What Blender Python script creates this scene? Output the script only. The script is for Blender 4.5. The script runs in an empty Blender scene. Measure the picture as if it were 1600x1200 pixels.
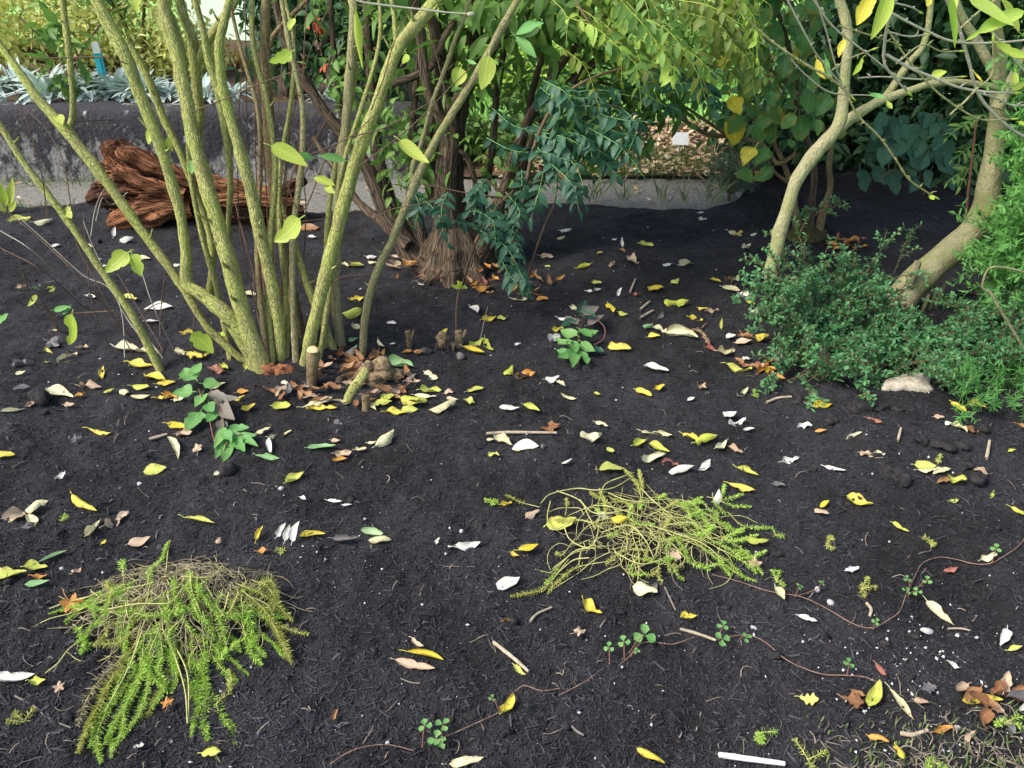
import bpy, math, random
import numpy as np
from math import radians, sin, cos, pi
C = bpy.context.scene.collection
SC = bpy.context.scene
R = random.Random(7)
NR = np.random.default_rng(11)

# ------------------------------------------------------------------ camera, sky, sun, exposure
CAM_H, PITCH, FPX = 1.5, 30.0, 1256.0
cd = bpy.data.cameras.new('camera'); cam = bpy.data.objects.new('camera', cd); C.objects.link(cam)
cam.location = (0, 0, CAM_H); cam.rotation_euler = (radians(90 - PITCH), 0, 0)
cd.sensor_width = 36.0; cd.lens = 36.0 * FPX / 1600.0; cd.clip_start = 0.02; cd.clip_end = 2000
SC.camera = cam
W = bpy.data.worlds.new('World'); SC.world = W; W.use_nodes = True
SUN_EL, SUN_AZ = 48.0, 250.0          # azimuth clockwise from +Y: the sun stands to the left, a little behind the camera
wn = W.node_tree; bg = wn.nodes['Background']
sky = wn.nodes.new('ShaderNodeTexSky'); sky.sky_type = 'NISHITA'; sky.sun_disc = False
sky.sun_elevation = radians(SUN_EL); sky.sun_rotation = radians(SUN_AZ)
sky.dust_density = 3.0; sky.ozone_density = 1.0; sky.air_density = 1.0
wn.links.new(sky.outputs[0], bg.inputs['Color']); bg.inputs['Strength'].default_value = 0.138
sl = bpy.data.lights.new('sun', 'SUN'); so = bpy.data.objects.new('sun', sl); C.objects.link(so)
sl.energy = 1.75; sl.angle = radians(20); sl.color = (1.0, 0.97, 0.91)
a = radians(SUN_AZ); e = radians(SUN_EL)
sd = np.array([sin(a) * cos(e), cos(a) * cos(e), sin(e)])
from mathutils import Vector
so.rotation_euler = Vector(sd).to_track_quat('Z', 'Y').to_euler()
SC.view_settings.view_transform = 'Standard'; SC.view_settings.look = 'None'
SC.view_settings.exposure = 1.1; SC.view_settings.gamma = 1.0
SC.cycles.max_bounces = 6; SC.cycles.transparent_max_bounces = 4
SC.cycles.sample_clamp_indirect = 4.0

# ------------------------------------------------------------------ maths helpers
CP, SP = cos(radians(PITCH)), sin(radians(PITCH))
F = np.array([0, CP, -SP]); U = np.array([0, SP, CP]); RT = np.array([1.0, 0, 0]); CO = np.array([0, 0, CAM_H])
def ray(px, py):
    return F * FPX + RT * (px - 800.0) + U * (600.0 - py)
def P(px, py, Y):                       # the point on a sight line at forward distance Y
    d = ray(px, py); return CO + d * (Y / d[1])
def ppm(p):                             # photograph pixels per metre at a point
    return FPX / max(0.05, float(np.dot(np.asarray(p) - CO, F)))
_g = np.random.default_rng(3).random((64, 64))
def vn(x, y, s):                        # smooth value noise
    x = np.asarray(x, float) * s + 17.3; y = np.asarray(y, float) * s + 9.1
    i = np.floor(x).astype(int); j = np.floor(y).astype(int); u = x - i; v = y - j
    u = u * u * (3 - 2 * u); v = v * v * (3 - 2 * v)
    g = lambda a, b: _g[a % 64, b % 64]
    return (g(i, j) * (1 - u) + g(i + 1, j) * u) * (1 - v) + (g(i, j + 1) * (1 - u) + g(i + 1, j + 1) * u) * v - 0.5
def bump(x, y, cx, cy, r, h):
    return h * np.exp(-((np.asarray(x) - cx) ** 2 + (np.asarray(y) - cy) ** 2) / (r * r))
def bed_edge(x):                        # the far edge of the mulch bed
    x = np.asarray(x, float)
    return 4.78 + 0.10 * np.sin(x * 2.1 + 0.6) + 0.05 * np.sin(x * 5.3) + 3.2 / (1 + np.exp(-(x - 1.72) * 9))
def H(x, y):                            # ground height of the bed
    x = np.asarray(x, float); y = np.asarray(y, float)
    h = 0.06 * vn(x, y, 1.3) + 0.034 * vn(x, y, 4.1) + 0.017 * vn(x, y, 11)
    h = h + bump(x, y, -0.75, 2.75, 0.55, 0.05) + bump(x, y, 1.45, 2.75, 0.6, 0.04)
    h = h - bump(x, y, -0.3, 3.75, 0.55, 0.05)
    return np.where(y > 4.05, np.maximum(h, -0.012), h)
def HF(x, y):                           # with the fine crumble of the mulch surface
    return H(x, y) + 0.013 * vn(x, y, 23) + 0.009 * vn(x, y, 47) + 0.0045 * vn(x, y, 95)
PILES = []
def HM(x, y):                           # ground plus the weed heaps lying on it
    h = H(x, y)
    for (cx, cy, rx, ry, ph) in PILES:
        q = ((np.asarray(x) - cx) / rx) ** 2 + ((np.asarray(y) - cy) / ry) ** 2
        h = h + ph * np.maximum(0, 1 - q) ** 0.7
    return h
def G(px, py, fn=H, dz=0.0):            # where a sight line meets the ground
    d = ray(px, py); t = CAM_H / max(1e-6, -d[2])
    for _ in range(14):
        p = CO + d * t
        t = (CAM_H - float(fn(p[0], p[1])) - dz) / max(1e-6, -d[2])
    return CO + d * t
def unit(v):
    v = np.asarray(v, float); n = np.linalg.norm(v, axis=-1, keepdims=True); return v / np.maximum(n, 1e-9)
def catmull(pts, n=6):
    p = np.asarray(pts, float)
    if len(p) < 3:
        t = np.linspace(0, 1, n + 1)[:, None]; return p[0] * (1 - t) + p[-1] * t
    q = np.vstack([2 * p[0] - p[1], p, 2 * p[-1] - p[-2]]); out = []
    for i in range(1, len(q) - 2):
        for k in range(n):
            t = k / n; a, b, c, d = q[i - 1], q[i], q[i + 1], q[i + 2]
            out.append(0.5 * (2 * b + (c - a) * t + (2 * a - 5 * b + 4 * c - d) * t * t + (3 * b - a - 3 * c + d) * t ** 3))
    out.append(p[-1]); return np.array(out)

# ------------------------------------------------------------------ mesh builder
class MB:
    def __init__(s): s.v = []; s.q = []; s.t = []; s.qm = []; s.tm = []; s.a = []; s.n = 0
    def add(s, v, quads=None, tris=None, att=None, mat=0):
        v = np.asarray(v, float).reshape(-1, 3)
        att = np.zeros((len(v), 3)) if att is None else np.asarray(att, float).reshape(-1, 3)
        s.v.append(v); s.a.append(att)
        if quads is not None and len(quads):
            q = np.asarray(quads).reshape(-1, 4) + s.n; s.q.append(q); s.qm.append(np.full(len(q), mat))
        if tris is not None and len(tris):
            t = np.asarray(tris).reshape(-1, 3) + s.n; s.t.append(t); s.tm.append(np.full(len(t), mat))
        s.n += len(v)
    def build(s, name, mats, parent=None, smooth=True, origin=None):
        v = np.vstack(s.v); at = np.vstack(s.a)
        q = np.vstack(s.q) if s.q else np.zeros((0, 4), int); t = np.vstack(s.t) if s.t else np.zeros((0, 3), int)
        me = bpy.data.meshes.new(name)
        base = np.zeros(3)
        if parent is not None: base = WLOC[parent.name]
        if origin is not None: org = np.asarray(origin, float)
        elif parent is not None: org = base
        else: org = np.array([(v[:, 0].min() + v[:, 0].max()) / 2, (v[:, 1].min() + v[:, 1].max()) / 2, v[:, 2].min()])
        v = v - org
        me.vertices.add(len(v)); me.vertices.foreach_set('co', v.astype(np.float32).ravel())
        nl = len(q) * 4 + len(t) * 3; me.loops.add(nl)
        me.loops.foreach_set('vertex_index', np.concatenate([q.ravel(), t.ravel()]).astype(np.int32))
        npoly = len(q) + len(t); me.polygons.add(npoly)
        st = np.concatenate([np.arange(len(q)) * 4, len(q) * 4 + np.arange(len(t)) * 3]).astype(np.int32)
        me.polygons.foreach_set('loop_start', st)
        mi = np.concatenate((s.qm or [np.zeros(0)]) + (s.tm or [np.zeros(0)])).astype(np.int32)
        if not isinstance(mats, (list, tuple)): mats = [mats]
        for m in mats: me.materials.append(m)
        me.polygons.foreach_set('material_index', mi)
        me.polygons.foreach_set('use_smooth', np.full(npoly, smooth))
        al = me.attributes.new('lv', 'FLOAT_VECTOR', 'POINT'); al.data.foreach_set('vector', at.astype(np.float32).ravel())
        me.update(calc_edges=True); me.validate()
        o = bpy.data.objects.new(name, me); C.objects.link(o)
        if parent is not None: o.parent = parent
        o.location = org - base
        WLOC[o.name] = org
        return o
WLOC = {}
def tag(o, label=None, cat=None, group=None, kind=None):
    if label: o['label'] = label
    if cat: o['category'] = cat
    if group: o['group'] = group
    if kind: o['kind'] = kind
    return o
def thing(name, loc, label, cat, group=None):
    o = bpy.data.objects.new(name, None); C.objects.link(o); o.location = loc
    o.empty_display_size = 0.05
    bpy.context.view_layer.update()
    WLOC[o.name] = np.asarray(loc, float)
    return tag(o, label, cat, group)

def tube(M, pts, rad, sides=8, wob=0.0, ridge=0.0, nr=7, mat=0, seed=0, res=6, knots=0.0, cap=True, twist=0.0):
    """swept tube with bark coordinates (cos, sin, along) in the vertex attribute"""
    pts = np.asarray(pts, float); rad = np.asarray(rad, float)
    rr = np.interp(np.linspace(0, 1, (len(pts) - 1) * res + 1), np.linspace(0, 1, len(pts)), rad) if len(pts) >= 3 else np.linspace(rad[0], rad[-1], res + 1)
    c = catmull(pts, res); n = len(c)
    t = unit(np.gradient(c, axis=0)); al = np.concatenate([[0], np.cumsum(np.linalg.norm(np.diff(c, axis=0), axis=1))])
    ref = np.array([0.31, 0.2, 0.93]) if abs(t[0][2]) < 0.9 else np.array([1.0, 0.13, 0.05])
    e1 = np.zeros((n, 3)); e1[0] = unit(np.cross(t[0], ref))
    for i in range(1, n):
        w = e1[i - 1] - t[i] * np.dot(e1[i - 1], t[i]); e1[i] = unit(w)
    e2 = np.cross(t, e1)
    th = np.arange(sides) / sides * 2 * pi
    g = np.random.default_rng(seed + 5)
    r = np.repeat(rr[:, None], sides, 1)
    if wob:
        k = g.random(4) * 6.28
        sc = al / max(rr.mean(), 1e-4)
        r = r * (1 + wob * (np.sin(sc * 0.55 + k[0])[:, None] * 0.6 + np.sin(sc[:, None] * 0.9 + th * 1 + k[1]) * 0.6 + np.sin(sc[:, None] * 1.7 + th * 2 + k[2]) * 0.5))
        r = r * (1 + wob * 0.5 * (g.random((n, sides)) - 0.5))
    if ridge:
        ph = g.random(3) * 6.28
        sc = al / max(rr.mean(), 1e-4)
        tw = th[None, :] + 0.35 * np.sin(sc[:, None] * 0.35 + ph[0]) + twist * al[:, None]
        r = r * (1 + ridge * (np.abs(np.sin(tw * nr / 2 + ph[1])) - 0.55 + 0.5 * np.sin(tw * nr * 1.0 + sc[:, None] * 0.8 + ph[2])))
    if knots:
        for _ in range(max(1, int(al[-1] / (rr.mean() * 9)))):
            a0 = g.random() * al[-1]; t0 = g.random() * 6.28
            d2 = ((al - a0)[:, None] / (rr.mean() * 0.9)) ** 2 + ((np.abs((th[None, :] - t0 + pi) % (2 * pi) - pi)) / 0.7) ** 2
            r = r * (1 + knots * np.exp(-d2))
    v = c[:, None, :] + r[:, :, None] * (np.cos(th)[None, :, None] * e1[:, None, :] + np.sin(th)[None, :, None] * e2[:, None, :])
    att = np.stack([np.broadcast_to(np.cos(th), (n, sides)) * rr.mean(), np.broadcast_to(np.sin(th), (n, sides)) * rr.mean(), np.broadcast_to(al[:, None], (n, sides)) + seed * 0.37], -1)
    i = np.arange(n - 1)[:, None] * sides; j = np.arange(sides)[None, :]; j2 = (j + 1) % sides
    q = np.stack([i + j, i + j2, i + sides + j2, i + sides + j], -1).reshape(-1, 4)
    M.add(v.reshape(-1, 3), q, None, att.reshape(-1, 3), mat)
    if cap:
        cv = np.vstack([v[-1], c[-1] + t[-1] * rr[-1] * 0.25]); tr = [(k, (k + 1) % sides, sides) for k in range(sides)]
        M.add(cv, None, tr, np.vstack([att[-1], att[-1][:1]]), mat)
    return c, rr

PROF = {
    'lance': lambda t: np.sin(pi * t ** 0.85) ** 0.85,
    'ovate': lambda t: np.sin(pi * t ** 0.62) ** 0.75,
    'obov': lambda t: np.sin(pi * t ** 1.5) ** 0.8,
    'round': lambda t: np.sin(pi * t ** 0.8) ** 0.55,
    'needle': lambda t: np.sin(pi * t ** 0.9) ** 0.6,
    'tooth': lambda t: np.sin(pi * t ** 0.7) ** 0.8 * (1 + 0.22 * (((t * 5.01) % 1.0) - 0.5)),
}
def batch(M, base, d, nrm, L, Wd, prof='lance', nt=4, fold=0.35, droop=0.15, mat=0, tint=None):
    """many small leaves at once: base, direction, normal, length, width"""
    base = np.asarray(base, float); N = len(base); d = unit(d); nrm = np.asarray(nrm, float)
    nrm = unit(nrm - d * np.sum(nrm * d, 1, keepdims=True)); sd_ = np.cross(d, nrm)
    L = np.broadcast_to(np.asarray(L, float), (N,)); Wd = np.broadcast_to(np.asarray(Wd, float), (N,))
    t = np.linspace(0, 1, nt + 1); w = np.maximum(PROF[prof](np.clip(t, 1e-4, 1 - 1e-4)), 0.03) * 0.5
    tint = NR.random(N) if tint is None else np.broadcast_to(tint, (N,))
    fo = np.broadcast_to(np.asarray(fold, float), (N,)); dr = np.broadcast_to(np.asarray(droop, float), (N,))
    V = np.zeros((N, nt + 1, 3, 3)); A = np.zeros((N, nt + 1, 3, 3))
    for k in range(nt + 1):
        cen = base + d * (L * t[k])[:, None] - nrm * (dr * L * t[k] ** 2)[:, None]
        for si, s in enumerate((-1, 0, 1)):
            V[:, k, si] = cen + sd_ * (s * w[k] * Wd * np.cos(fo))[:, None] + nrm * (abs(s) * w[k] * Wd * np.sin(fo))[:, None]
            A[:, k, si, 0] = s; A[:, k, si, 1] = t[k]; A[:, k, si, 2] = tint
    q = []
    for k in range(nt):
        for si in (0, 1):
            b = k * 3 + si; q.append((b, b + 1, b + 4, b + 3))
    m = (nt + 1) * 3
    Q = (np.arange(N)[:, None, None] * m + np.array(q)[None]).reshape(-1, 4)
    M.add(V.reshape(-1, 3), Q, None, A.reshape(-1, 3), mat)

def leaf_at(M, p0, p1, nrm, wid, prof='lance', roll=0.6, curl=0.0, twist=0.0, wave=0.0, mat=0, tint=0.5, nt=10, bite=0, stalk=0.18, seed=0, lobes=0):
    """one full leaf from its stalk end p0 to its tip p1: rolled across, curled along, twisted, wavy edged"""
    g = np.random.default_rng(seed + 77)
    p0 = np.asarray(p0, float); p1 = np.asarray(p1, float); L = np.linalg.norm(p1 - p0); e1 = (p1 - p0) / max(L, 1e-6)
    n = unit(np.asarray(nrm, float) - e1 * np.dot(nrm, e1)); e2 = np.cross(e1, n)
    t = np.linspace(0, 1, nt + 1); ss = np.linspace(-1, 1, 7)
    w = np.maximum(PROF[prof](np.clip(t, 1e-3, 1 - 1e-3)), 0.02) * wid / 2
    for _ in range(2 if seed % 3 else 0): w = w * (1 - g.uniform(.1, .4) * np.exp(-((t - g.uniform(.2, .95)) / .07) ** 2))
    if lobes: w = w * (1 + 0.38 * np.cos(t * lobes * 2 * pi + pi))
    ang = curl * (t - 0.5); dx = np.cos(ang); dz = np.sin(ang)
    cx = np.concatenate([[0], np.cumsum((dx[1:] + dx[:-1]) / 2)]) / nt; cz = np.concatenate([[0], np.cumsum((dz[1:] + dz[:-1]) / 2)]) / nt
    sc = 1.0 / max(cx[-1], 0.35); cx = cx * sc; cz = cz * sc
    cz = cz - np.linspace(cz[0], cz[-1], nt + 1) if abs(curl) < 4 else cz
    V = np.zeros((nt + 1, 7, 3)); A = np.zeros((nt + 1, 7, 3))
    ph = g.random(4) * 6.28; bow = g.uniform(-.10, .10) * L
    for i in range(nt + 1):
        for j, s in enumerate(ss):
            wl = w[i]
            if bite and abs(t[i] - 0.55) < 0.16 and s > 0.2: wl = w[i] * 0.55
            if abs(roll) > 1e-3: ac = wl * sin(roll * s) / roll; up = wl * (1 - cos(roll * s)) / roll
            else: ac = wl * s; up = 0
            up += abs(s) ** 1.5 * wave * wid * sin(t[i] * 9 + ph[0] + (1.7 if s > 0 else 0)) + wave * 0.4 * wid * sin(t[i] * 5 + ph[1])
            tw = twist * (t[i] - 0.5) * 1.0
            a2 = ac * cos(tw) - up * sin(tw); u2 = ac * sin(tw) + up * cos(tw)
            V[i, j] = p0 + e1 * (cx[i] * L) + e2 * (a2 + bow * sin(pi * t[i])) + n * (u2 + cz[i] * L)
            A[i, j] = (s, t[i], tint)
    q = [(i * 7 + j, i * 7 + j + 1, i * 7 + j + 8, i * 7 + j + 7) for i in range(nt) for j in range(6)]
    M.add(V.reshape(-1, 3), q, None, A.reshape(-1, 3), mat)
    if stalk:
        s0 = p0 - e1 * stalk * L * 0.9 + n * (g.random() * 0.06 * L) + e2 * (g.random() - .5) * 0.12 * L
        st = MB(); r = max(0.0009, wid * 0.028)
        tube(st, [s0, (s0 + V[0, 3]) / 2 + n * 0.015 * L, V[0, 3], V[2, 3]], [r * .9, r, r, r * .6], 5, res=3)
        vv = st.v[0]; M.add(vv, st.q[0], None, np.tile([0.02, 0.5, tint], (len(vv), 1)), mat)

def star_leaf(M, c, ax, nrm, rad, lobes=5, depth=0.55, mat=0, tint=0.5, seed=0, curl=0.25):
    """a palmately lobed leaf (maple like) about its centre"""
    g = np.random.default_rng(seed + 31)
    c = np.asarray(c, float); ax = np.asarray(ax, float); n = unit(nrm); e1 = unit(ax - n * np.dot(ax, n)); e2 = np.cross(n, e1)
    K = 48; th = np.arange(K) / K * 2 * pi
    span = 2 * pi / (lobes + 0.6)
    r = np.zeros(K)
    for k in range(lobes):
        a0 = (k - (lobes - 1) / 2) * span; d = np.abs((th - a0 + pi) % (2 * pi) - pi) / (span * 0.5)
        ln = 1.0 - 0.12 * abs(k - (lobes - 1) / 2) + 0.1 * (g.random() - .5)
        r = np.maximum(r, ln * np.clip(1 - depth * d ** 0.9, 0.0, 1) * (d < 1.15))
    r = np.maximum(r, 0.3) * (1 + 0.06 * np.sin(th * 23))
    V = [c]; A = [(0, 0.5, tint)]; ph = g.random() * 6.28
    for ring in (0.35, 0.7, 1.0):
        for k in range(K):
            rr = r[k] * ring * rad; z = curl * rad * (0.35 * sin(th[k] * 2 + ph) * ring + 0.45 * ring ** 2 * sin(th[k] * lobes * .7 + ph * 2))
            V.append(c + e1 * rr * cos(th[k]) + e2 * rr * sin(th[k]) + n * z); A.append((ring * sin(th[k]), 0.5 + ring * cos(th[k]) / 2, tint))
    tr = [(0, 1 + k, 1 + (k + 1) % K) for k in range(K)]
    q = [(1 + o * K + k, 1 + (o + 1) * K + k, 1 + (o + 1) * K + (k + 1) % K, 1 + o * K + (k + 1) % K) for o in (0, 1) for k in range(K)]
    M.add(V, q, tr, A, mat)
    st = MB(); tube(st, [c, c - e1 * rad * .7 + n * .05 * rad, c - e1 * rad * 1.3 + e2 * rad * .2], [rad * .03, rad * .025, rad * .025], 5, res=3)
    M.add(st.v[0], st.q[0], None, np.tile([0.02, 0.5, tint], (len(st.v[0]), 1)), mat)

def blob(M, c, r, seed=0, sq=(1, 1, 1), rough=0.25, nu=14, nv=9, mat=0):
    g = np.random.default_rng(seed + 900); u = np.arange(nu) / nu * 2 * pi; v = np.linspace(0, pi, nv)
    D = np.stack([np.outer(np.sin(v), np.cos(u)), np.outer(np.sin(v), np.sin(u)), np.outer(np.cos(v), np.ones(nu))], -1)
    f = np.ones((nv, nu))
    for _ in range(7):
        k = unit(g.normal(size=3)) * g.uniform(1.5, 4.5); f += rough * 0.42 * np.sin(D @ k + g.random() * 6.28)
    ax = D * f[..., None] * r * np.array(sq); V = ax.reshape(-1, 3) + np.asarray(c)
    q = [(i * nu + j, (i + 1) * nu + j, (i + 1) * nu + (j + 1) % nu, i * nu + (j + 1) % nu) for i in range(nv - 1) for j in range(nu)]
    M.add(V, q, None, D.reshape(-1, 3) * r, mat)

def box(M, lo, hi, mat=0):
    x0, y0, z0 = lo; x1, y1, z1 = hi
    v = [(x0, y0, z0), (x1, y0, z0), (x1, y1, z0), (x0, y1, z0), (x0, y0, z1), (x1, y0, z1), (x1, y1, z1), (x0, y1, z1)]
    M.add(v, [(0, 3, 2, 1), (4, 5, 6, 7), (0, 1, 5, 4), (1, 2, 6, 5), (2, 3, 7, 6), (3, 0, 4, 7)], None, None, mat)

# ------------------------------------------------------------------ materials
def newmat(name):
    m = bpy.data.materials.new(name); m.use_nodes = True; nt = m.node_tree
    b = nt.nodes['Principled BSDF']; return m, nt, b
def nd(nt, typ, **kw):
    n = nt.nodes.new(typ)
    for k, v in kw.items():
        if k.startswith('i_'): n.inputs[k[2:].replace('_', ' ')].default_value = v
        else: setattr(n, k, v)
    return n
def lk(nt, a, b): nt.links.new(a, b)
def mixc(nt, fac, a, b, blend='MIX'):
    n = nt.nodes.new('ShaderNodeMix'); n.data_type = 'RGBA'; n.blend_type = blend
    for sock, val in ((n.inputs[0], fac), (n.inputs[6], a), (n.inputs[7], b)):
        if hasattr(val, 'links'): nt.links.new(val, sock)
        elif isinstance(val, (tuple, list)): sock.default_value = (*val, 1)[:4]
        else: sock.default_value = val
    return n.outputs[2]
def ramp(nt, fac, *stops):
    n = nt.nodes.new('ShaderNodeValToRGB'); cr = n.color_ramp
    while len(cr.elements) < len(stops): cr.elements.new(0.5)
    for el, (p, c) in zip(cr.elements, stops):
        el.position = p; el.color = (*c, 1) if isinstance(c, (tuple, list)) else (c, c, c, 1)
    nt.links.new(fac, n.inputs[0]); return n.outputs[0]
def math_(nt, op, a, b=None, c=None):
    n = nt.nodes.new('ShaderNodeMath'); n.operation = op
    for i, v in enumerate((a, b, c)):
        if v is None: continue
        if hasattr(v, 'links'): nt.links.new(v, n.inputs[i])
        else: n.inputs[i].default_value = v
    return n.outputs[0]
def attr(nt):
    n = nt.nodes.new('ShaderNodeAttribute'); n.attribute_name = 'lv'; return n.outputs['Vector']
def wpos(nt): return nt.nodes.new('ShaderNodeNewGeometry').outputs['Position']
def noise(nt, vec, scale, detail=4, rough=0.6):
    n = nt.nodes.new('ShaderNodeTexNoise'); n.inputs['Scale'].default_value = scale; n.inputs['Detail'].default_value = detail; n.inputs['Roughness'].default_value = rough
    if vec is not None: nt.links.new(vec, n.inputs['Vector'])
    return n.outputs[0]
def bumpn(nt, b, h, strength=0.5, dist=0.01):
    n = nt.nodes.new('ShaderNodeBump'); n.inputs['Strength'].default_value = strength; n.inputs['Distance'].default_value = dist
    nt.links.new(h, n.inputs['Height']); nt.links.new(n.outputs[0], b.inputs['Normal'])
def leafmat(name, c1, c2, c3=None, spot=(0.2, 0.1, 0.04), spots=0.0, rough=0.5, trans=0.35, vein=0.25, spec=0.35, edge=None, esc=9):
    m, nt, b = newmat(name); at = attr(nt)
    sep = nd(nt, 'ShaderNodeSeparateXYZ'); lk(nt, at, sep.inputs[0]); s, t, ti = sep.outputs
    base = mixc(nt, ti, c1, c2)
    if c3: 
        f = ramp(nt, noise(nt, wpos(nt), 26, 3), (0.42, 0.0), (0.62, 1.0)); base = mixc(nt, f, base, c3)
    if edge:
        ff = math_(nt, 'MULTIPLY', math_(nt, 'POWER', math_(nt, 'ABSOLUTE', s), 2.0), ramp(nt, noise(nt, wpos(nt), esc, 3), (0.45, 0.0), (0.6, 1.0)))
        base = mixc(nt, ff, base, edge)
    if spots:
        f = ramp(nt, noise(nt, wpos(nt), 90, 3), (0.64 - 0.12 * spots, 0.0), (0.70, 1.0)); base = mixc(nt, math_(nt, 'MULTIPLY', f, 0.85), base, spot)
    if vein:
        av = math_(nt, 'ABSOLUTE', s)
        mid = math_(nt, 'SUBTRACT', 1.0, math_(nt, 'SMOOTH_MIN', math_(nt, 'MULTIPLY', av, 9.0), 1.0, 0.2))
        mid = math_(nt, 'MAXIMUM', mid, 0.0)
        ph = math_(nt, 'SUBTRACT', math_(nt, 'MULTIPLY', t, 46.0), math_(nt, 'MULTIPLY', av, 11.0))
        sv = math_(nt, 'POWER', math_(nt, 'MULTIPLY_ADD', math_(nt, 'SINE', ph), 0.5, 0.5), 10.0)
        vv = math_(nt, 'MAXIMUM', mid, math_(nt, 'MULTIPLY', sv, 0.4))
        base = mixc(nt, math_(nt, 'MULTIPLY', vv, vein), base, tuple(min(1, x * 1.5 + 0.12) for x in c2))
        bumpn(nt, b, vv, 0.35, 0.002)
    lk(nt, base, b.inputs['Base Color']); b.inputs['Roughness'].default_value = rough
    b.inputs['Specular IOR Level'].default_value = spec
    if trans:
        tr = nd(nt, 'ShaderNodeBsdfTranslucent'); lk(nt, base, tr.inputs['Color'])
        mx = nd(nt, 'ShaderNodeMixShader'); mx.inputs[0].default_value = trans
        lk(nt, b.outputs[0], mx.inputs[1]); lk(nt, tr.outputs[0], mx.inputs[2]); lk(nt, mx.outputs[0], nt.nodes['Material Output'].inputs['Surface'])
    return m
def barkmat(name, c1, c2, c3, sc=60, stretch=0.25, bd=0.004, bs=0.6, moss=None, crack=True):
    m, nt, b = newmat(name); at = attr(nt)
    mp = nd(nt, 'ShaderNodeMapping'); mp.inputs['Scale'].default_value = (1, 1, stretch); lk(nt, at, mp.inputs[0])
    n1 = noise(nt, mp.outputs[0], sc, 6, 0.65); n2 = noise(nt, mp.outputs[0], sc * 0.22, 3); n3 = noise(nt, mp.outputs[0], sc * 3.1, 3)
    base = mixc(nt, ramp(nt, n1, (0.35, 0.0), (0.66, 1.0)), c1, c2)
    base = mixc(nt, ramp(nt, n2, (0.44, 0.0), (0.66, 0.85)), base, c3)
    base = mixc(nt, math_(nt, 'MULTIPLY', ramp(nt, n3, (0.52, 0.0), (0.68, 1.0)), 0.55), base, tuple(min(1, x * 1.55) for x in c1))
    base = mixc(nt, math_(nt, 'MULTIPLY', ramp(nt, n3, (0.33, 1.0), (0.46, 0.0)), 0.6), base, tuple(x * .4 for x in c1))
    if moss: base = mixc(nt, ramp(nt, noise(nt, wpos(nt), 7, 4), (0.45, 0.0), (0.62, 0.8)), base, moss)
    oi = nd(nt, 'ShaderNodeObjectInfo').outputs['Random']
    lng = nd(nt, 'ShaderNodeMapping'); lng.inputs['Scale'].default_value = (3, 3, 1); lk(nt, at, lng.inputs[0])
    base = mixc(nt, ramp(nt, noise(nt, lng.outputs[0], 7, 4, .7), (0.50, 0.0), (0.64, .75)), base, tuple(x * .62 for x in c3))
    base = mixc(nt, math_(nt, 'MULTIPLY', oi, .45), base, c3)
    if crack:
        v = nd(nt, 'ShaderNodeTexVoronoi', feature='DISTANCE_TO_EDGE'); v.inputs['Scale'].default_value = sc * 1.5
        wv = nd(nt, 'ShaderNodeVectorMath', operation='ADD'); lk(nt, mp.outputs[0], wv.inputs[0])
        w2 = nd(nt, 'ShaderNodeTexNoise'); w2.inputs['Scale'].default_value = sc * .6; lk(nt, mp.outputs[0], w2.inputs['Vector'])
        w3 = nd(nt, 'ShaderNodeVectorMath', operation='SCALE'); w3.inputs['Scale'].default_value = 1.6 / sc; lk(nt, w2.outputs['Color'], w3.inputs[0]); lk(nt, w3.outputs[0], wv.inputs[1])
        lk(nt, wv.outputs[0], v.inputs['Vector'])
        cr = ramp(nt, v.outputs[0], (0.0, 0.0), (0.12, 1.0))
        base = mixc(nt, math_(nt, 'MULTIPLY', math_(nt, 'SUBTRACT', 1.0, cr), ramp(nt, n2, (0.38, 0.1), (0.6, 0.75))), base, tuple(x * 0.35 for x in c1))
        h = math_(nt, 'MULTIPLY_ADD', n1, 0.6, math_(nt, 'MULTIPLY', cr, 0.5))
    else: h = math_(nt, 'MULTIPLY_ADD', n3, 0.4, n1)
    lk(nt, base, b.inputs['Base Color']); b.inputs['Roughness'].default_value = 0.85; b.inputs['Specular IOR Level'].default_value = 0.2
    bumpn(nt, b, h, bs, bd); return m
def plain(name, c1, c2, sc=40, rough=0.85, bd=0.003, bs=0.5, useattr=False, spec=0.25):
    m, nt, b = newmat(name); vec = wpos(nt)
    n1 = noise(nt, vec, sc, 5, 0.65)
    if useattr:
        at = attr(nt); sep = nd(nt, 'ShaderNodeSeparateXYZ'); lk(nt, at, sep.inputs[0]); base = mixc(nt, sep.outputs[2], c1, c2)
        base = mixc(nt, 0.35, base, mixc(nt, n1, c1, c2))
    else: base = mixc(nt, ramp(nt, n1, (0.36, 0.0), (0.64, 1.0)), c1, c2)
    lk(nt, base, b.inputs['Base Color']); b.inputs['Roughness'].default_value = rough; b.inputs['Specular IOR Level'].default_value = spec
    if bs: bumpn(nt, b, n1, bs, bd)
    return m
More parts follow.
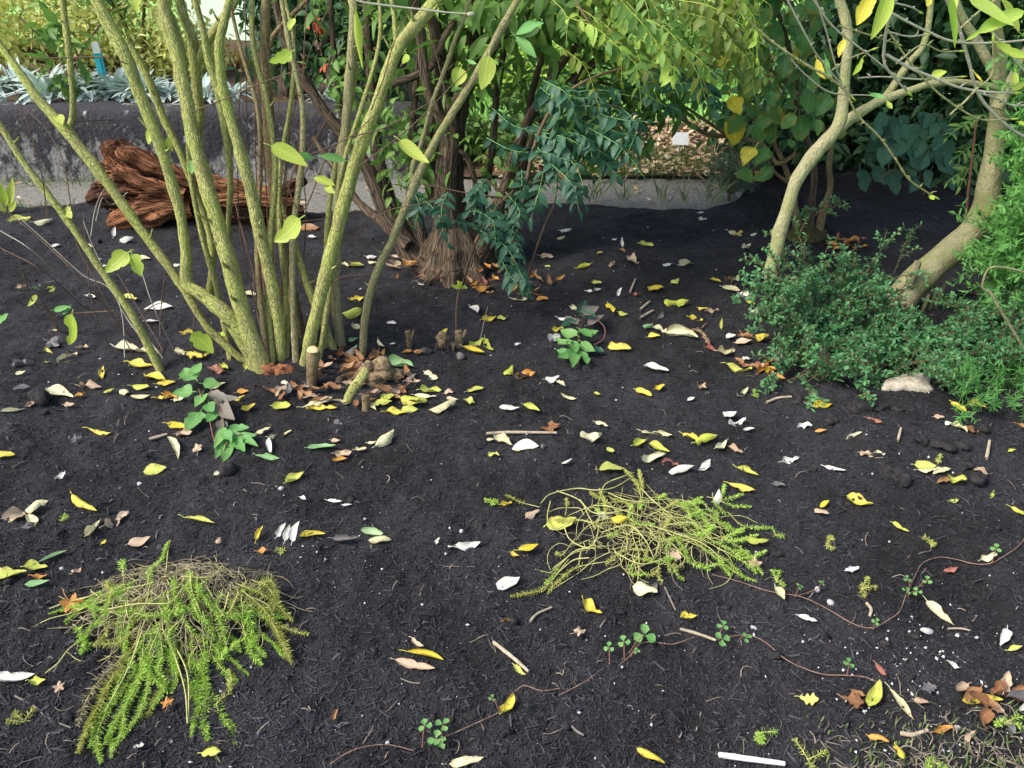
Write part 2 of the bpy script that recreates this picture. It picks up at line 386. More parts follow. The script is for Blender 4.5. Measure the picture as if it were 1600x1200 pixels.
# ------------------------------------------------------------------ material set
def mulchmat():
    m, nt, b = newmat('mulch'); p = wpos(nt)
    n1 = noise(nt, p, 9, 3); n2 = noise(nt, p, 75, 5, .7); n3 = noise(nt, p, 260, 3, .7)
    base = mixc(nt, ramp(nt, n2, (0.34, 0), (0.68, 1)), (0.0092, 0.0090, 0.0098), (0.036, 0.0355, 0.039))
    base = mixc(nt, ramp(nt, n1, (0.42, 0), (0.68, .5)), base, (0.024, 0.021, 0.020))
    base = mixc(nt, ramp(nt, n3, (0.66, 0), (0.76, 0.5)), base, (0.10, 0.095, 0.09))
    base = mixc(nt, 1.0, base, ramp(nt, noise(nt, p, 2.2, 4, .7), (0.36, (.62, .60, .60)), (0.66, (1.5, 1.5, 1.55))), 'MULTIPLY')
    lk(nt, base, b.inputs['Base Color']); b.inputs['Roughness'].default_value = 0.9; b.inputs['Specular IOR Level'].default_value = 0.25
    h = math_(nt, 'MULTIPLY_ADD', n3, 0.35, n2); bumpn(nt, b, h, 0.9, 0.012); return m
M_MULCH = mulchmat()
M_CHIP = plain('bark_chip', (0.0103, 0.0102, 0.0112), (0.066, 0.065, 0.070), 140, 0.75, 0.002, 0.5, True, 0.35)
_t = M_CHIP.node_tree; _b = _t.nodes['Principled BSDF']; _s = _b.inputs['Base Color'].links[0].from_socket
lk(_t, mixc(_t, 1.0, _s, ramp(_t, noise(_t, wpos(_t), 2.2, 4, .7), (0.36, (.68, .64, .62)), (0.66, (1.45, 1.45, 1.5))), 'MULTIPLY'), _b.inputs['Base Color'])
M_FIBRE = plain('dry_fibre', (0.07, 0.055, 0.04), (0.34, 0.29, 0.22), 90, 0.8, 0.001, 0.2, True)
M_PERL = plain('pale_grit', (0.32, 0.31, 0.29), (0.80, 0.79, 0.76), 120, 0.7, 0.001, 0.3, True)
M_CLOD = plain('clod', (0.010, 0.0095, 0.01), (0.040, 0.036, 0.035), 60, 0.9, 0.008, 0.9)
M_STONE = plain('stone', (0.09, 0.085, 0.08), (0.22, 0.20, 0.18), 45, 0.8, 0.006, 0.7)
M_PALEROCK = plain('pale_rock', (0.30, 0.26, 0.19), (0.55, 0.48, 0.37), 30, 0.85, 0.01, 0.8)
M_DSTONE = plain('dark_stone', (0.03, 0.028, 0.03), (0.075, 0.07, 0.072), 60, 0.7, 0.004, 0.6)
M_PATH = plain('gravel_path', (0.11, 0.105, 0.09), (0.26, 0.25, 0.215), 55, 0.95, 0.01, 0.7)
M_LSOIL = plain('litter_soil', (0.06, 0.035, 0.022), (0.14, 0.09, 0.05), 22, 0.95, 0.02, 0.8)
M_LAWN = plain('lawn', (0.20, 0.42, 0.08), (0.34, 0.58, 0.16), 6, 0.9, 0.02, 0.6)
M_GRASS = leafmat('grass_blade', (0.20, 0.42, 0.08), (0.36, 0.60, 0.18), vein=0, trans=.3)
M_DGRASS = leafmat('dull_grass', (0.08, 0.14, 0.035), (0.24, 0.30, 0.11), vein=0, trans=.25)
M_DRY = leafmat('dry_blade', (0.30, 0.22, 0.10), (0.55, 0.45, 0.25), vein=0, trans=.25)

# ------------------------------------------------------------------ ground sheets
def sheet(name, x0, x1, y0, y1, z, mat, nx=60, ny=30, amp=0.01, kind='structure'):
    X, Y = np.meshgrid(np.linspace(x0, x1, nx), np.linspace(y0, y1, ny))
    Z = z + amp * (vn(X, Y, 2.3) + 0.5 * vn(X, Y, 9))
    i = np.arange(ny - 1)[:, None] * nx; j = np.arange(nx - 1)[None]
    q = np.stack([i + j, i + j + 1, i + nx + j + 1, i + nx + j], -1).reshape(-1, 4)
    M = MB(); M.add(np.stack([X, Y, Z], -1).reshape(-1, 3), q); return tag(M.build(name, mat), kind=kind)
sheet('lawn', -120, 120, -60, 180, -0.09, M_LAWN, 60, 60, 0.0)
sheet('gravel_path', -9, 9, 4.56, 5.62, -0.035, M_PATH, 240, 40, 0.012)
sheet('leaf_littered_soil', -0.75, 1.72, 5.45, 7.15, -0.012, M_LSOIL, 120, 40, 0.03)
nx, ny = 440, 620
s_ = np.linspace(-1, 1, nx); v_ = np.linspace(0, 1, ny)
S_, V_ = np.meshgrid(s_, v_)
yy = 0.22 + 4.5 * V_ ** 1.35
X_ = S_ * (0.80 * yy + 0.95)
ed = bed_edge(X_); yy = 0.22 + (ed - 0.22) * V_ ** 1.35
X_ = S_ * (0.80 * np.minimum(yy, 4.8) + 0.95 + 0.35 * np.maximum(0, yy - 4.8)); ed = bed_edge(X_); yy = 0.22 + (ed - 0.22) * V_ ** 1.35
Z_ = HF(X_, yy); lip = np.clip((ed - yy) / 0.10, 0, 1); Z_ = Z_ * (0.3 + 0.7 * lip) - 0.06 * (1 - lip) ** 2
i_ = np.arange(ny - 1)[:, None] * nx; j_ = np.arange(nx - 1)[None]
M = MB(); M.add(np.stack([X_, yy, Z_], -1).reshape(-1, 3), np.stack([i_ + j_, i_ + j_ + 1, i_ + nx + j_ + 1, i_ + nx + j_], -1).reshape(-1, 4))
tag(M.build('mulch_bed', M_MULCH), kind='structure')

# ------------------------------------------------------------------ what the mulch is made of: chips, fibres, pale grit
def scatter(n, pow_=1.0, ylo=0.75, yhi=4.7):
    """ground points, denser near the camera"""
    u = NR.random(n); y = ylo * (yhi / ylo) ** (u ** pow_); x = (NR.random(n) * 2 - 1) * (0.90 * y + 0.55); return x, y
def chips(n, Lr, Wr, name, mat, lift=0.002, pow_=1.15, skew=2.5, tilt=0.45, pts=None):
    x, y = scatter(n, pow_) if pts is None else pts; n = len(x)
    ok = y < bed_edge(x) - 0.05; x, y = x[ok], y[ok]; n = len(x)
    z = HF(x, y) + lift
    L = Lr[0] + (Lr[1] - Lr[0]) * NR.random(n) ** skew; Wd = np.minimum(Wr[0] + (Wr[1] - Wr[0]) * NR.random(n) ** 2, L * 0.8)
    az = NR.random(n) * 2 * pi; el = NR.normal(0, tilt * 0.55, n)
    d = np.stack([np.cos(az) * np.cos(el), np.sin(az) * np.cos(el), np.sin(el)], -1)
    nr = unit(np.stack([NR.normal(0, tilt, n), NR.normal(0, tilt, n), np.ones(n)], -1)); nr = unit(nr - d * np.sum(nr * d, 1, keepdims=True)); sd2 = np.cross(d, nr)
    c = np.stack([x, y, z + 0.25 * L * np.abs(np.sin(el))], -1)
    th = (0.25 * Wd)[:, None]; l = (L / 2)[:, None]; w = (Wd / 2)[:, None]
    j = lambda: 1 + 0.5 * (NR.random((n, 1)) - .5)
    V = np.stack([c - d * l * j() - sd2 * w * .6 * j(), c + d * l * j() - sd2 * w * .5 * j(), c + d * l * j() + sd2 * w * .7 * j(), c - d * l * j() + sd2 * w * j(),
                  c - d * l * .8 + nr * th, c + d * l * .8 + nr * th * j()], 1)
    A = np.zeros((n, 6, 3)); A[..., 2] = (NR.random(n) ** 2)[:, None]
    b = np.arange(n)[:, None] * 6
    q = np.concatenate([b + np.array([[0, 1, 5, 4]]), b + np.array([[2, 3, 4, 5]])]); t = np.concatenate([b + np.array([[3, 0, 4]]), b + np.array([[1, 2, 5]])])
    M = MB(); M.add(V.reshape(-1, 3), q, t, A.reshape(-1, 3)); return tag(M.build(name, mat, smooth=False), kind='stuff')
_a = scatter(150000, 1.1); _c = lambda n, *a: None
o = chips(56000, (0.005, 0.036), (0.0015, 0.0075), 'mulch_chips', M_CHIP, skew=3.5, tilt=.35)
o2 = chips(190000, (0.0022, 0.011), (0.0018, 0.006), 'mulch_crumbs', M_CHIP, .001, skew=2.0, tilt=.9, pow_=1.1)
tag(o2, 'black crumbled compost covering the whole planting bed', 'compost')
tag(o, 'fine black bark chips covering the whole planting bed', 'mulch')
x, y = scatter(850, 1.1)
M = MB()
n = len(x); K = 5; az = NR.random(n) * 6.28; L = 0.012 + 0.045 * NR.random(n) ** 2.5; bend = NR.normal(0, .9, n)
tt = np.linspace(-.5, .5, K); V = np.zeros((n, K, 2, 3))
for k in range(K):
    a_ = az + bend * tt[k]
    px_ = x + np.cos(az + bend * tt[k] * .5) * L * tt[k]; py_ = y + np.sin(az + bend * tt[k] * .5) * L * tt[k]
    pz_ = HF(px_, py_) + 0.004 + 0.004 * np.cos(tt[k] * 3)
    w_ = 0.0006 + 0.0008 * NR.random(n)
    V[:, k, 0] = np.stack([px_ - np.sin(a_) * w_, py_ + np.cos(a_) * w_, pz_], -1); V[:, k, 1] = np.stack([px_ + np.sin(a_) * w_, py_ - np.cos(a_) * w_, pz_ + .0006], -1)
b = np.arange(n)[:, None, None] * K * 2; q = (b + np.array([[k * 2, k * 2 + 1, k * 2 + 3, k * 2 + 2] for k in range(K - 1)])[None]).reshape(-1, 4)
A = np.zeros((n, K, 2, 3)); A[..., 2] = (NR.random(n) ** 1.5)[:, None, None]
M.add(V.reshape(-1, 3), q, None, A.reshape(-1, 3))
tag(M.build('dry_fibres', M_FIBRE), 'thin dry fibres and root hairs strewn over the mulch', 'fibre', kind='stuff')
x, y = scatter(1050, 1.0)
ex = [G(R.gauss(1395, 70), R.gauss(1015, 35)) for _ in range(50)] + [G(R.uniform(1330, 1600), R.uniform(960, 1190)) for _ in range(110)] + [G(R.gauss(470, 60), R.gauss(870, 20)) for _ in range(35)]
x = np.concatenate([x, [p[0] for p in ex]]); y = np.concatenate([y, [p[1] for p in ex]]); n = len(x)
r = 0.0011 + 0.0036 * NR.random(n) ** 3.2
OV = np.array([(1, 0, 0), (-1, 0, 0), (0, 1, 0), (0, -1, 0), (0, 0, 1), (0, 0, -1)], float)
V = np.stack([x, y, HF(x, y) + r * .6 + .002], -1)[:, None, :] + OV[None] * r[:, None, None] * (1 + 0.9 * (NR.random((n, 6, 1)) - .5)) * (1 + .5 * (NR.random((n, 1, 3)) - .5))
T = (np.arange(n)[:, None, None] * 6 + np.array([(0, 2, 4), (2, 1, 4), (1, 3, 4), (3, 0, 4), (2, 0, 5), (1, 2, 5), (3, 1, 5), (0, 3, 5)])[None]).reshape(-1, 3)
A = np.zeros((n, 6, 3)); A[..., 2] = NR.random(n)[:, None]
M = MB(); M.add(V.reshape(-1, 3), None, T, A.reshape(-1, 3))
tag(M.build('pale_grit', M_PERL, smooth=False), 'tiny white grit and perlite specks scattered through the mulch', 'grit', kind='stuff')

# crumbly lumps, too many to count
M = MB(); n = 520; x, y = scatter(n, 1.0)
for k in range(n):
    r = .004 + .010 * R.random() ** 2.5; blob(M, [x[k], y[k], float(HF(x[k], y[k])) + r * .05], r, k, (1, R.uniform(.6, 1), R.uniform(.45, .75)), .8, 10, 7)
tag(M.build('mulch_lumps', M_CLOD), 'small crumbly lumps of dark compost all over the bed', 'compost', kind='stuff')
def grass(n, fx, name, mat, L, Wd, label, lean=0.5, cat='grass', prof='needle', kind='stuff', parent=None):
    pts = np.array([fx() for _ in range(n)]); az = NR.random(n) * 6.28; ln = np.abs(NR.normal(0, lean, n))
    d = np.stack([np.cos(az) * ln, np.sin(az) * ln, np.ones(n)], -1); nr = np.stack([-np.cos(az), -np.sin(az), ln + .2], -1)
    M = MB(); batch(M, pts, d, -nr, L * (0.5 + NR.random(n)), Wd * (.7 + .6 * NR.random(n)), prof, 4, 0.5, 0.4 * NR.random(n))
    return tag(M.build(name, mat, parent), label, cat, kind=kind)
grass(26000, lambda: (lambda yv: (R.uniform(-.15, 1) * yv * .75, yv, -0.09))(7.1 + 9 * R.random() ** 1.5), 'lawn_grass', M_GRASS, 0.10, 0.008, 'bright green mown lawn beyond the path', 0.6)
def lp():
    p = G(R.uniform(885, 1180), R.uniform(240, 278), lambda x, y: -.02); return (p[0], p[1], -0.02)
grass(4200, lp, 'verge_grass', M_DGRASS, 0.06, 0.007, 'thin dull grass among the leaves beyond the path', .8)
def lp2():
    return (R.uniform(-4.4, -2.0), R.choice([R.uniform(4.72, 4.85), R.uniform(5.25, 5.40)]), -0.03)
grass(900, lp2, 'path_edge_grass', M_DGRASS, 0.045, 0.006, 'short weedy grass along the edges of the gravel path', .8)
# leaves that lie too thick to count beyond the path
M_LITTER = leafmat('litter_leaf', (0.50, 0.36, 0.16), (0.80, 0.70, 0.44), (0.34, 0.17, 0.10), vein=0.1, trans=.2)
n = 1500
y = 5.35 + 1.8 * NR.random(n); x = -0.2 + NR.random(n) * 1.85; az = NR.random(n) * 6.28
M = MB(); batch(M, np.stack([x, y, 0.012 + .03 * NR.random(n)], -1), np.stack([np.cos(az), np.sin(az), NR.normal(0, .25, n)], -1), np.stack([NR.normal(0, .4, n), NR.normal(0, .4, n), np.ones(n)], -1), 0.045 + .05 * NR.random(n), 0.03 + .02 * NR.random(n), 'ovate', 4, 0.3, NR.normal(0, .25, n))
tag(M.build('leaf_litter', M_LITTER), 'thick carpet of brown and yellow fallen leaves beyond the gravel path', 'leaf litter', kind='stuff')
n = 90
x = -3.6 + 6 * NR.random(n); y = 4.85 + .5 * NR.random(n); az = NR.random(n) * 6.28
M = MB(); batch(M, np.stack([x, y, -0.02 + .008 * NR.random(n)], -1), np.stack([np.cos(az), np.sin(az), NR.normal(0, .15, n)], -1), np.stack([NR.normal(0, .3, n), NR.normal(0, .3, n), np.ones(n)], -1), 0.02 + .05 * NR.random(n), 0.02, 'ovate', 4, 0.3, .1)
tag(M.build('path_litter', M_LITTER), 'small dry leaf scraps blown onto the gravel path', 'leaf litter', kind='stuff')

# ------------------------------------------------------------------ the retaining wall and the raised bed behind it
def wallmat():
    m, nt, b = newmat('lichen_wall'); p = wpos(nt)
    sep = nd(nt, 'ShaderNodeSeparateXYZ'); lk(nt, p, sep.inputs[0])
    mp = nd(nt, 'ShaderNodeMapping'); mp.inputs['Scale'].default_value = (1, 1, 0.6); lk(nt, p, mp.inputs[0])
    n1 = noise(nt, mp.outputs[0], 13, 5, .65); n2 = noise(nt, p, 40, 4); n3 = noise(nt, mp.outputs[0], 5, 3)
    hh = math_(nt, 'MULTIPLY_ADD', sep.outputs[2], 0.55, math_(nt, 'MULTIPLY', n1, 0.8))
    dark = mixc(nt, n2, (0.012, 0.011, 0.015), (0.055, 0.05, 0.055)); pale = mixc(nt, n2, (0.09, 0.088, 0.08), (0.40, 0.39, 0.36))
    base = mixc(nt, ramp(nt, hh, (0.405, 0), (0.50, 1)), pale, dark)
    base = mixc(nt, ramp(nt, noise(nt, mp.outputs[0], 8.5, 4, .7), (0.60, 0), (0.68, .8)), base, (0.42, 0.41, 0.38))
    base = mixc(nt, ramp(nt, n3, (0.55, 0), (0.7, .5)), base, (0.10, 0.11, 0.05))
    lk(nt, base, b.inputs['Base Color']); b.inputs['Roughness'].default_value = .95; bumpn(nt, b, math_(nt, 'ADD', n1, n2), .8, .02); return m
M_WALL = wallmat()
prof = [(5.40, -0.08), (5.405, 0.10), (5.41, 0.28), (5.415, 0.37), (5.43, 0.415), (5.47, 0.435), (5.56, 0.44), (5.68, 0.435), (5.74, 0.41), (5.75, 0.30), (5.75, -0.08)]
xs = np.linspace(-7, -0.62, 220); M = MB(); V = []
for k, xv in enumerate(xs):
    for j, (yv, zv) in enumerate(prof):
        e = 0.018 * float(vn(xv * 1.0, zv * 2 + yv, 4)) + .009 * float(vn(xv, zv * 3 + j, 14))
        ins = 0.05 * max(0, 1 - (xs[-1] - xv) / .06)
        V.append((xv, yv + e + (ins if yv < 5.6 else -ins), zv + (0 if zv < 0 else e * .8)))
m_ = len(prof); q = [(k * m_ + j, (k + 1) * m_ + j, (k + 1) * m_ + j + 1, k * m_ + j + 1) for k in range(len(xs) - 1) for j in range(m_ - 1)]
M.add(V, q); n0 = (len(xs) - 1) * m_
M.add(V[n0:], None, [(0, j, j + 1) for j in range(1, m_ - 1)])
tag(M.build('retaining_wall', M_WALL), 'low grey stone wall with black lichen and white streaks', 'wall')
X, Y = np.meshgrid(np.linspace(-9, -0.75, 60), np.linspace(5.72, 9.5, 30)); Z = 0.37 + .04 * vn(X, Y, 2); Z[:, -1] = -.09; Z[-1, :] = -.09
i_ = np.arange(29)[:, None] * 60; j_ = np.arange(59)[None]
M = MB(); M.add(np.stack([X, Y, Z], -1).reshape(-1, 3), np.stack([i_ + j_, i_ + j_ + 1, i_ + 61 + j_, i_ + 60 + j_], -1).reshape(-1, 4))
tag(M.build('raised_bed_soil', M_LSOIL), kind='structure')
def gc():
    while True:
        px, py = R.uniform(1230, 1640), R.uniform(1070, 1215)
        if R.random() < ((py - 1070) / 145) ** 2 * .8 * min(1, (px - 1200) / 250): break
    p = G(px, py); return (p[0], p[1], p[2])
grass(330, gc, 'corner_moss_grass', M_DGRASS, 0.020, 0.004, 'short mossy grass creeping into the lower right corner', 1.1)
M = MB()
for k in range(190):
    c = gc(); d_ = R.random() * 6.28; L_ = R.uniform(.015, .05); pts_ = [np.array(c) + [0, 0, .006], np.array(c) + [cos(d_) * L_ / 2, sin(d_) * L_ / 2, .012], np.array(c) + [cos(d_ + .3) * L_, sin(d_ + .3) * L_, .006]]
    S_ = MB(); tube(S_, pts_, [.0012, .0012, .0006], 4, res=3, cap=False); A_ = S_.a[0].copy(); A_[:, 2] = R.random(); M.add(S_.v[0], S_.q[0], None, A_)
tag(M.build('corner_straw', M_FIBRE), 'thin dry straw in the lower right corner', 'straw', kind='stuff')
# ------------------------------------------------------------------ barks and leaves
M_GSTEM = barkmat('lichen_bark', (0.46, 0.46, 0.15), (0.34, 0.34, 0.115), (0.37, 0.34, 0.14), 95, 0.28, 0.007, .9, moss=(0.38, 0.43, 0.10))
M_BSTEM = barkmat('brown_stem', (0.25, 0.19, 0.10), (0.30, 0.26, 0.12), (0.17, 0.105, 0.06), 80, 0.28, 0.006, .8)
M_RBARK = barkmat('furrowed_bark', (0.125, 0.088, 0.058), (0.026, 0.019, 0.015), (0.18, 0.135, 0.088), 55, 0.10, 0.02, 1.0)
M_PBARK = barkmat('pale_bark', (0.33, 0.31, 0.155), (0.17, 0.165, 0.075), (0.40, 0.365, 0.22), 46, 0.7, 0.012, 1.0, moss=(.22, .25, .08), crack=False)
M_TWIG = barkmat('grey_twig', (0.34, 0.31, 0.27), (0.24, 0.20, 0.16), (0.40, 0.38, 0.30), 90, 0.3, 0.001, .3, crack=False)
M_BTWIG = barkmat('brown_twig', (0.13, 0.085, 0.055), (0.20, 0.14, 0.09), (0.10, 0.06, 0.04), 90, 0.3, 0.001, .3, crack=False)
M_RTWIG = barkmat('red_twig', (0.20, 0.075, 0.05), (0.13, 0.06, 0.045), (0.24, 0.14, 0.09), 90, 0.3, 0.001, .3, crack=False)
M_CUT = plain('cut_wood', (0.55, 0.38, 0.18), (0.70, 0.52, 0.28), 60, .8, .001, .2)
M_LIME = leafmat('lime_leaf', (0.42, 0.56, 0.07), (0.56, 0.62, 0.12), vein=.35, trans=.45, rough=.45)
M_GRN = leafmat('green_leaf', (0.13, 0.34, 0.09), (0.22, 0.42, 0.12), vein=.3, trans=.35, rough=.45)
M_YEL = leafmat('yellow_leaf', (0.72, 0.58, 0.03), (0.78, 0.66, 0.10), vein=.3, trans=.4, spots=.3)
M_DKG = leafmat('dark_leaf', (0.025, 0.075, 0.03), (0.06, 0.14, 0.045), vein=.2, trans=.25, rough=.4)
M_MIDG = leafmat('mid_leaf', (0.075, 0.18, 0.035), (0.19, 0.33, 0.065), vein=.2, trans=.35)
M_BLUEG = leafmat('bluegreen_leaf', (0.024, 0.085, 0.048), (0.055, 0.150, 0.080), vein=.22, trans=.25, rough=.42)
M_OLIVE = leafmat('olive_leaf', (0.10, 0.16, 0.028), (0.25, 0.30, 0.05), vein=.2, trans=.4)
M_HAZEL = leafmat('yellow_edged_leaf', (0.04, 0.13, 0.035), (0.10, 0.24, 0.055), vein=.3, trans=.3, edge=(0.34, 0.24, 0.03))
M_YSHRUB = leafmat('yellow_shrub_leaf', (0.56, 0.60, 0.12), (0.80, 0.80, 0.34), vein=.1, trans=.4)
M_BRIGHT = leafmat('bright_leaf', (0.28, 0.46, 0.05), (0.52, 0.66, 0.14), vein=.1, trans=.4)
M_ORANGE = leafmat('orange_leaf', (0.55, 0.22, 0.04), (0.68, 0.40, 0.08), vein=.1, trans=.35)
M_RED = leafmat('red_leaf', (0.55, 0.08, 0.04), (0.62, 0.16, 0.06), vein=.1, trans=.35)
M_SILV = leafmat('silver_leaf', (0.46, 0.58, 0.52), (0.66, 0.75, 0.68), vein=.15, trans=.15, rough=.9, spec=.1)
M_BOX = leafmat('small_evergreen_leaf', (0.048, 0.175, 0.058), (0.13, 0.32, 0.115), vein=.15, trans=.25, rough=.42, spec=.35)
M_FEATH = leafmat('feathery_leaf', (0.07, 0.24, 0.05), (0.16, 0.38, 0.08), vein=.1, trans=.35)
M_CONIF = leafmat('conifer_needle', (0.05, 0.14, 0.08), (0.11, 0.23, 0.13), vein=0, trans=.15)

def rnd_dir(n): return unit(NR.normal(size=(n, 3)))
def foliage(M, cens, rads, n, L, Wd, prof, clump=10, spread=0.09, droop=.2, fold=.35, down=0.25, hollow=0.35, nt=4, var=.35):
    """leaves in small clumps spread through ellipsoids; returns clump centres"""
    cens = np.asarray(cens, float); rads = np.asarray(rads, float); vol = np.prod(rads, 1) ** .7; pr = vol / vol.sum()
    nc = max(1, n // clump); k = NR.choice(len(cens), nc, p=pr)
    rr = (hollow ** 3 + (1 - hollow ** 3) * NR.random(nc)) ** (1 / 3) * (1 + .12 * NR.normal(size=nc))
    dv = rnd_dir(nc); cc = cens[k] + dv * rads[k] * rr[:, None]
    ok = cc[:, 2] > 0.02; cc = cc[ok]; dv = dv[ok]
    b = np.repeat(cc, clump, 0) + NR.normal(0, spread, (len(cc) * clump, 3)) * np.array([1, 1, .8])
    out = np.repeat(dv, clump, 0)
    d = unit(out * .5 + rnd_dir(len(b)) * .9 + np.array([0, 0, -down])); nr = unit(np.array([0, 0, 1.]) + out * .4 + rnd_dir(len(b)) * .6)
    tint = np.clip(np.repeat(NR.random(len(cc)), clump) * .6 + NR.random(len(b)) * .5, 0, 1)
    batch(M, b, d, nr, L * (1 - var + 2 * var * NR.random(len(b))), Wd * (1 - var + 2 * var * NR.random(len(b))), prof, nt, fold, droop, 0, tint)
    return cc
def shrub(name, base, cens, rads, n, L, Wd, prof, mat, smat, label, cat, group=None, nst=6, sr=.018, twigs=40, **kw):
    base = np.asarray(base, float); t = thing(name, base, label, cat, group)
    M = MB(); cc = foliage(M, cens, rads, n, L, Wd, prof, **kw); M.build('foliage', mat, t)
    cens = np.asarray(cens, float); ends = []
    for k in range(nst):
        c = cens[k % len(cens)] + NR.normal(0, .25, 3) * np.asarray(rads)[k % len(cens)]
        b0 = base + np.array([R.gauss(0, .06), R.gauss(0, .06), -0.03])
        mid = b0 * .5 + c * .5 + np.array([R.gauss(0, .06), R.gauss(0, .06), .05])
        S = MB(); cl, _ = tube(S, [b0, b0 * .8 + mid * .2 + np.array([0, 0, .06]), mid, c], [sr, sr * .9, sr * .7, sr * .4], 8, wob=.08, seed=k)
        ends += [cl[i] for i in range(len(cl) // 3, len(cl), 2)]
        S.build('stem', smat, t)
    if twigs and ends:
        T = MB(); E_ = np.array(ends)
        for c in cc[NR.choice(len(cc), min(twigs, len(cc)), replace=False)]:
            j = np.argmin(np.linalg.norm(E_ - c, axis=1)); tube(T, [E_[j], (E_[j] + c) / 2 + NR.normal(0, .03, 3), c], [sr * .35, sr * .25, sr * .12], 5, res=3, cap=False)
        tag(T.build('twigs', smat, t), kind='stuff')
    return t

# ------------------------------------------------------------------ beyond the wall on the left
for k, (px, py, s) in enumerate([(-60, 150, 1), (-10, 152, 1.1), (32, 150, 1), (75, 148, 1.15), (118, 150, 1), (146, 150, .85), (186, 148, 1.1), (222, 150, 1), (262, 152, .8), (318, 152, .9), (365, 154, .7), (505, 158, .55), (-110, 150, 1)]):
    Y = 5.74 + R.uniform(-.02, .14) + (.0 if k % 2 else .12); p = P(px, py, Y); p[2] = 0.40
    t = thing('silver_plant', p, 'silver plant %d' % k, 'plant', 'silver woolly plants along the wall top')
    M = MB(); n = int(75 * s); az = NR.random(n) * 6.28; el = 0.15 + 1.15 * NR.random(n)
    d = np.stack([np.cos(az) * np.cos(el), np.sin(az) * np.cos(el), np.sin(el)], -1); b = p + np.stack([np.cos(az) * .05, np.sin(az) * .05, 0.02 + .07 * NR.random(n)], -1) * s
    batch(M, b, d, np.array([[0, 0, 1.]]) - d * .3, (0.11 + .10 * NR.random(n)) * s, (.03 + .02 * NR.random(n)) * s, 'lance', 5, .45, .35 + .3 * NR.random(n)); M.build('leaves', M_SILV, t)
    S = MB(); tube(S, [p + [0, 0, -.03], p + [0, 0, .05], p + [.01, 0, .11 * s]], [.008, .007, .004], 6); S.build('stem', M_SILV, t)
SILV = [o for o in C.objects if o.name.startswith('silver_plant')]
_sl = ['silver woolly plant at the far left of the wall top', 'broad silver woolly plant behind the thin left stem base of the wall top', 'silver woolly plant left of the forked green stem on the wall',
       'tall silver woolly plant behind the forked green stem on the wall', 'silver woolly plant on the wall just left of the blue stake', 'tallest silver woolly plant at the foot of the blue stake',
       'silver woolly plant on the wall just right of the blue stake', 'silver woolly plant on the wall behind the thick left stem', 'small silver woolly plant on the wall between the green stems',
       'silver woolly plant on the wall in the middle of the green stems', 'small silver tuft on the wall right of the main green stems', 'smallest silver tuft on the wall beside the rough dark trunks', 'silver woolly plant at the left picture edge on the wall']
for o, l in zip(SILV, _sl): o['label'] = l
cl = lambda px, py, Y: P(px, py, Y)
shrub('yellow_shrub', [-2.9, 6.9, .38], [cl(-40, 40, 6.6), cl(90, 30, 6.8), cl(200, 55, 6.9), cl(285, 85, 7.0), cl(-160, 40, 6.8), cl(120, -90, 7.1), cl(260, -90, 7.3)], [(.55, .4, .42), (.55, .4, .46), (.5, .4, .36), (.35, .4, .26), (.5, .4, .5), (.8, .5, .4), (.6, .5, .4)],
      17000, .055, .028, 'lance', M_YSHRUB, M_BTWIG, 'big shrub of small yellow autumn leaves behind the stone wall', 'shrub', nst=9, sr=.02, twigs=60, clump=9, spread=.06, hollow=.1)
shrub('orange_shrub', [-2.35, 7.6, .38], [cl(372, 112, 7.5), cl(400, 120, 7.4), cl(350, 90, 7.6)], [(.22, .25, .16), (.18, .2, .14), (.15, .2, .12)], 900, .045, .028, 'ovate', M_ORANGE, M_BTWIG, 'low orange autumn shrub behind the green stems', 'shrub', nst=4, sr=.01, twigs=15, clump=8, spread=.04, hollow=.1)
p = cl(115, 162, 5.95); p[2] = .40
shrub('green_shrub', p, [cl(60, 60, 5.8), cl(115, 70, 5.75), cl(95, 120, 5.7), cl(180, 20, 6.0), cl(25, 15, 6.0), cl(150, -60, 6)], [(.14, .15, .16), (.10, .12, .14), (.08, .1, .10), (.15, .15, .14), (.12, .15, .12), (.3, .3, .2)], 170, .13, .062, 'ovate', M_MIDG, M_BTWIG, 'open shrub with dark green oval leaves against the yellow shrub', 'shrub', nst=5, sr=.011, twigs=25, clump=4, spread=.05, hollow=.1)
# the blue stake with a white cap
b0 = cl(163, 128, 5.95); b1 = cl(159, 66, 5.95); b0[2] = .36
t = thing('plant_stake', b0, 'turquoise plant stake with white cap above the silver leaves', 'stake')
M_TURQ = plain('turquoise_plastic', (0.03, 0.36, 0.46), (0.05, 0.44, 0.52), 30, .5, .001, .1); M_WHITE = plain('white_plastic', (.72, .74, .72), (.82, .82, .80), 30, .55, .001, .1)
M = MB(); box(M, b0 + [-.028, -.006, 0], np.array([b0[0] + .028, b0[1] + .006, b1[2] - .07])); box(M, [b0[0] - .012, b0[1] - .011, b0[2]], [b0[0] + .012, b0[1] - .006, b1[2] - .09]); M.build('blade', M_TURQ, t, smooth=False)
M = MB(); box(M, [b0[0] - .024, b0[1] - .010, b1[2] - .07], [b0[0] + .024, b0[1] + .010, b1[2]]); M.build('cap', M_WHITE, t, smooth=False)
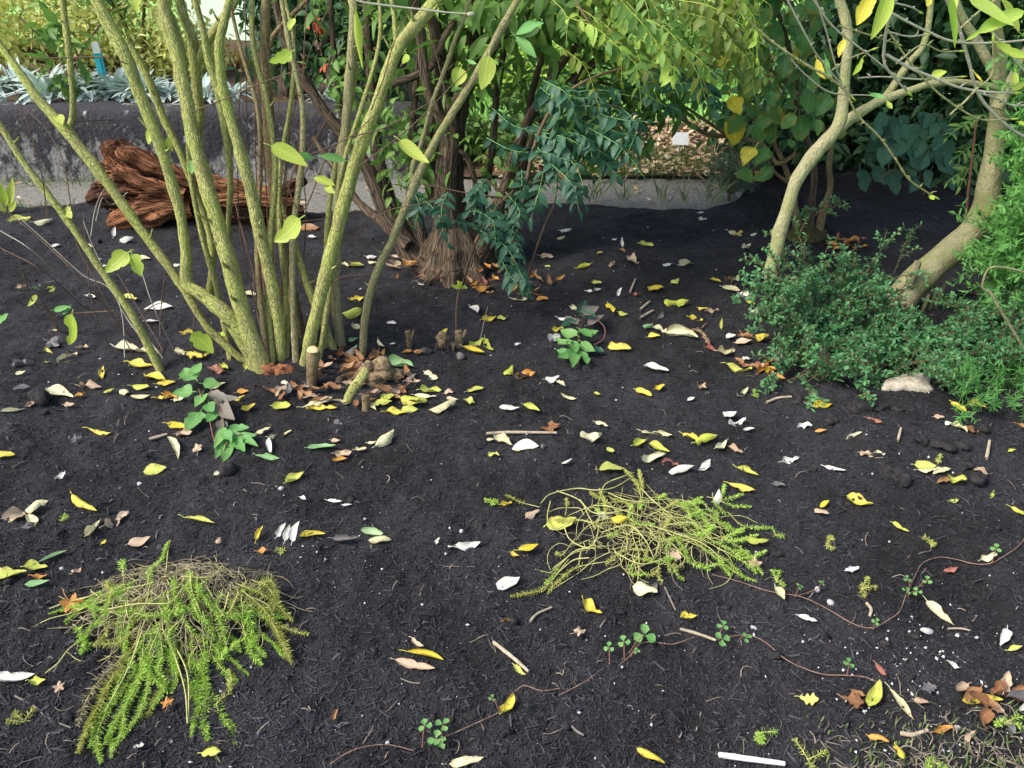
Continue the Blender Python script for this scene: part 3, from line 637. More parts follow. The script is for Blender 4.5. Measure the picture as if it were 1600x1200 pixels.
# pale rendered wall far behind, glimpsed between the stems
q0 = cl(285, 30, 13); q1 = cl(388, 30, 13)
t = thing('white_building', [(q0[0] + q1[0]) / 2, 13.2, -.09], 'pale sunlit wall glimpsed far behind the green stems', 'building')
M_RENDER = plain('pale_render', (.76, .75, .72), (.84, .83, .80), 8, .9, .004, .2); M_ROOF = plain('roof_tile', (.12, .07, .05), (.2, .11, .08), 15, .9)
M = MB(); box(M, [q0[0], 13, -.12], [q1[0], 17, 2.6]); M.build('wall', M_RENDER, t, smooth=False)
M = MB(); M.add([(q0[0] - .3, 12.7, 2.6), (q1[0] + .3, 12.7, 2.6), (q1[0] + .3, 17.3, 2.6), (q0[0] - .3, 17.3, 2.6), (q0[0] - .3, 15, 3.8), (q1[0] + .3, 15, 3.8)], [(0, 1, 5, 4), (2, 3, 4, 5), (0, 3, 2, 1)], [(0, 4, 3), (1, 2, 5)]); M.build('roof', M_ROOF, t, smooth=False)

# ------------------------------------------------------------------ background shrubs
BG = 'shrubs closing the view behind the bed'
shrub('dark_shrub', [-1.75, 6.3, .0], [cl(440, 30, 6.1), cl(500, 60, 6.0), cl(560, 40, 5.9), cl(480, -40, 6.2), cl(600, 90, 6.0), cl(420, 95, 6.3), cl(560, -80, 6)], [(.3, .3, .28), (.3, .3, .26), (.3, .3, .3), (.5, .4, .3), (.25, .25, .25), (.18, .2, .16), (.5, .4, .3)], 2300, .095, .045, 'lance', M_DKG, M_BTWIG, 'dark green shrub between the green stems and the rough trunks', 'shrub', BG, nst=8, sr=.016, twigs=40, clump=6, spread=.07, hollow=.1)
M = MB(); foliage(M, [cl(490, 40, 5.6), cl(512, 104, 5.6)], [(.05, .04, .04), (.06, .04, .015)], 24, .045, .022, 'lance', 4, .025, hollow=.1); p = cl(500, 70, 5.6)
t = thing('red_sprig', p, 'small sprig of bright red leaves in front of the dark shrub', 'sprig'); M.build('leaves', M_RED, t)
S = MB(); tube(S, [p + [-.05, .25, .2], p + [-.02, .1, .15], p + [-.03, 0, .10], p + [.03, 0, -.15]], [.004, .004, .003, .002], 5); S.build('twig', M_RTWIG, t)
shrub('bright_shrub', [-.2, 9.0, -.09], [cl(770, 130, 8.6), cl(840, 110, 8.8), cl(700, 150, 8.8), cl(630, 120, 9), cl(780, 40, 9), cl(900, 90, 9.2), cl(640, 30, 9.3), cl(820, -40, 9.4)], [(.55, .4, .45), (.5, .4, .42), (.5, .4, .4), (.5, .4, .4), (.7, .5, .5), (.5, .4, .4), (.6, .5, .5), (.8, .6, .5)], 7500, .075, .036, 'ovate', M_BRIGHT, M_BTWIG, 'sunlit lime green shrub glimpsed behind the rough trunks', 'shrub', BG, nst=8, twigs=30, clump=8, spread=.08, hollow=.2)
shrub('mid_shrub', [.0, 6.4, -.02], [cl(760, 215, 5.9), cl(830, 190, 6.1), cl(700, 215, 6.0), cl(870, 225, 6.0), cl(620, 230, 6.1), cl(790, 265, 5.8)], [(.3, .3, .22), (.28, .3, .24), (.25, .3, .24), (.2, .25, .18), (.2, .25, .22), (.22, .2, .14)], 2200, .07, .034, 'lance', M_MIDG, M_BTWIG, 'loose mid green shrub low behind the rough trunks', 'shrub', BG, nst=6, sr=.01, twigs=40, clump=7, spread=.06, hollow=.15)
shrub('broad_hedge', [3.2, 8.8, -.09], [cl(1010, 120, 9.8), cl(1120, 90, 9.6), cl(1250, 80, 9.4), cl(1050, 30, 9.8), cl(1180, 20, 9.6)], [(.5, .5, .35), (.6, .5, .42), (.7, .6, .45), (.8, .6, .5), (.8, .6, .5)], 3200, .09, .05, 'ovate', M_MIDG, M_BTWIG, 'rounded green shrub across the lawn behind the round leaved bush', 'shrub', BG, nst=7, twigs=20, clump=8, spread=.09, hollow=.3)
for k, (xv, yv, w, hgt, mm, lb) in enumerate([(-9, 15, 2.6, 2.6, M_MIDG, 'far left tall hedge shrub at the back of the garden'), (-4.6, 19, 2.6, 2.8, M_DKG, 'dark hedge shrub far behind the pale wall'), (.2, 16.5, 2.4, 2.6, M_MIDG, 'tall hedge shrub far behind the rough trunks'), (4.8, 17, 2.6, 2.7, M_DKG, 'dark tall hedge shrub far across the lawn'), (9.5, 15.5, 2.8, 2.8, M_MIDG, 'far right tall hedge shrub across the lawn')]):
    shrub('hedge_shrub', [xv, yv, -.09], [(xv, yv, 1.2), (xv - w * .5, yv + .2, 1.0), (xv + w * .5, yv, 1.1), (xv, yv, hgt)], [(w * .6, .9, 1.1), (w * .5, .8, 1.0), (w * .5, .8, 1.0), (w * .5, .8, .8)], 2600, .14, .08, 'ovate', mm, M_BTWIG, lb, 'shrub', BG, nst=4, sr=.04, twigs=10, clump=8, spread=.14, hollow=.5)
# deep shade on the right: an evergreen thicket with a dark hollow under it
TH = 'evergreens of the dark thicket on the right'
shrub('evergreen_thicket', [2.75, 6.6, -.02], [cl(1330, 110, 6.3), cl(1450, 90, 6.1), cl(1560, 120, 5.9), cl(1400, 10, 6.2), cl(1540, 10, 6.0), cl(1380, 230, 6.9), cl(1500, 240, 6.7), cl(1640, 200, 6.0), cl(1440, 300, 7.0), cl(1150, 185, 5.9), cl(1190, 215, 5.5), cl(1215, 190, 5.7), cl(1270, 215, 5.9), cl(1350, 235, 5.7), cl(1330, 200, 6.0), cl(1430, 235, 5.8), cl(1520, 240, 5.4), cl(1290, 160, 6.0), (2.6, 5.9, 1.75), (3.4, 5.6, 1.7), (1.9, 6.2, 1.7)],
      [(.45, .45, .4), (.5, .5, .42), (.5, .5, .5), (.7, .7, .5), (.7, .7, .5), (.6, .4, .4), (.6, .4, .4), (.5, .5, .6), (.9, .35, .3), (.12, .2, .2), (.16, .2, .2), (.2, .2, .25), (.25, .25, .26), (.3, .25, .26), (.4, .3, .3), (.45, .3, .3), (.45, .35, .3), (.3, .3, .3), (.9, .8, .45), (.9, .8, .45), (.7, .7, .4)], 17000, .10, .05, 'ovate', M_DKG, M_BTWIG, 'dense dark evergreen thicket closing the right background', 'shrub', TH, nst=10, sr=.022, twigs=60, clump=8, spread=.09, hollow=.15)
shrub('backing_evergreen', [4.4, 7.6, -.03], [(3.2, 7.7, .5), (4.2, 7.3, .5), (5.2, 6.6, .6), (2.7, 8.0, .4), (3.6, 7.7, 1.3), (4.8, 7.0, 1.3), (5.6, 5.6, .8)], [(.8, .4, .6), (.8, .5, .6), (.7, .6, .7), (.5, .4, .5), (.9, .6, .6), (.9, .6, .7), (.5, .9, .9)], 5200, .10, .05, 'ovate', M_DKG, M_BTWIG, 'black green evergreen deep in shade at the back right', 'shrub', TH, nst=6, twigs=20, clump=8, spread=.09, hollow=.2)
# the round leaved plant in the shade
t0 = cl(1440, 320, 5.0); t0[2] = H(t0[0], t0[1])
t = thing('roundleaf_shrub', t0, 'shaded shrub with large round matt leaves left of the leaning trunk', 'shrub')
S = MB(); tube(S, [t0 + [0, 0, -.03], cl(1440, 280, 4.95), cl(1428, 240, 4.85), cl(1420, 190, 4.8)], [.012, .010, .008, .005], 6); S.build('stem', M_BTWIG, t)
S = MB(); tube(S, [cl(1440, 280, 4.95), cl(1400, 265, 4.75), cl(1375, 280, 4.7)], [.007, .005, .004], 6); S.build('stem', M_BTWIG, t)
for k, (px, py, sz) in enumerate([(1412, 195, 34), (1450, 190, 30), (1375, 222, 36), (1420, 225, 40), (1465, 222, 34), (1385, 245, 38), (1440, 250, 38), (1475, 200, 26), (1395, 285, 44), (1425, 265, 30), (1450, 280, 32), (1360, 205, 24), (1402, 212, 30), (1468, 250, 28), (1430, 208, 30)] + [(R.uniform(1345, 1490), R.uniform(185, 295), R.uniform(24, 42)) for _ in range(34)]):
    M = MB(); c = cl(px, py, 4.75 + R.uniform(-.1, .15)); r = sz / ppm(c) * .47; d = unit(np.array([R.uniform(-.6, .6), -.3, -.7])); leaf_at(M, c - d * r, c + d * r, np.array([R.uniform(-.5, .5), -.8, .7]), r * 1.5, 'ovate', R.uniform(.4, .9), R.uniform(.2, .9), R.uniform(-.5, .5), .08, tint=R.random(), stalk=.3, seed=k)
    M.build('leaf', leafmat('shade_leaf', (0.045, 0.12, 0.065), (0.08, 0.19, 0.105), vein=.25, trans=.2, rough=.6) if k == 0 else bpy.data.materials['shade_leaf'], t)

# ------------------------------------------------------------------ green-stemmed shrub
WSC = .79
def stem_pts(kn, Y0, lean, zfix=True):
    n = len(kn); pts = []; rad = []
    for i, (px, py, w) in enumerate(kn):
        p = P(px, py, Y0 + lean * i / (n - 1)); pts.append(p); rad.append(w * WSC / 2 / ppm(p))
    return pts, rad
b_ = G(470, 575)
GS = thing('green_stemmed_shrub', b_, 'large shrub of many yellow green lichened stems leaning outward', 'shrub')
STEMS = [ # pixels and width, from the ground up, lean of the top in metres, material
    ([(252, 578, 17), (205, 490, 15), (160, 425, 14), (120, 365, 14), (80, 310, 14), (40, 258, 13), (0, 195, 13), (-45, 125, 12)], .25, 0),
    ([(382, 562, 15), (325, 512, 15), (290, 455, 17), (255, 405, 18), (215, 352, 19), (178, 300, 20), (140, 250, 22), (100, 200, 22), (60, 155, 18), (30, 112, 15), (0, 70, 13), (-40, 5, 12)], .45, 0),
    ([(104, 206, 13), (113, 185, 12), (113, 140, 11), (107, 75, 12), (100, 20, 12), (94, -50, 11)], .1, 0),
    ([(404, 574, 34), (380, 530, 32), (352, 490, 29), (318, 462, 25), (293, 443, 23), (291, 400, 21), (284, 345, 20), (270, 292, 21), (250, 228, 22), (222, 155, 24), (195, 85, 25), (170, 40, 25), (148, -8, 25), (125, -60, 24)], .35, 0),
    ([(326, 470, 14), (331, 425, 14), (331, 385, 14), (321, 343, 13), (306, 305, 13), (294, 270, 13), (278, 230, 14), (257, 188, 15), (240, 143, 16), (220, 100, 15), (196, 62, 12)], .15, 0),
    ([(412, 578, 34), (393, 530, 34), (374, 470, 33), (358, 410, 32), (343, 360, 31), (330, 315, 30), (317, 270, 29), (302, 215, 28), (292, 162, 26), (281, 105, 27), (268, 60, 27), (258, 20, 25), (248, -40, 24)], .45, 0),
    ([(304, 222, 18), (312, 180, 20), (306, 120, 20), (300, 62, 20), (287, 25, 19), (272, -30, 18)], .1, 0),
    ([(308, 100, 15), (326, 62, 17), (352, 25, 18), (380, -20, 18)], .0, 0),
    ([(358, 386, 9), (357, 350, 10), (360, 300, 12), (359, 262, 13), (354, 215, 15), (346, 170, 17), (338, 130, 17), (326, 95, 16), (318, 50, 13), (305, 0, 12), (296, -40, 11)], .05, 0),
    ([(440, 562, 19), (437, 515, 22), (427, 455, 24), (415, 400, 25), (402, 345, 25), (391, 295, 24), (376, 240, 22), (362, 190, 21), (349, 140, 20), (342, 80, 18), (350, 35, 16), (362, -10, 15)], .2, 0),
    ([(471, 525, 20), (458, 462, 18), (446, 400, 17), (436, 350, 18), (428, 300, 20), (424, 260, 22), (420, 200, 23), (417, 125, 23), (414, 60, 20), (416, 0, 19), (416, -50, 18)], .3, 1),
    ([(421, 74, 10), (430, 52, 10), (452, 28, 9), (478, 2, 8), (500, -25, 7)], .0, 1),
    ([(474, 568, 20), (488, 515, 24), (501, 462, 26), (513, 412, 27), (526, 362, 27), (539, 312, 27), (551, 270, 27), (566, 222, 26), (586, 172, 25), (604, 120, 24), (620, 78, 25), (640, 52, 27), (662, 25, 26), (685, -5, 24), (720, -50, 22)], .35, 0),
    ([(620, 82, 12), (618, 55, 10), (616, 28, 9), (611, -5, 8)], .05, 0),
    ([(533, 538, 20), (527, 495, 20), (524, 440, 20), (527, 390, 20), (531, 330, 21), (533, 280, 20), (538, 220, 19), (543, 165, 18), (547, 110, 19), (551, 55, 17), (553, 0, 16), (556, -50, 15)], .3, 2),
    ([(520, 545, 18), (503, 498, 18), (486, 460, 17), (472, 420, 16), (458, 380, 15), (446, 345, 14), (436, 315, 12)], .3, 0),
    ([(566, 556, 14), (569, 512, 15), (577, 462, 15), (592, 418, 16), (611, 380, 16), (626, 343, 16), (641, 305, 16), (652, 278, 17), (668, 245, 16), (688, 207, 15), (711, 170, 15), (738, 127, 15), (763, 84, 15), (786, 40, 15), (806, 5, 14), (830, -45, 13)], .2, 2),
    ([(646, 290, 12), (645, 262, 11), (655, 235, 9), (663, 207, 8), (675, 162, 8), (692, 117, 8), (711, 62, 8), (727, 22, 8), (740, -20, 7)], .1, 2)]
for x0, y0, s_, L0 in [(418, 575, 8, 1), (462, 566, 10, 1), (505, 545, 9, 1), (448, 560, 8, 1), (425, 568, 11, 1), (360, 560, 9, 1), (498, 560, 8, 1)]:
    an = (x0 - 455) / 200 + R.uniform(-.28, .28); kn = [(x0 + (an * 170 + 22 * sin(j * 1.3 + x0)) * (j / 6) * 1.1, y0 - 100 * j, s_ * 1.2 * (1.15 - .07 * j)) for j in range(7)]
    STEMS.append((kn, R.uniform(.3, .6), R.choice([0, 1, 2])))
M_GST2 = barkmat('olive_bark', (0.33, 0.32, 0.13), (0.24, 0.22, 0.10), (0.34, 0.29, 0.17), 90, 0.28, 0.006, .8)
for k, (kn, lean, mi) in enumerate(STEMS):
    y0 = G(*kn[0][:2])[1] if kn[0][1] > 500 else None
    if y0 is None:      # a fork: it starts inside the stem it leaves
        y0 = {2: 3.12, 4: 2.93, 6: 3.0, 7: 3.05, 8: 2.92, 11: 3.3, 13: 3.05, 17: 2.90}.get(k, 2.9)
    pts, rad = stem_pts(kn, y0, lean)
    if kn[0][1] > 500: pts[0] = pts[0] + np.array([0, 0, -.012])
    M = MB(); c_, r_ = tube(M, pts, rad, 16, wob=.07, seed=k, res=7, knots=.22)
    for j in range(R.choice([2, 3, 4])):      # broken spurs and little snags
        i_ = R.randrange(5, len(c_) - 3); dd = unit(np.array([R.uniform(-1, 1), R.uniform(-1, .3), R.uniform(.2, .9)])); L_ = R.uniform(.012, .045); rr_ = r_[i_]
        tube(M, [c_[i_] + dd * rr_ * .5, c_[i_] + dd * (rr_ + L_ * .4), c_[i_] + dd * (rr_ + L_) + np.array([0, 0, L_ * .3])], [rr_ * .32, rr_ * .22, rr_ * .12], 6, wob=.1, seed=k * 9 + j, res=3)
    M.build('stem', [M_GSTEM, M_BSTEM, M_GST2][mi], GS)
# big hanging leaves: stalk end, tip, width (px), depth, material
HL = [(424, 228, 481, 260, 25, 2.6, 0), (540, 251, 495, 243, 13, 2.6, 1), (490, 247, 468, 238, 12, 2.75, 1), (625, 219, 671, 255, 22, 2.55, 0), (455, 82, 420, 97, 22, 2.7, 0), (461, 28, 451, 48, 13, 2.9, 0), (764, 88, 752, 141, 27, 2.6, 0),
      (720, 106, 712, 137, 26, 2.9, 0), (468, 342, 428, 378, 34, 2.45, 0), (490, 278, 524, 290, 14, 2.7, 0), (509, 288, 524, 302, 12, 2.7, 0), (806, 54, 850, 36, 17, 2.6, 1), (806, 57, 838, 91, 18, 2.6, 1), (200, 395, 164, 426, 29, 2.5, 0), (206, 397, 221, 432, 23, 2.5, 0),
      (113, 491, 108, 539, 27, 2.4, 0), (-12, 501, 13, 490, 14, 2.4, 1), (300, 521, 334, 552, 29, 2.5, 0), (233, 198, 232, 226, 12, 2.85, 0), (262, 214, 270, 237, 13, 2.85, 0), (297, 250, 300, 272, 12, 2.85, 1), (634, 84, 629, 100, 12, 2.75, 0), (344, 520, 352, 524, 7, 2.6, 0),
      (212, -12, 214, 20, 20, 2.7, 0), (90, 180, 98, 196, 14, 3.0, 0), (106, 322, 112, 342, 14, 2.8, 0), (730, 94, 745, 100, 8, 2.7, 1)]
for k, (x0, y0, x1, y1, w, Y, mi) in enumerate(HL):
    p0 = P(x0, y0, Y); p1 = P(x1, y1, Y - .03 + R.uniform(-.03, .03)); M = MB()
    leaf_at(M, p0, p1, np.array([R.uniform(-.3, .3), -.85, .55]), w / ppm(p0) * 1.05, 'ovate' if w > 20 else 'lance', R.uniform(.3, .8), R.uniform(-.3, .6), R.uniform(-.3, .3), .03, tint=R.random(), stalk=.22, seed=k, bite=(k == 15), nt=12)
    M.build('leaf', [M_LIME, M_GRN][mi], GS)
M = MB(); leaf_at(M, P(556, 16, 2.6), P(566, 108, 2.6), np.array([.9, -.5, .1]), .042, 'lance', 1.3, .7, .8, .05, tint=.8, stalk=.15, nt=14); tag(M.build('leaf', M_LIME, GS), 'long curled yellowing leaf hanging from the bud twig')
# thin side twigs between the stems
for k, kn in enumerate([[(427, 215, 3), (470, 330, 3), (520, 230, 3), (600, 200, 2.5), (672, 160, 2)], [(540, 390, 3), (572, 352, 3), (610, 328, 2.5), (660, 318, 2), (682, 308, 2)], [(300, 175, 3), (350, 155, 2.5), (420, 125, 2), (480, 105, 2)], [(522, 440, 3), (540, 432, 2.5), (582, 428, 2)], [(700, 170, 2.5), (690, 120, 2), (678, 75, 2), (662, 40, 2)], [(40, 92, 3), (110, 90, 3), (165, 90, 3), (200, 100, 3)], [(447, 350, 2), (480, 345, 2), (517, 341, 1.5)], [(580, 172, 2.5), (600, 120, 2.5), (618, 60, 2), (650, 0, 2)], [(560, 260, 2), (640, 200, 2.5), (700, 140, 2), (742, 100, 2)], [(585, 180, 2), (545, 215, 2), (480, 245, 2), (420, 290, 1.5)]]):
    pts, rad = stem_pts(kn, 2.75, .05); M = MB(); tube(M, pts, rad, 6, wob=.06, seed=k); M.build('twig', M_BTWIG, GS)
kn = [(520, -25, 5), (555, 0, 4), (600, 8, 4), (660, 15, 4), (705, 20, 3.6), (736, 22, 3)]
pts, rad = stem_pts(kn, 2.55, 0); M = MB(); tube(M, pts, rad, 7, wob=.12, seed=3, knots=.3); blob(M, pts[-1], .008, 3, (1.7, .8, .8), .1, 8, 6); tag(M.build('twig', M_TWIG, GS), 'pale bare twig ending in a bud')
# thin reddish shoots standing in the middle
b_ = G(425, 535); t = thing('red_shoots', b_, 'clump of thin red brown upright shoots among the green stems', 'shoots')
for k, kn in enumerate([[(428, 545), (400, 440), (378, 360), (366, 310)], [(424, 545), (408, 440), (392, 330), (386, 200), (384, 60), (382, -30)], [(430, 540), (412, 420), (402, 300), (398, 180), (400, 40)], [(420, 545), (392, 450), (374, 350), (372, 220), (378, 100)], [(434, 540), (421, 400), (415, 280), (405, 150), (392, 0)], [(436, 540), (440, 430), (455, 340), (470, 250), (500, 210)], [(438, 540), (452, 420), (462, 300), (470, 180), (476, 60), (480, -20)], [(440, 545), (446, 400), (446, 280), (462, 160), (492, 60), (515, 10)], [(432, 545), (431, 380), (444, 280), (456, 160), (462, 40)], [(418, 548), (404, 500), (398, 460), (396, 420)], [(426, 548), (416, 480), (410, 430), (402, 370)], [(430, 545), (425, 330), (428, 230), (440, 120), (438, 20)], [(436, 545), (450, 300), (486, 230), (520, 170)], [(445, 548), (470, 440), (478, 330), (474, 280), (482, 260)]]):
    pts, rad = stem_pts([(x, y, 3.0 - 1.4 * i / len(kn)) for i, (x, y) in enumerate(kn)], b_[1] + R.uniform(-.03, .1), .3); M = MB(); tube(M, pts, rad, 5, wob=.05, seed=k, cap=False); M.build('shoot', [M_RTWIG, M_BTWIG][k % 2], t)
# dead thin stalks fanning out on the left
b_ = G(240, 565); t = thing('dry_stalks', b_, 'fan of thin dry brown weed stalks behind the leftmost stem', 'stalks')
for k, kn in enumerate([[(132, 478), (60, 400), (0, 360)], [(130, 480), (70, 425), (0, 387)], [(205, 528), (130, 440), (70, 380), (5, 325)], [(255, 560), (190, 470), (150, 395), (130, 345)], [(255, 548), (215, 480), (184, 428)], [(253, 556), (250, 500), (258, 425)], [(274, 552), (240, 480), (220, 420)], [(210, 560), (150, 440), (120, 380), (115, 310)], [(172, 545), (145, 480), (135, 400), (130, 330)], [(245, 560), (200, 500), (170, 450), (130, 430), (75, 380), (30, 340)], [(300, 560), (303, 500), (310, 470)], [(345, 562), (372, 540), (395, 530)], [(195, 560), (192, 500), (180, 450)], [(210, 505), (235, 480), (262, 470)], [(120, 190), (175, 187), (115, 186)][:2], [(150, 345), (160, 310), (175, 320), (200, 300)], [(75, 340), (60, 250), (30, 160), (5, 100)], [(112, 330), (98, 250), (70, 200), (40, 170)], [(142, 370), (148, 330), (160, 300), (178, 280)]]):
    y0 = b_[1] + R.uniform(-.1, .25); pts, rad = stem_pts([(x, y, 2.4 - .9 * i / len(kn)) for i, (x, y) in enumerate(kn)], y0, .15)
    if kn[0][1] > 470: pts[0] = G(*kn[0]); 
    M = MB(); tube(M, pts, rad, 5, wob=.06, seed=k, cap=False); M.build('stalk', [M_BTWIG, M_TWIG][k % 3 == 0], t)
b_ = G(95, 522); t = thing('weed_seedling', b_, 'young weed on thin stalks with lime leaves at the left edge', 'weed')
for k, kn in enumerate([[(95, 520), (80, 490), (62, 465), (45, 440), (30, 420)], [(92, 518), (70, 480), (50, 470), (35, 420)], [(110, 490), (140, 488), (178, 486)]]):
    pts, rad = stem_pts([(x, y, 2.6) for x, y in kn], b_[1], -.05); M = MB(); tube(M, pts, rad, 5, wob=.06, seed=k); M.build('stem', M_BTWIG, t)
for k, (x0, y0, x1, y1, w, mi) in enumerate([(57, 461, 43, 479, 10, 0), (84, 484, 110, 478, 11, 1), (85, 450, 76, 456, 6, 0), (60, 452, 50, 448, 6, 1), (110, 478, 97, 492, 8, 1)]):
    p0 = P(x0, y0, b_[1] - .02); p1 = P(x1, y1, b_[1] - .05); M = MB(); leaf_at(M, p0, p1, np.array([.1, -.7, .7]), w / ppm(p0), 'ovate', .5, .3, .1, .03, tint=R.random(), seed=k); M.build('leaf', [M_LIME, M_GRN][mi], t)
# ------------------------------------------------------------------ rough-barked tree in the middle
def frond(M, pts, npair, L, Wd, prof='tooth', mat=0, smat=1, fold=.3, r0=.0022, sz=None, up=(0, -.45, .9)):
    """a pinnate leaf: rachis and paired leaflets that hang a little"""
    c = catmull(pts, 8); n = len(c); al = np.linspace(.12, 1, npair + 1)
    S = MB(); tube(S, pts, [r0, r0 * .8, r0 * .5][:max(2, min(3, len(pts)))] if len(pts) >= 3 else [r0, r0 * .5], 5, res=4, cap=False)
    M.add(S.v[0], S.q[0], None, np.tile([.02, .5, .5], (len(S.v[0]), 1)), smat)
    bs, ds, ns, Ls = [], [], [], []; tg = unit(np.gradient(c, axis=0)); up = np.array(up)
    for k, a in enumerate(al):
        i = min(n - 1, int(a * (n - 1))); t = tg[i]; sd_ = unit(np.cross(t, up)); s = 1 - .35 * abs(a - .5) * 2
        sides_ = (1, -1) if k < npair else (0,)
        for q in sides_:
            d = unit(sd_ * q * 1.0 + t * (.55 if q else 1.2) + np.array([0, 0, -.28]) + NR.normal(0, .30, 3)); bs.append(c[i]); ds.append(d); ns.append(up + NR.normal(0, .5, 3) + sd_ * q * .2); Ls.append(L * s * R.uniform(.65, 1.25))
    Ls = np.array(Ls); batch(M, bs, np.array(ds), np.array(ns), Ls, Ls * Wd / L, prof, 8 if prof == 'tooth' else 5, fold, .2 + .25 * NR.random(len(Ls)), mat, np.clip(R.random() * .6 + .4 * NR.random(len(Ls)), 0, 1))

b_ = G(705, 440)
CT = thing('rough_barked_tree', b_, 'old spreading tree with several deeply furrowed dark brown trunks from one base', 'tree')
Yc = b_[1] + .12
TR = [([(655, 418, 60), (628, 372, 44), (603, 330, 34), (578, 270, 28), (548, 225, 25), (515, 185, 23), (482, 135, 22), (452, 80, 20), (435, 20, 18), (425, -60, 16)], .5),
      ([(662, 410, 44), (640, 360, 36), (612, 320, 30), (596, 270, 26), (588, 220, 22), (582, 150, 19), (575, 60, 17), (570, -40, 15)], .9),
      ([(690, 430, 80), (698, 370, 58), (697, 310, 50), (699, 262, 46), (703, 225, 42), (700, 180, 36), (690, 120, 30), (682, 60, 28), (676, 0, 27), (668, -70, 25)], .3),
      ([(720, 425, 60), (722, 370, 42), (716, 320, 34), (712, 250, 30), (720, 180, 28), (736, 110, 26), (744, 50, 26), (747, -10, 25), (752, -70, 24)], .45),
      ([(706, 240, 26), (690, 190, 24), (672, 150, 22), (662, 100, 22), (655, 40, 22), (640, -40, 20)], .05),
      ([(690, 90, 14), (672, 105, 16), (650, 118, 17), (622, 128, 16), (604, 138, 14)], .1),
      ([(676, 96, 17), (692, 66, 16), (708, 36, 15), (725, 4, 14), (740, -40, 13)], .0),
      ([(738, 418, 52), (765, 362, 34), (786, 300, 23), (803, 245, 20), (824, 190, 19), (850, 148, 18), (876, 100, 18), (906, 70, 17), (938, 40, 15), (985, -10, 13)], .3),
      ([(752, 418, 52), (785, 350, 32), (808, 292, 23), (826, 240, 21), (845, 196, 20), (868, 160, 20), (900, 122, 20), (936, 92, 18), (975, 55, 14), (1010, 5, 12)], .15),
      ([(762, 412, 46), (800, 340, 32), (838, 288, 26), (866, 252, 22), (898, 216, 19), (928, 186, 17), (960, 158, 14), (990, 134, 11), (1030, 110, 8)], .55),
      ([(704, 228, 13), (728, 245, 13), (740, 275, 12), (744, 310, 11), (738, 350, 11)], -.02),
      ([(700, 170, 16), (740, 120, 15), (770, 85, 14), (800, 45, 12), (840, 10, 10)], .2),
      ([(640, 385, 26), (600, 350, 20), (560, 315, 15), (520, 260, 12), (490, 215, 10)], .6)]
for k, (kn, lean) in enumerate(TR):
    y0 = Yc + R.uniform(-.05, .08) if kn[0][1] > 380 else Yc + .12
    pts, rad = stem_pts(kn, y0, lean)
    if kn[0][1] > 400: pts = [pts[0] + np.array([0, 0, -.1])] + pts; rad = [rad[0] * 1.1] + rad
    rad = [r_ * .92 for r_ in rad]
    M = MB(); tube(M, pts, rad, 30 if rad[0] > .03 else 14, wob=.05, ridge=.16 if rad[0] > .02 else .08, nr=11, seed=k + 20, res=10, twist=1.5); M.build('trunk', M_RBARK, CT)
# the swollen, litter-choked foot
M_FOOT = barkmat('mossy_foot', (0.085, 0.052, 0.032), (0.022, 0.014, 0.010), (0.10, 0.065, 0.035), 55, .14, .03, 1.0, moss=(.075, .055, .02))
M = MB(); f0 = np.array([b_[0], b_[1] + .16, b_[2]]); tube(M, [f0 + [0, 0, -.08], f0 + [0, 0, -.01], f0 + [0, .01, .05], f0 + [0, .02, .13], f0 + [0, .03, .22]], [.36, .235, .19, .15, .09], 72, wob=.10, ridge=.16, nr=9, seed=9, res=8); M.build('root_flare', M_RBARK, CT)
for k in range(4):
    an = pi * (1.08 + k / 3 * .86); L = R.uniform(.26, .36); S = MB(); c0 = b_ + np.array([0, .14, .05]); dx = np.array([cos(an) * 1.1, sin(an) * .75, 0])
    e = c0 + dx * L; e[2] = H(e[0], e[1]) - .015; tube(S, [c0 + dx * .05, c0 + dx * L * .55 + [0, 0, -.03], e], [.06, .04, .012], 14, wob=.2, ridge=.2, nr=7, seed=k, res=8); S.build('root', M_RBARK, CT)
for k, kn in enumerate([[(668, 405, 22), (650, 320, 16), (642, 240, 14), (648, 160, 12), (655, 60, 11), (650, -40, 10)], [(730, 405, 22), (752, 320, 17), (768, 240, 15), (776, 150, 13), (790, 60, 12), (800, -40, 10)], [(648, 400, 20), (600, 310, 15), (556, 240, 13), (530, 160, 12), (520, 60, 11), (515, -30, 9)], [(745, 402, 20), (790, 310, 15), (818, 220, 13), (835, 130, 12), (862, 50, 11), (890, -30, 10)], [(700, 400, 26), (672, 300, 17), (668, 220, 15), (700, 120, 13), (722, 40, 12), (730, -40, 10)]]):
    pts, rad = stem_pts(kn, Yc + R.uniform(0, .15), R.uniform(.2, .7)); M = MB(); tube(M, pts, rad, 16, wob=.06, ridge=.12, nr=7, seed=k + 70, res=9, twist=1.5); M.build('trunk', M_RBARK, CT)
M = MB(); foliage(M, [cl(600, 200, 3.9), cl(660, 260, 3.9), cl(760, 250, 3.9), cl(620, 300, 3.8), cl(820, 290, 3.9), cl(720, 130, 4.0), cl(560, 120, 4.1)], [(.14, .15, .14), (.14, .12, .12), (.14, .12, .14), (.10, .1, .07), (.12, .1, .10), (.2, .2, .12), (.16, .2, .14)], 480, .062, .030, 'lance', 5, .05, .25, .35, .4, .05); M.build('low_foliage', M_MIDG, CT)
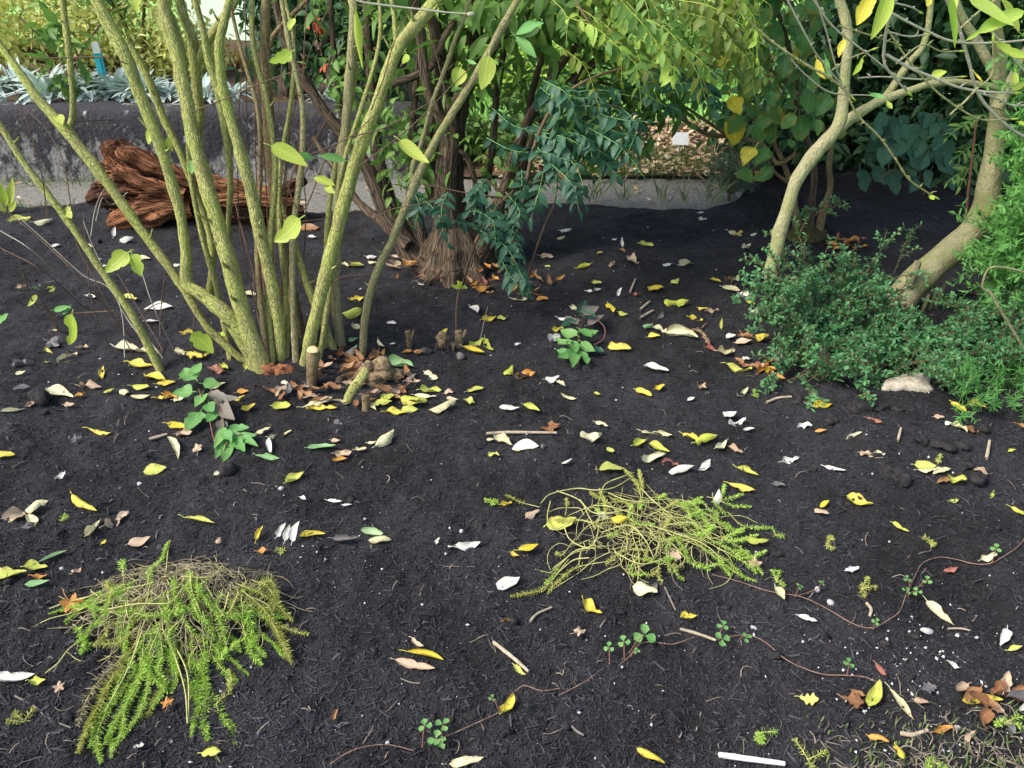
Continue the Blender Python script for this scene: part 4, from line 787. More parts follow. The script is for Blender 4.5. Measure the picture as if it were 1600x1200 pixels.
# dark lanceolate crown leaves of the same tree, high and between its trunks
M = MB(); foliage(M, [cl(800, 50, 3.9), cl(720, 20, 4.3), cl(620, 10, 4.2), cl(850, -40, 4.0), cl(700, -120, 4.2), cl(640, 190, 4.6), cl(560, -60, 4.3), cl(760, 110, 4.6), cl(640, 60, 4.7)], [(.22, .25, .16), (.35, .3, .18), (.3, .3, .18), (.6, .5, .3), (.9, .6, .4), (.15, .2, .2), (.4, .4, .25), (.2, .2, .14), (.3, .3, .25)], 950, .12, .05, 'lance', 6, .07, .25, .35, .4, .1); M.build('crown', M_MIDG, CT)
M = MB(); foliage(M, [cl(890, 190, 4.2), cl(960, 210, 4.2), cl(850, 140, 4.4), cl(1010, 150, 4.2), cl(930, 130, 4.3), cl(1060, 150, 4.3)], [(.2, .2, .12), (.22, .2, .09), (.2, .2, .14), (.22, .2, .10), (.25, .2, .12), (.15, .2, .08)], 900, .07, .034, 'lance', 7, .06, .25, .35, .4, .1); M.build('inner_foliage', M_MIDG, CT)
M = MB(); foliage(M, [(0.1, 4.6, 2.35), (-.5, 4.7, 2.5), (.7, 4.5, 2.4)], [(.7, .6, .35), (.7, .6, .35), (.7, .5, .3)], 2200, .12, .05, 'lance', 8, .09, .25, .35, .4, .2); M.build('crown', M_DKG, CT)

# blue-green pinnate shrub hanging round the trunks
b_ = G(800, 425); BT = thing('bluegreen_shrub', b_, 'sprawling shrub of blue green toothed compound leaves right of the rough trunks', 'shrub')
FR = [ # rachis start, middle, tip, depth
 (700, 300, 690, 325, 692, 362, 3.30), (660, 310, 685, 335, 700, 380, 3.3), (720, 335, 745, 330, 772, 345, 3.3), (745, 330, 770, 345, 775, 395, 3.25), (760, 320, 790, 350, 812, 372, 3.3), (790, 330, 800, 370, 818, 405, 3.25),
 (750, 360, 790, 385, 815, 430, 3.2), (800, 410, 815, 430, 828, 458, 3.15), (780, 350, 740, 352, 712, 345, 3.35), (806, 355, 776, 362, 752, 378, 3.25), (790, 300, 812, 330, 800, 358, 3.3), (835, 210, 880, 225, 905, 262, 3.4), (870, 225, 905, 270, 915, 322, 3.3), (880, 205, 915, 215, 925, 245, 3.35),
 (850, 180, 900, 165, 950, 170, 3.5), (905, 165, 960, 185, 1010, 190, 3.4), (900, 185, 960, 205, 1005, 215, 3.4), (920, 200, 970, 230, 1005, 275, 3.3), (880, 150, 930, 140, 985, 150, 3.5), (840, 230, 862, 262, 872, 310, 3.35), (860, 255, 895, 290, 905, 330, 3.25), (850, 265, 842, 300, 830, 340, 3.35), (820, 240, 850, 238, 885, 250, 3.4),
 (1060, 110, 1085, 125, 1100, 160, 3.5), (1060, 125, 1100, 140, 1135, 168, 3.45), (1030, 90, 1070, 95, 1112, 112, 3.5), (1090, 130, 1110, 145, 1120, 175, 3.4), (980, 105, 1020, 115, 1055, 140, 3.55), (1000, 140, 1030, 160, 1060, 172, 3.5), (760, 280, 745, 300, 742, 325, 3.4), (815, 265, 815, 290, 805, 315, 3.4), (640, 290, 655, 320, 648, 352, 3.45), (900, 240, 940, 250, 965, 275, 3.4), (770, 170, 800, 195, 835, 205, 3.6), (760, 215, 800, 235, 840, 238, 3.6), (780, 400, 800, 435, 820, 455, 3.2), (845, 150, 875, 175, 880, 210, 3.5)]
for _ in range(46):
    x0 = R.uniform(830, 1010); y0 = R.uniform(115, 225); L = R.uniform(55, 95); an = R.uniform(-.1, 1.5)
    if x0 + L * cos(an) > 985 and y0 + L * sin(an) > 150: continue
    FR.append((x0, y0, x0 + L * .5 * cos(an * .6), y0 + L * .5 * sin(an * .6), x0 + L * cos(an), y0 + L * sin(an), R.uniform(3.35, 3.8)))
for k, (x0, y0, x1, y1, x2, y2, Y) in enumerate(FR):
    M = MB(); s = .9 if y0 > 290 else 1.0
    frond(M, [P(x0, y0, Y + .12), P(x1, y1, Y), P(x2, y2, Y - .05)], 6 + (k % 3), .064 * s * R.uniform(.8, 1.2), .035 * s, 'tooth', 0, 1); M.build('compound_leaf', [M_MIDG if k > 42 and k % 2 else M_BLUEG, M_GRN], BT)
for k, (kn, Y) in enumerate([([(800, 425, 9), (815, 330, 9), (838, 220, 8), (880, 150, 7), (960, 110, 5), (1060, 100, 3)], 3.5), ([(806, 425, 7), (802, 360, 6), (790, 310, 5), (760, 280, 4)], 3.45), ([(822, 446, 4), (836, 395, 4), (852, 350, 4), (868, 312, 3), (872, 260, 3)], 3.4), ([(838, 220, 6), (890, 180, 5), (950, 165, 4), (1000, 180, 3)], 3.5), ([(790, 310, 4), (720, 300, 3), (650, 285, 3)], 3.5), ([(722, 445, 4), (740, 390, 4), (770, 330, 3), (800, 300, 3)], 3.35), ([(862, 250, 5), (900, 235, 4), (925, 240, 3)], 3.45)]):
    pts, rad = stem_pts(kn, Y, 0)
    if kn[0][1] > 420: pts[0] = G(*kn[0][:2]) + np.array([0, 0, -.01])
    M = MB(); tube(M, pts, rad, 7, wob=.08, seed=k); M.build('stem', M_BTWIG, BT)
# olive green fronds hanging in from above
b_ = G(1015, 372, H); OT = thing('olive_fronded_tree', P(960, -40, 4.0), 'yellow olive pinnate leaved branch arching in from above the middle', 'branch')
OF = []
for k in range(72):
    x0 = R.uniform(850, 1140); y0 = R.uniform(-70, 75); L = R.uniform(55, 120); an = R.uniform(.35, 1.25)
    OF.append((x0, y0, x0 + L * .5 * cos(an * .7), y0 + L * .5 * sin(an * .7), x0 + L * cos(an), y0 + L * sin(an), R.uniform(3.15, 3.9)))
OF += [(965, -5, 1010, 45, 1050, 105, 3.1), (1005, 40, 1040, 85, 1055, 140, 3.1), (985, 20, 1040, 45, 1070, 80, 3.15), (1070, 20, 1120, 35, 1150, 75, 3.2), (1060, 0, 1110, 10, 1160, 40, 3.2), (900, 10, 930, 30, 950, 70, 3.3), (990, 60, 1000, 95, 1020, 120, 3.3)]
for k, (x0, y0, x1, y1, x2, y2, Y) in enumerate(OF):
    M = MB(); frond(M, [P(x0, y0, Y + .05), P(x1, y1, Y), P(x2, y2, Y - .04)], R.choice([5, 6, 7]), .066, .031, 'lance', 0, 1, .3, .0018, up=(R.uniform(-.4, .4), -.6, .8)); M.build('compound_leaf', [R.choice([M_OLIVE, M_OLIVE, M_MIDG, M_BRIGHT]), M_LIME], OT)
for k, kn in enumerate([[(700, -160, 10), (850, -60, 8), (950, -20, 6), (1010, 40, 4), (1050, 110, 2.5)], [(850, -70, 8), (980, -50, 6), (1080, 0, 4), (1150, 60, 2.5)], [(880, -60, 6), (900, 0, 4), (930, 50, 3)]]):
    pts, rad = stem_pts(kn, 3.5, -.3); M = MB(); tube(M, pts, rad, 7, wob=.06, seed=k); M.build('stem', M_OLIVE if k == 0 else M_BTWIG, OT)

# ------------------------------------------------------------------ hazel-like bush behind, with a mossy multi-stem foot
b_ = G(1262, 372); HZ = thing('roundleaf_bush', b_, 'mossy footed multi stemmed bush with round green leaves browning at their edges', 'bush')
Yh = b_[1]
for k, kn in enumerate([[(1252, 378, 20), (1243, 330, 14), (1236, 290, 12), (1222, 250, 10), (1205, 215, 8), (1190, 180, 6)], [(1264, 378, 18), (1268, 320, 15), (1272, 270, 13), (1262, 220, 12), (1245, 170, 11), (1243, 120, 11), (1228, 60, 10), (1210, 0, 8), (1200, -60, 6)], [(1276, 376, 20), (1286, 330, 15), (1297, 295, 12), (1296, 255, 10), (1305, 200, 8), (1330, 140, 6)], [(1244, 240, 9), (1215, 255, 8), (1190, 225, 8), (1142, 214, 9), (1105, 210, 8), (1075, 192, 8), (1025, 162, 8), (975, 140, 7), (917, 122, 5)], [(1140, 214, 7), (1117, 198, 7), (1090, 180, 6), (1060, 160, 4)], [(1250, 150, 8), (1205, 110, 7), (1170, 75, 6), (1140, 50, 4)], [(1190, 250, 7), (1165, 275, 6), (1150, 240, 5), (1130, 225, 4)], [(1230, 285, 7), (1205, 260, 6), (1180, 190, 6), (1160, 130, 4)]]):
    pts, rad = stem_pts(kn, Yh if k < 3 else Yh + .05, .15)
    if k < 3: pts[0] = pts[0] + np.array([0, 0, -.04])
    M = MB(); tube(M, pts, rad, 12, wob=.09, seed=k + 3, knots=.12); M.build('stem', M_BSTEM if k != 1 else M_RBARK, HZ)
M = MB(); blob(M, [b_[0], b_[1] + .03, b_[2]], .115, 8, (1.1, .9, .8), .25, 24, 14); M.build('root_flare', barkmat('moss', (.11, .12, .02), (.06, .07, .015), (.1, .07, .04), 70, .6, .01, .9), HZ)
HZL = [(1172, 135, 40), (1200, 140, 36), (1270, 125, 34), (1192, 190, 34), (1205, 155, 38), (1170, 245, 34), (1190, 245, 34), (1165, 275, 34), (1192, 272, 34), (1212, 130, 38), (1215, 180, 34), (1262, 160, 40), (1285, 165, 40), (1240, 150, 30), (1225, 105, 40), (1180, 90, 44), (1160, 70, 40), (1210, 60, 48), (1255, 70, 46), (1280, 40, 44), (1195, 25, 44), (1240, 25, 46), (1150, 165, 34), (1232, 190, 34), (1275, 200, 30), (1160, 110, 36), (1290, 90, 36), (1270, 10, 40), (1310, 115, 30), (1140, 120, 30), (1172, 40, 40), (1300, 55, 36), (1205, 215, 26), (1185, 210, 28), (1236, 225, 24)]
HZL += [(R.uniform(1130, 1310), R.uniform(-40, 215), R.uniform(26, 44)) for _ in range(62)]
for k, (px, py, sz) in enumerate(HZL):
    c = P(px, py, Yh - .12 + R.uniform(-.12, .22) - (.15 if k < 35 else 0)); r = sz / ppm(c) * .46 * R.uniform(.75, 1.15); d = unit(np.array([R.uniform(-.9, .9), R.uniform(-.6, .2), -.6])); M = MB()
    leaf_at(M, c - d * r, c + d * r, np.array([R.uniform(-.5, .5), -.75, .75]), r * 1.6, R.choice(['round', 'ovate']), R.uniform(.3, .9), R.uniform(0, 1.0), R.uniform(-.5, .5), .09, tint=R.random(), stalk=.3, seed=k); M.build('leaf', M_HAZEL if k % 17 != 5 else M_YEL, HZ)

# ------------------------------------------------------------------ pale smooth-barked trees on the right
b_ = G(1292, 572); RA = thing('curved_pale_tree', b_, 'slim pale barked tree that curves up out of the small leaved evergreen and forks', 'tree')
Yr = b_[1]
for k, (kn, lean, y0) in enumerate([([(1300, 585, 34), (1280, 552, 30), (1256, 528, 28), (1232, 495, 27), (1214, 462, 27), (1205, 428, 27), (1211, 395, 26), (1220, 360, 25), (1231, 322, 25), (1245, 282, 26), (1268, 246, 28), (1292, 220, 29), (1310, 195, 26), (1317, 165, 22), (1320, 120, 20), (1325, 70, 20), (1320, 25, 19), (1305, -20, 18), (1290, -70, 17)], .5, Yr),
      ([(1306, 206, 22), (1330, 185, 21), (1356, 168, 19), (1384, 154, 17), (1420, 142, 15), (1455, 131, 13), (1500, 128, 12), (1545, 135, 10), (1600, 150, 8)], .1, 3.1),
      ([(1380, 156, 15), (1400, 128, 14), (1420, 98, 13), (1442, 72, 12), (1452, 30, 12), (1455, -20, 11)], .1, 3.15)]):
    pts, rad = stem_pts(kn, y0, lean)
    M = MB(); tube(M, pts, np.array(rad) * 1.0, 20, wob=.06, seed=k + 41, res=8, knots=.34); M.build('trunk' if k == 0 else 'limb', M_PBARK, RA)
M = MB(); foliage(M, [(.7, 4.0, 1.95), (1.6, 4.2, 2.0), (1.2, 3.6, 2.2), (-.1, 4.1, 2.1), (2.3, 4.3, 2.0)], [(.7, .7, .3), (.7, .7, .3), (.6, .6, .3), (.6, .6, .3), (.6, .6, .3)], 4200, .12, .055, 'ovate', 8, .09, .25, .35, .4, .1); M.build('crown', M_MIDG, RA)  # unseen leaf canopy overhead, added to shade the back right
# small cut scar
c = P(1216, 421, Yr - .02 + .5 * 5.5 / 18); M = MB(); blob(M, c, .013, 2, (1, .6, 1.2), .1, 10, 7); M.build('knot', M_RBARK, RA)
b_ = G(1400, 488); RB = thing('leaning_pale_tree', b_, 'thick pale barked tree leaning right from behind the small leaved evergreen', 'tree')
for k, (kn, lean, y0) in enumerate([([(1385, 500, 60), (1408, 470, 60), (1432, 440, 60), (1462, 412, 58), (1495, 385, 54), (1522, 360, 52), (1538, 330, 50), (1545, 290, 44), (1552, 250, 39), (1557, 200, 35), (1560, 150, 27), (1562, 90, 23), (1556, 30, 20), (1550, -40, 18)], .3, b_[1]),
      ([(1558, 170, 26), (1590, 110, 22), (1625, 40, 20), (1660, -40, 18)], .05, 3.3), ([(1556, 120, 20), (1530, 70, 18), (1500, 20, 16), (1480, -40, 14)], .05, 3.35)]):
    pts, rad = stem_pts(kn, y0, lean)
    if k == 0: pts[0] = pts[0] + np.array([0, 0, -.05])
    M = MB(); tube(M, pts, rad, 24, wob=.06, seed=k + 60, res=8, knots=.2); M.build('trunk' if k == 0 else 'limb', M_PBARK, RB)
for k, (px, py, w, h_) in enumerate([(1425, 428, 14, 26), (1440, 485, 8, 34), (1452, 478, 8, 40), (1465, 465, 10, 30)]):
    p = P(px, py, b_[1] - .02 + .02 * k); r = w / 2 / ppm(p); M = MB(); tube(M, [p + [0, 0, -.05], p + [.005, 0, 0], p + [.012, 0, h_ / ppm(p) * .8]], [r, r * .95, r * .7], 8, wob=.1, seed=k); M.build('stub', M_PBARK, RB)
# bare budded branches reaching across the top right, with the last leaves
BR = [[(1140, -20, 6), (1165, 25, 5), (1200, 60, 5), (1250, 95, 5), (1300, 124, 5), (1322, 145, 4.5), (1340, 180, 4.5), (1375, 215, 4), (1400, 250, 4), (1420, 280, 4), (1445, 298, 3.5), (1460, 307, 3)],
      [(1402, -15, 6), (1390, 25, 6), (1383, 60, 6), (1382, 98, 5.5), (1398, 122, 5), (1418, 143, 4)], [(1384, 85, 6), (1420, 105, 6), (1455, 120, 6), (1500, 137, 5), (1545, 144, 5), (1585, 145, 4)], [(1484, 179, 3.5), (1506, 160, 4), (1525, 140, 4), (1550, 115, 4), (1552, 65, 4)], [(1392, 20, 5), (1440, 45, 5), (1490, 65, 5), (1550, 67, 4.5), (1610, 62, 4)],
      [(1470, -20, 8), (1495, 35, 7), (1512, 90, 7), (1528, 145, 6), (1555, 180, 6), (1590, 208, 6), (1630, 225, 5)], [(1386, 45, 4), (1420, 95, 4), (1460, 140, 4), (1500, 170, 4), (1535, 187, 3.5), (1580, 186, 3)], [(1265, -10, 4), (1300, 40, 4), (1345, 76, 3.5), (1395, 115, 3)], [(1388, 50, 4), (1420, 57, 3.5), (1447, 54, 3)], [(1288, 118, 3), (1325, 93, 3), (1362, 78, 3)], [(1275, 0, 3.5), (1290, 45, 3.5), (1305, 100, 3), (1315, 130, 3)],
      [(1235, 92, 3.5), (1260, 118, 3), (1300, 145, 3), (1360, 149, 2.5)], [(1400, 100, 3.5), (1440, 70, 3), (1470, 80, 3), (1498, 80, 3)], [(1340, 122, 3), (1380, 120, 3), (1440, 124, 3), (1500, 120, 2.5)], [(1545, 45, 5), (1575, 80, 5), (1600, 110, 5), (1640, 140, 4)], [(1500, 45, 4), (1540, 10, 4), (1590, -20, 4)], [(1375, 0, 4), (1420, 10, 3.5), (1436, 18, 3)], [(1530, 145, 4), (1560, 155, 3.5), (1585, 165, 3.5), (1620, 162, 3)], [(1310, 40, 3), (1360, 55, 3), (1400, 68, 2.5)], [(1225, -10, 4), (1262, 60, 3.5), (1280, 90, 3), (1330, 150, 2.5)]]
for k, kn in enumerate(BR):
    Y = [2.45, 2.3, 2.3, 2.28, 2.4, 2.5][k] if k < 6 else 2.4 + .03 * (k % 6)
    pts, rad = stem_pts(kn, Y, .05); M = MB(); c, rr = tube(M, pts, rad, 7, wob=.10, seed=k, knots=.35, res=6)
    for j in range(3, len(c) - 1, 5):
        q = c[j] + np.array([R.uniform(-.006, .006), -.004, R.uniform(.002, .008)]); d = unit(NR.normal(size=3) + (c[j] - c[j - 1]) * 40)
        tube(M, [c[j], q, q + d * .012], [.0018, .0025, .0008], 5, res=2)
    M.build('branch', M_TWIG if k % 3 else M_PBARK, RB)
    B = MB(); tube(B, [c[-1] - (c[-1] - c[-2]) * .3, c[-1] + unit(c[-1] - c[-2]) * .010, c[-1] + unit(c[-1] - c[-2]) * .024], [rr[-1] * .9, rr[-1] * 1.5, .0006], 6, res=4); B.build('bud', M_LIME, RB)
for k, (x0, y0, x1, y1, w, mi, Y) in enumerate([(1362, -8, 1338, 40, 30, 2, 2.3), (1390, -10, 1360, 62, 26, 0, 2.3), (1484, -5, 1492, 75, 16, 3, 2.35), (1600, 18, 1508, 64, 24, 3, 2.3), (1515, -4, 1588, 42, 26, 3, 2.3), (1592, 50, 1560, -10, 22, 0, 2.35), (1555, 67, 1612, 90, 20, 0, 2.3), (1455, 121, 1480, 112, 16, 0, 2.35), (1605, 128, 1580, 142, 12, 0, 2.35), (1586, 112, 1588, 138, 14, 0, 2.4), (1276, 92, 1290, 124, 12, 2, 2.5), (1290, 90, 1300, 130, 10, 1, 2.5), (1348, 90, 1332, 118, 9, 0, 2.45), (1360, 146, 1384, 152, 10, 1, 2.45), (1386, 158, 1394, 170, 9, 0, 2.45), (1452, -8, 1448, 10, 12, 2, 2.3), (1495, -8, 1492, 18, 12, 0, 2.4), (1592, 190, 1606, 196, 8, 0, 2.4), (1452, 306, 1460, 312, 8, 0, 2.5), (1522, 112, 1536, 128, 6, 2, 2.4), (1560, 90, 1540, 112, 10, 1, 2.45), (1320, 60, 1310, 90, 12, 2, 2.6)]):
    p0 = P(x0, y0, Y); p1 = P(x1, y1, Y - .03); M = MB(); leaf_at(M, p0, p1, np.array([R.uniform(-.4, .4), -.8, .5]), w / ppm(p0), 'ovate' if w > 14 else 'lance', R.uniform(.3, .8), R.uniform(0, .6), R.uniform(-.3, .3), .03, tint=R.random(), seed=k + 200, nt=12); M.build('leaf', [M_LIME, M_GRN, M_YEL, M_BRIGHT][mi], RB)

# ------------------------------------------------------------------ low evergreen with tiny leaves and its neighbours
def sprays(t, pts, mat, smat, Ls, leafL, leafW, dens, prof='obov', lean=(0, -.3, .8), name='foliage', droop=.25, sr=.002, twolevel=True, spr=.55):
    """twiggy sprays set with small leaves, merged into a handful of leafy branches"""
    lean = np.array(lean, float); groups = {}
    for k, p in enumerate(pts): groups.setdefault(0, []).append(p)
    for gk, ps in groups.items():
        M = MB(); bs, ds, ns = [], [], []
        for p in ps:
            L = R.uniform(*Ls); d = unit(lean + NR.normal(0, spr, 3)); e = p + d * L; e[2] -= droop * L * .4
            lines = [(p, (p + e) / 2 + np.array([0, 0, .12 * L]), e)]
            if twolevel:
                for _ in range(3):
                    a = R.uniform(.25, .8); s = p + (e - p) * a + np.array([0, 0, .1 * L * (1 - abs(2 * a - 1))]); d2 = unit(d + NR.normal(0, .65, 3)); lines.append((s, s + d2 * L * .22 + np.array([0, 0, .01]), s + d2 * L * .42))
            for ln in lines:
                S = MB(); c, _ = tube(S, ln, [sr, sr * .8, sr * .4], 4, res=4, cap=False); M.add(S.v[0], S.q[0], None, S.a[0], 1)
                tot = np.linalg.norm(c[-1] - c[0]); m = max(4, int(tot * dens)); tt = np.linspace(.1, 1, m)
                for a in tt:
                    i = min(len(c) - 2, int(a * (len(c) - 1))); tg = unit(c[i + 1] - c[i]); bs.append(c[i] + (c[i + 1] - c[i]) * ((a * (len(c) - 1)) % 1)); sd_ = unit(np.cross(tg, NR.normal(size=3))); ds.append(tg * .55 + sd_); ns.append(np.array([0, -.1, 1]) + tg * .5 + NR.normal(0, .35, 3))
        n = len(bs); batch(M, bs, np.array(ds), np.array(ns), leafL * (.7 + .6 * NR.random(n)), leafW * (.7 + .6 * NR.random(n)), prof, 3, .25, .1, 0, np.clip(R.random() * .4 + .6 * NR.random(n), 0, 1))
        M.build(name, [mat, smat], t)
b_ = G(1380, 585); BX = thing('small_leaved_evergreen', b_, 'low spreading evergreen shrub with tiny glossy leaves at the foot of the pale trunks', 'shrub')
outl = [(1222, 520), (1232, 440), (1255, 405), (1290, 415), (1340, 408), (1380, 440), (1400, 490), (1450, 510), (1500, 485), (1560, 460), (1620, 470), (1640, 610), (1540, 615), (1450, 622), (1340, 612), (1250, 602), (1212, 568)]
def inside(px, py, poly):
    c = False
    for i in range(len(poly)):
        x1, y1 = poly[i]; x2, y2 = poly[i - 1]
        if (y1 > py) != (y2 > py) and px < (x2 - x1) * (py - y1) / (y2 - y1) + x1: c = not c
    return c
pts = []
while len(pts) < 560:
    px, py = R.uniform(1185, 1645), R.uniform(395, 622)
    if not inside(px, py, outl): continue
    f = (622 - py) / 205.0; Y = 2.54 + .42 * max(0, f) + R.uniform(-.05, .16) + .10 * f
    p = P(px, py + 22, Y); p[2] = max(p[2], float(H(p[0], p[1])) + .01); pts.append(p)
sprays(BX, pts, M_BOX, M_BTWIG, (.09, .17), .019, .010, 170)
ro = []
for _ in range(70):
    px, py = R.choice([(R.uniform(1225, 1400), R.uniform(400, 440)), (R.uniform(1215, 1255), R.uniform(430, 600)), (R.uniform(1220, 1640), R.uniform(595, 640)), (R.uniform(1490, 1600), R.uniform(465, 520))]); f = max(0, (622 - py) / 205.0); p = P(px, py + 18, 2.54 + .5 * f); p[2] = max(p[2], float(H(p[0], p[1])) + .01); ro.append(p)
sprays(BX, ro, M_BOX, M_BTWIG, (.15, .27), .019, .010, 150, 'obov', (0, -.35, .8), 'foliage', .3, .002, True, .7)
for k in range(14):
    S = MB(); e = pts[k * 19]; r0 = b_ + np.array([R.uniform(-.2, .3), R.uniform(-.05, .15), -.02]); tube(S, [r0, (r0 + e) / 2 + [0, 0, .06], e], [.006, .005, .003], 6, seed=k, wob=.05); S.build('stem', M_BTWIG, BX)
for (px, py) in []: pass
b_ = G(1590, 640); FE = thing('feathery_weed', b_, 'bright green feathery weeds on the right edge in front of the evergreen', 'weed')
pts = []
for _ in range(46):
    px, py = R.uniform(1480, 1625), R.uniform(575, 650); p = G(px, py); pts.append(p + [0, 0, .005])
sprays(FE, pts, M_FEATH, M_GRN, (.08, .15), .026, .004, 190, 'needle', (0, -.35, .9), 'foliage', .3, .0012)
b_ = G(1640, 560); FR_ = thing('fine_leaved_shrub', b_ + np.array([.1, .3, 0]), 'tall bright green fine leaved shrub at the right edge behind the leaning trunk', 'shrub')
pts = []
for _ in range(430):
    py = R.uniform(225, 480); px = R.uniform(1515 if py > 330 else 1560, 1690); Y = R.uniform(2.9, 3.3)
    if _ % 5 == 0: py = R.uniform(40, 240); px = R.uniform(1622, 1700)
    if py < 345: px = max(px, 1622)
    elif py < 430: px = max(px, 1572)
    if py > 430: px = R.uniform(1560, 1690)
    pts.append(P(px, py + 20, Y))
sprays(FR_, pts, M_FEATH, M_GRN, (.12, .22), .030, .009, 110, 'lance', (-.35, -.2, .5), 'foliage', .35, .0016)
for k in range(8):
    S = MB(); e = pts[k * 23]; r0 = FR_.location; r0 = np.array([r0[0] + R.uniform(-.1, .3), r0[1] + R.uniform(-.1, .1), r0[2] - .02]); tube(S, [r0, (r0 + e) / 2 + [.05, 0, .1], e], [.008, .006, .003], 6, seed=k, wob=.05); S.build('stem', M_RTWIG, FR_)
pts, rad = stem_pts([(1600, 545, 6), (1580, 512, 6), (1560, 480, 6), (1548, 458, 6), (1535, 448, 4), (1545, 420, 4), (1570, 418, 4), (1600, 425, 4)], 2.6, .0); M = MB(); tube(M, pts, rad, 7, wob=.1, seed=5); M.build('bare_stem', M_PBARK, FR_)
pts, rad = stem_pts([(1508, 375, 5), (1512, 310, 5), (1520, 240, 4.5), (1525, 190, 4)], 3.6, .0); M = MB(); tube(M, pts, rad, 7, seed=6); M.build('red_stem', M_RTWIG, FR_)
for k, (x0, y0, x1, y1) in enumerate([(1520, 190, 1480, 215), (1530, 225, 1490, 250), (1525, 260, 1480, 285), (1540, 180, 1500, 200), (1530, 240, 1500, 290)]):
    M = MB(); frond(M, [P(x0, y0, 3.7), P((x0 + x1) / 2, (y0 + y1) / 2 - 4, 3.65), P(x1, y1, 3.6)], 5, .055, .018, 'lance', 0, 1); M.build('compound_leaf', [M_MIDG, M_GRN], FR_)
b_ = G(1222, 490); t = thing('trunk_shoots', P(1215, 455, Yr + .1), 'leafy green shoots sprouting round the knee of the curved pale trunk', 'shoots')
pts = [P(R.gauss(1214, 12), R.uniform(425, 520), Yr + .06 + R.uniform(-.03, .05)) for _ in range(40)] + [P(1180 - 10 * i, 452 + 4 * i, Yr + .1) for i in range(-2, 4)]
sprays(t, pts, M_BOX, M_BTWIG, (.05, .11), .017, .009, 190, 'obov', (-.1, -.5, .5))
t = thing('evergreen_twig', P(1240, 350, 4.0), 'thin leafy evergreen twig crossing in front of the mossy foot', 'twig')
pts = [P(1240 + 12 * i, 350 - 5 * i, 4.05 - .01 * i) for i in range(7)]; S = MB(); tube(S, pts, [.003] * 6 + [.0015], 5); S.build('stem', M_BTWIG, t); sprays(t, pts * 2, M_BOX, M_BTWIG, (.04, .08), .016, .009, 170)
# little conifer and grass tufts at the back of the bed
b_ = G(1140, 300); b_[2] = -.02; t = thing('dwarf_conifer', b_, 'small soft blue green dwarf conifer at the far edge of the bed', 'shrub')
pts = [b_ + np.array([R.gauss(0, .07), R.gauss(0, .06), R.uniform(.02, .24)]) for _ in range(120)]
sprays(t, pts, M_CONIF, M_BTWIG, (.05, .09), .022, .0025, 320, 'needle', (0, -.1, .8)); S = MB(); tube(S, [b_ + [0, 0, -.03], b_ + [0, 0, .1], b_ + [.01, 0, .22]], [.012, .01, .005], 8); S.build('trunk', M_BTWIG, t)
for k, (px, py, n, lb) in enumerate([(928, 300, 26, 'arching dark grass tuft at the bed edge nearest the blue green shrub'), (975, 302, 20, 'dark grass tuft in the middle of the far bed edge'), (1035, 304, 18, 'thin upright grass tuft at the bed edge below the white sign'), (1108, 306, 24, 'dark grass tuft beside the dwarf conifer'), (1070, 305, 14, 'sparse grass tuft at the bed edge between two others')]):
    p = G(px, py + 12); t = thing('grass_tuft', p, lb, 'grass tuft', 'grass tufts along the far bed edge')
    az = NR.random(n) * 6.28; ln = .3 + .6 * NR.random(n); M = MB(); batch(M, p + NR.normal(0, .025, (n, 3)) * [1, 1, .1], np.stack([np.cos(az) * ln, np.sin(az) * ln, np.ones(n)], -1), np.stack([-np.cos(az), -np.sin(az), ln], -1), .12 + .12 * NR.random(n), .007, 'needle', 6, .4, .5 * NR.random(n)); M.build('blades', M_DGRASS, t)
p0 = G(15, 330); p0[2] = -.03; t = thing('lime_weed', p0, 'lime leaved weed by the gravel path at the left edge', 'weed')
for k, (x0, y0, x1, y1, w) in enumerate([(8, 320, 2, 285, 16), (10, 322, 20, 276, 16), (6, 330, -12, 300, 14), (14, 330, 26, 312, 10), (-6, 322, -30, 290, 14)]):
    a_ = P(x0, y0, 4.6); e_ = P(x1, y1, 4.58); M = MB(); leaf_at(M, a_, e_, np.array([.1, -.8, .5]), w / ppm(a_), 'ovate', .5, .4, .1, .04, tint=R.random(), seed=k); M.build('leaf', M_LIME, t)
S = MB(); tube(S, [p0, P(8, 322, 4.62), P(10, 300, 4.62)], [.004, .003, .002], 5); S.build('stem', M_GRN, t)
# white sign on its post
b_ = P(1058, 246, 5.95); b_[2] = -.02; t = thing('plant_sign', b_, 'small blank white plant sign on a white post across the path', 'sign')
top = P(1063, 216, 5.93); M = MB(); tube(M, [b_ + [0, 0, -.03], (b_ + top) / 2, top + [0, .012, -.02]], [.009, .009, .009], 8); M.build('post', M_WHITE, t)
M = MB(); w, h_ = .058, .042
v = [(-w, -.004, -h_), (w, -.004, -h_ - .003), (w, -.004, h_ - .003), (-w, -.004, h_), (-w, .006, -h_), (w, .006, -h_ - .003), (w, .006, h_ - .003), (-w, .006, h_)]
v = [(x_, y_ + .55 * z_, z_ * .9) for x_, y_, z_ in v]; M.add(np.array(v) + top + [0, -.006, 0], [(0, 1, 2, 3), (7, 6, 5, 4), (0, 4, 5, 1), (1, 5, 6, 2), (2, 6, 7, 3), (3, 7, 4, 0)]); M.build('plate', M_WHITE, t, smooth=False)

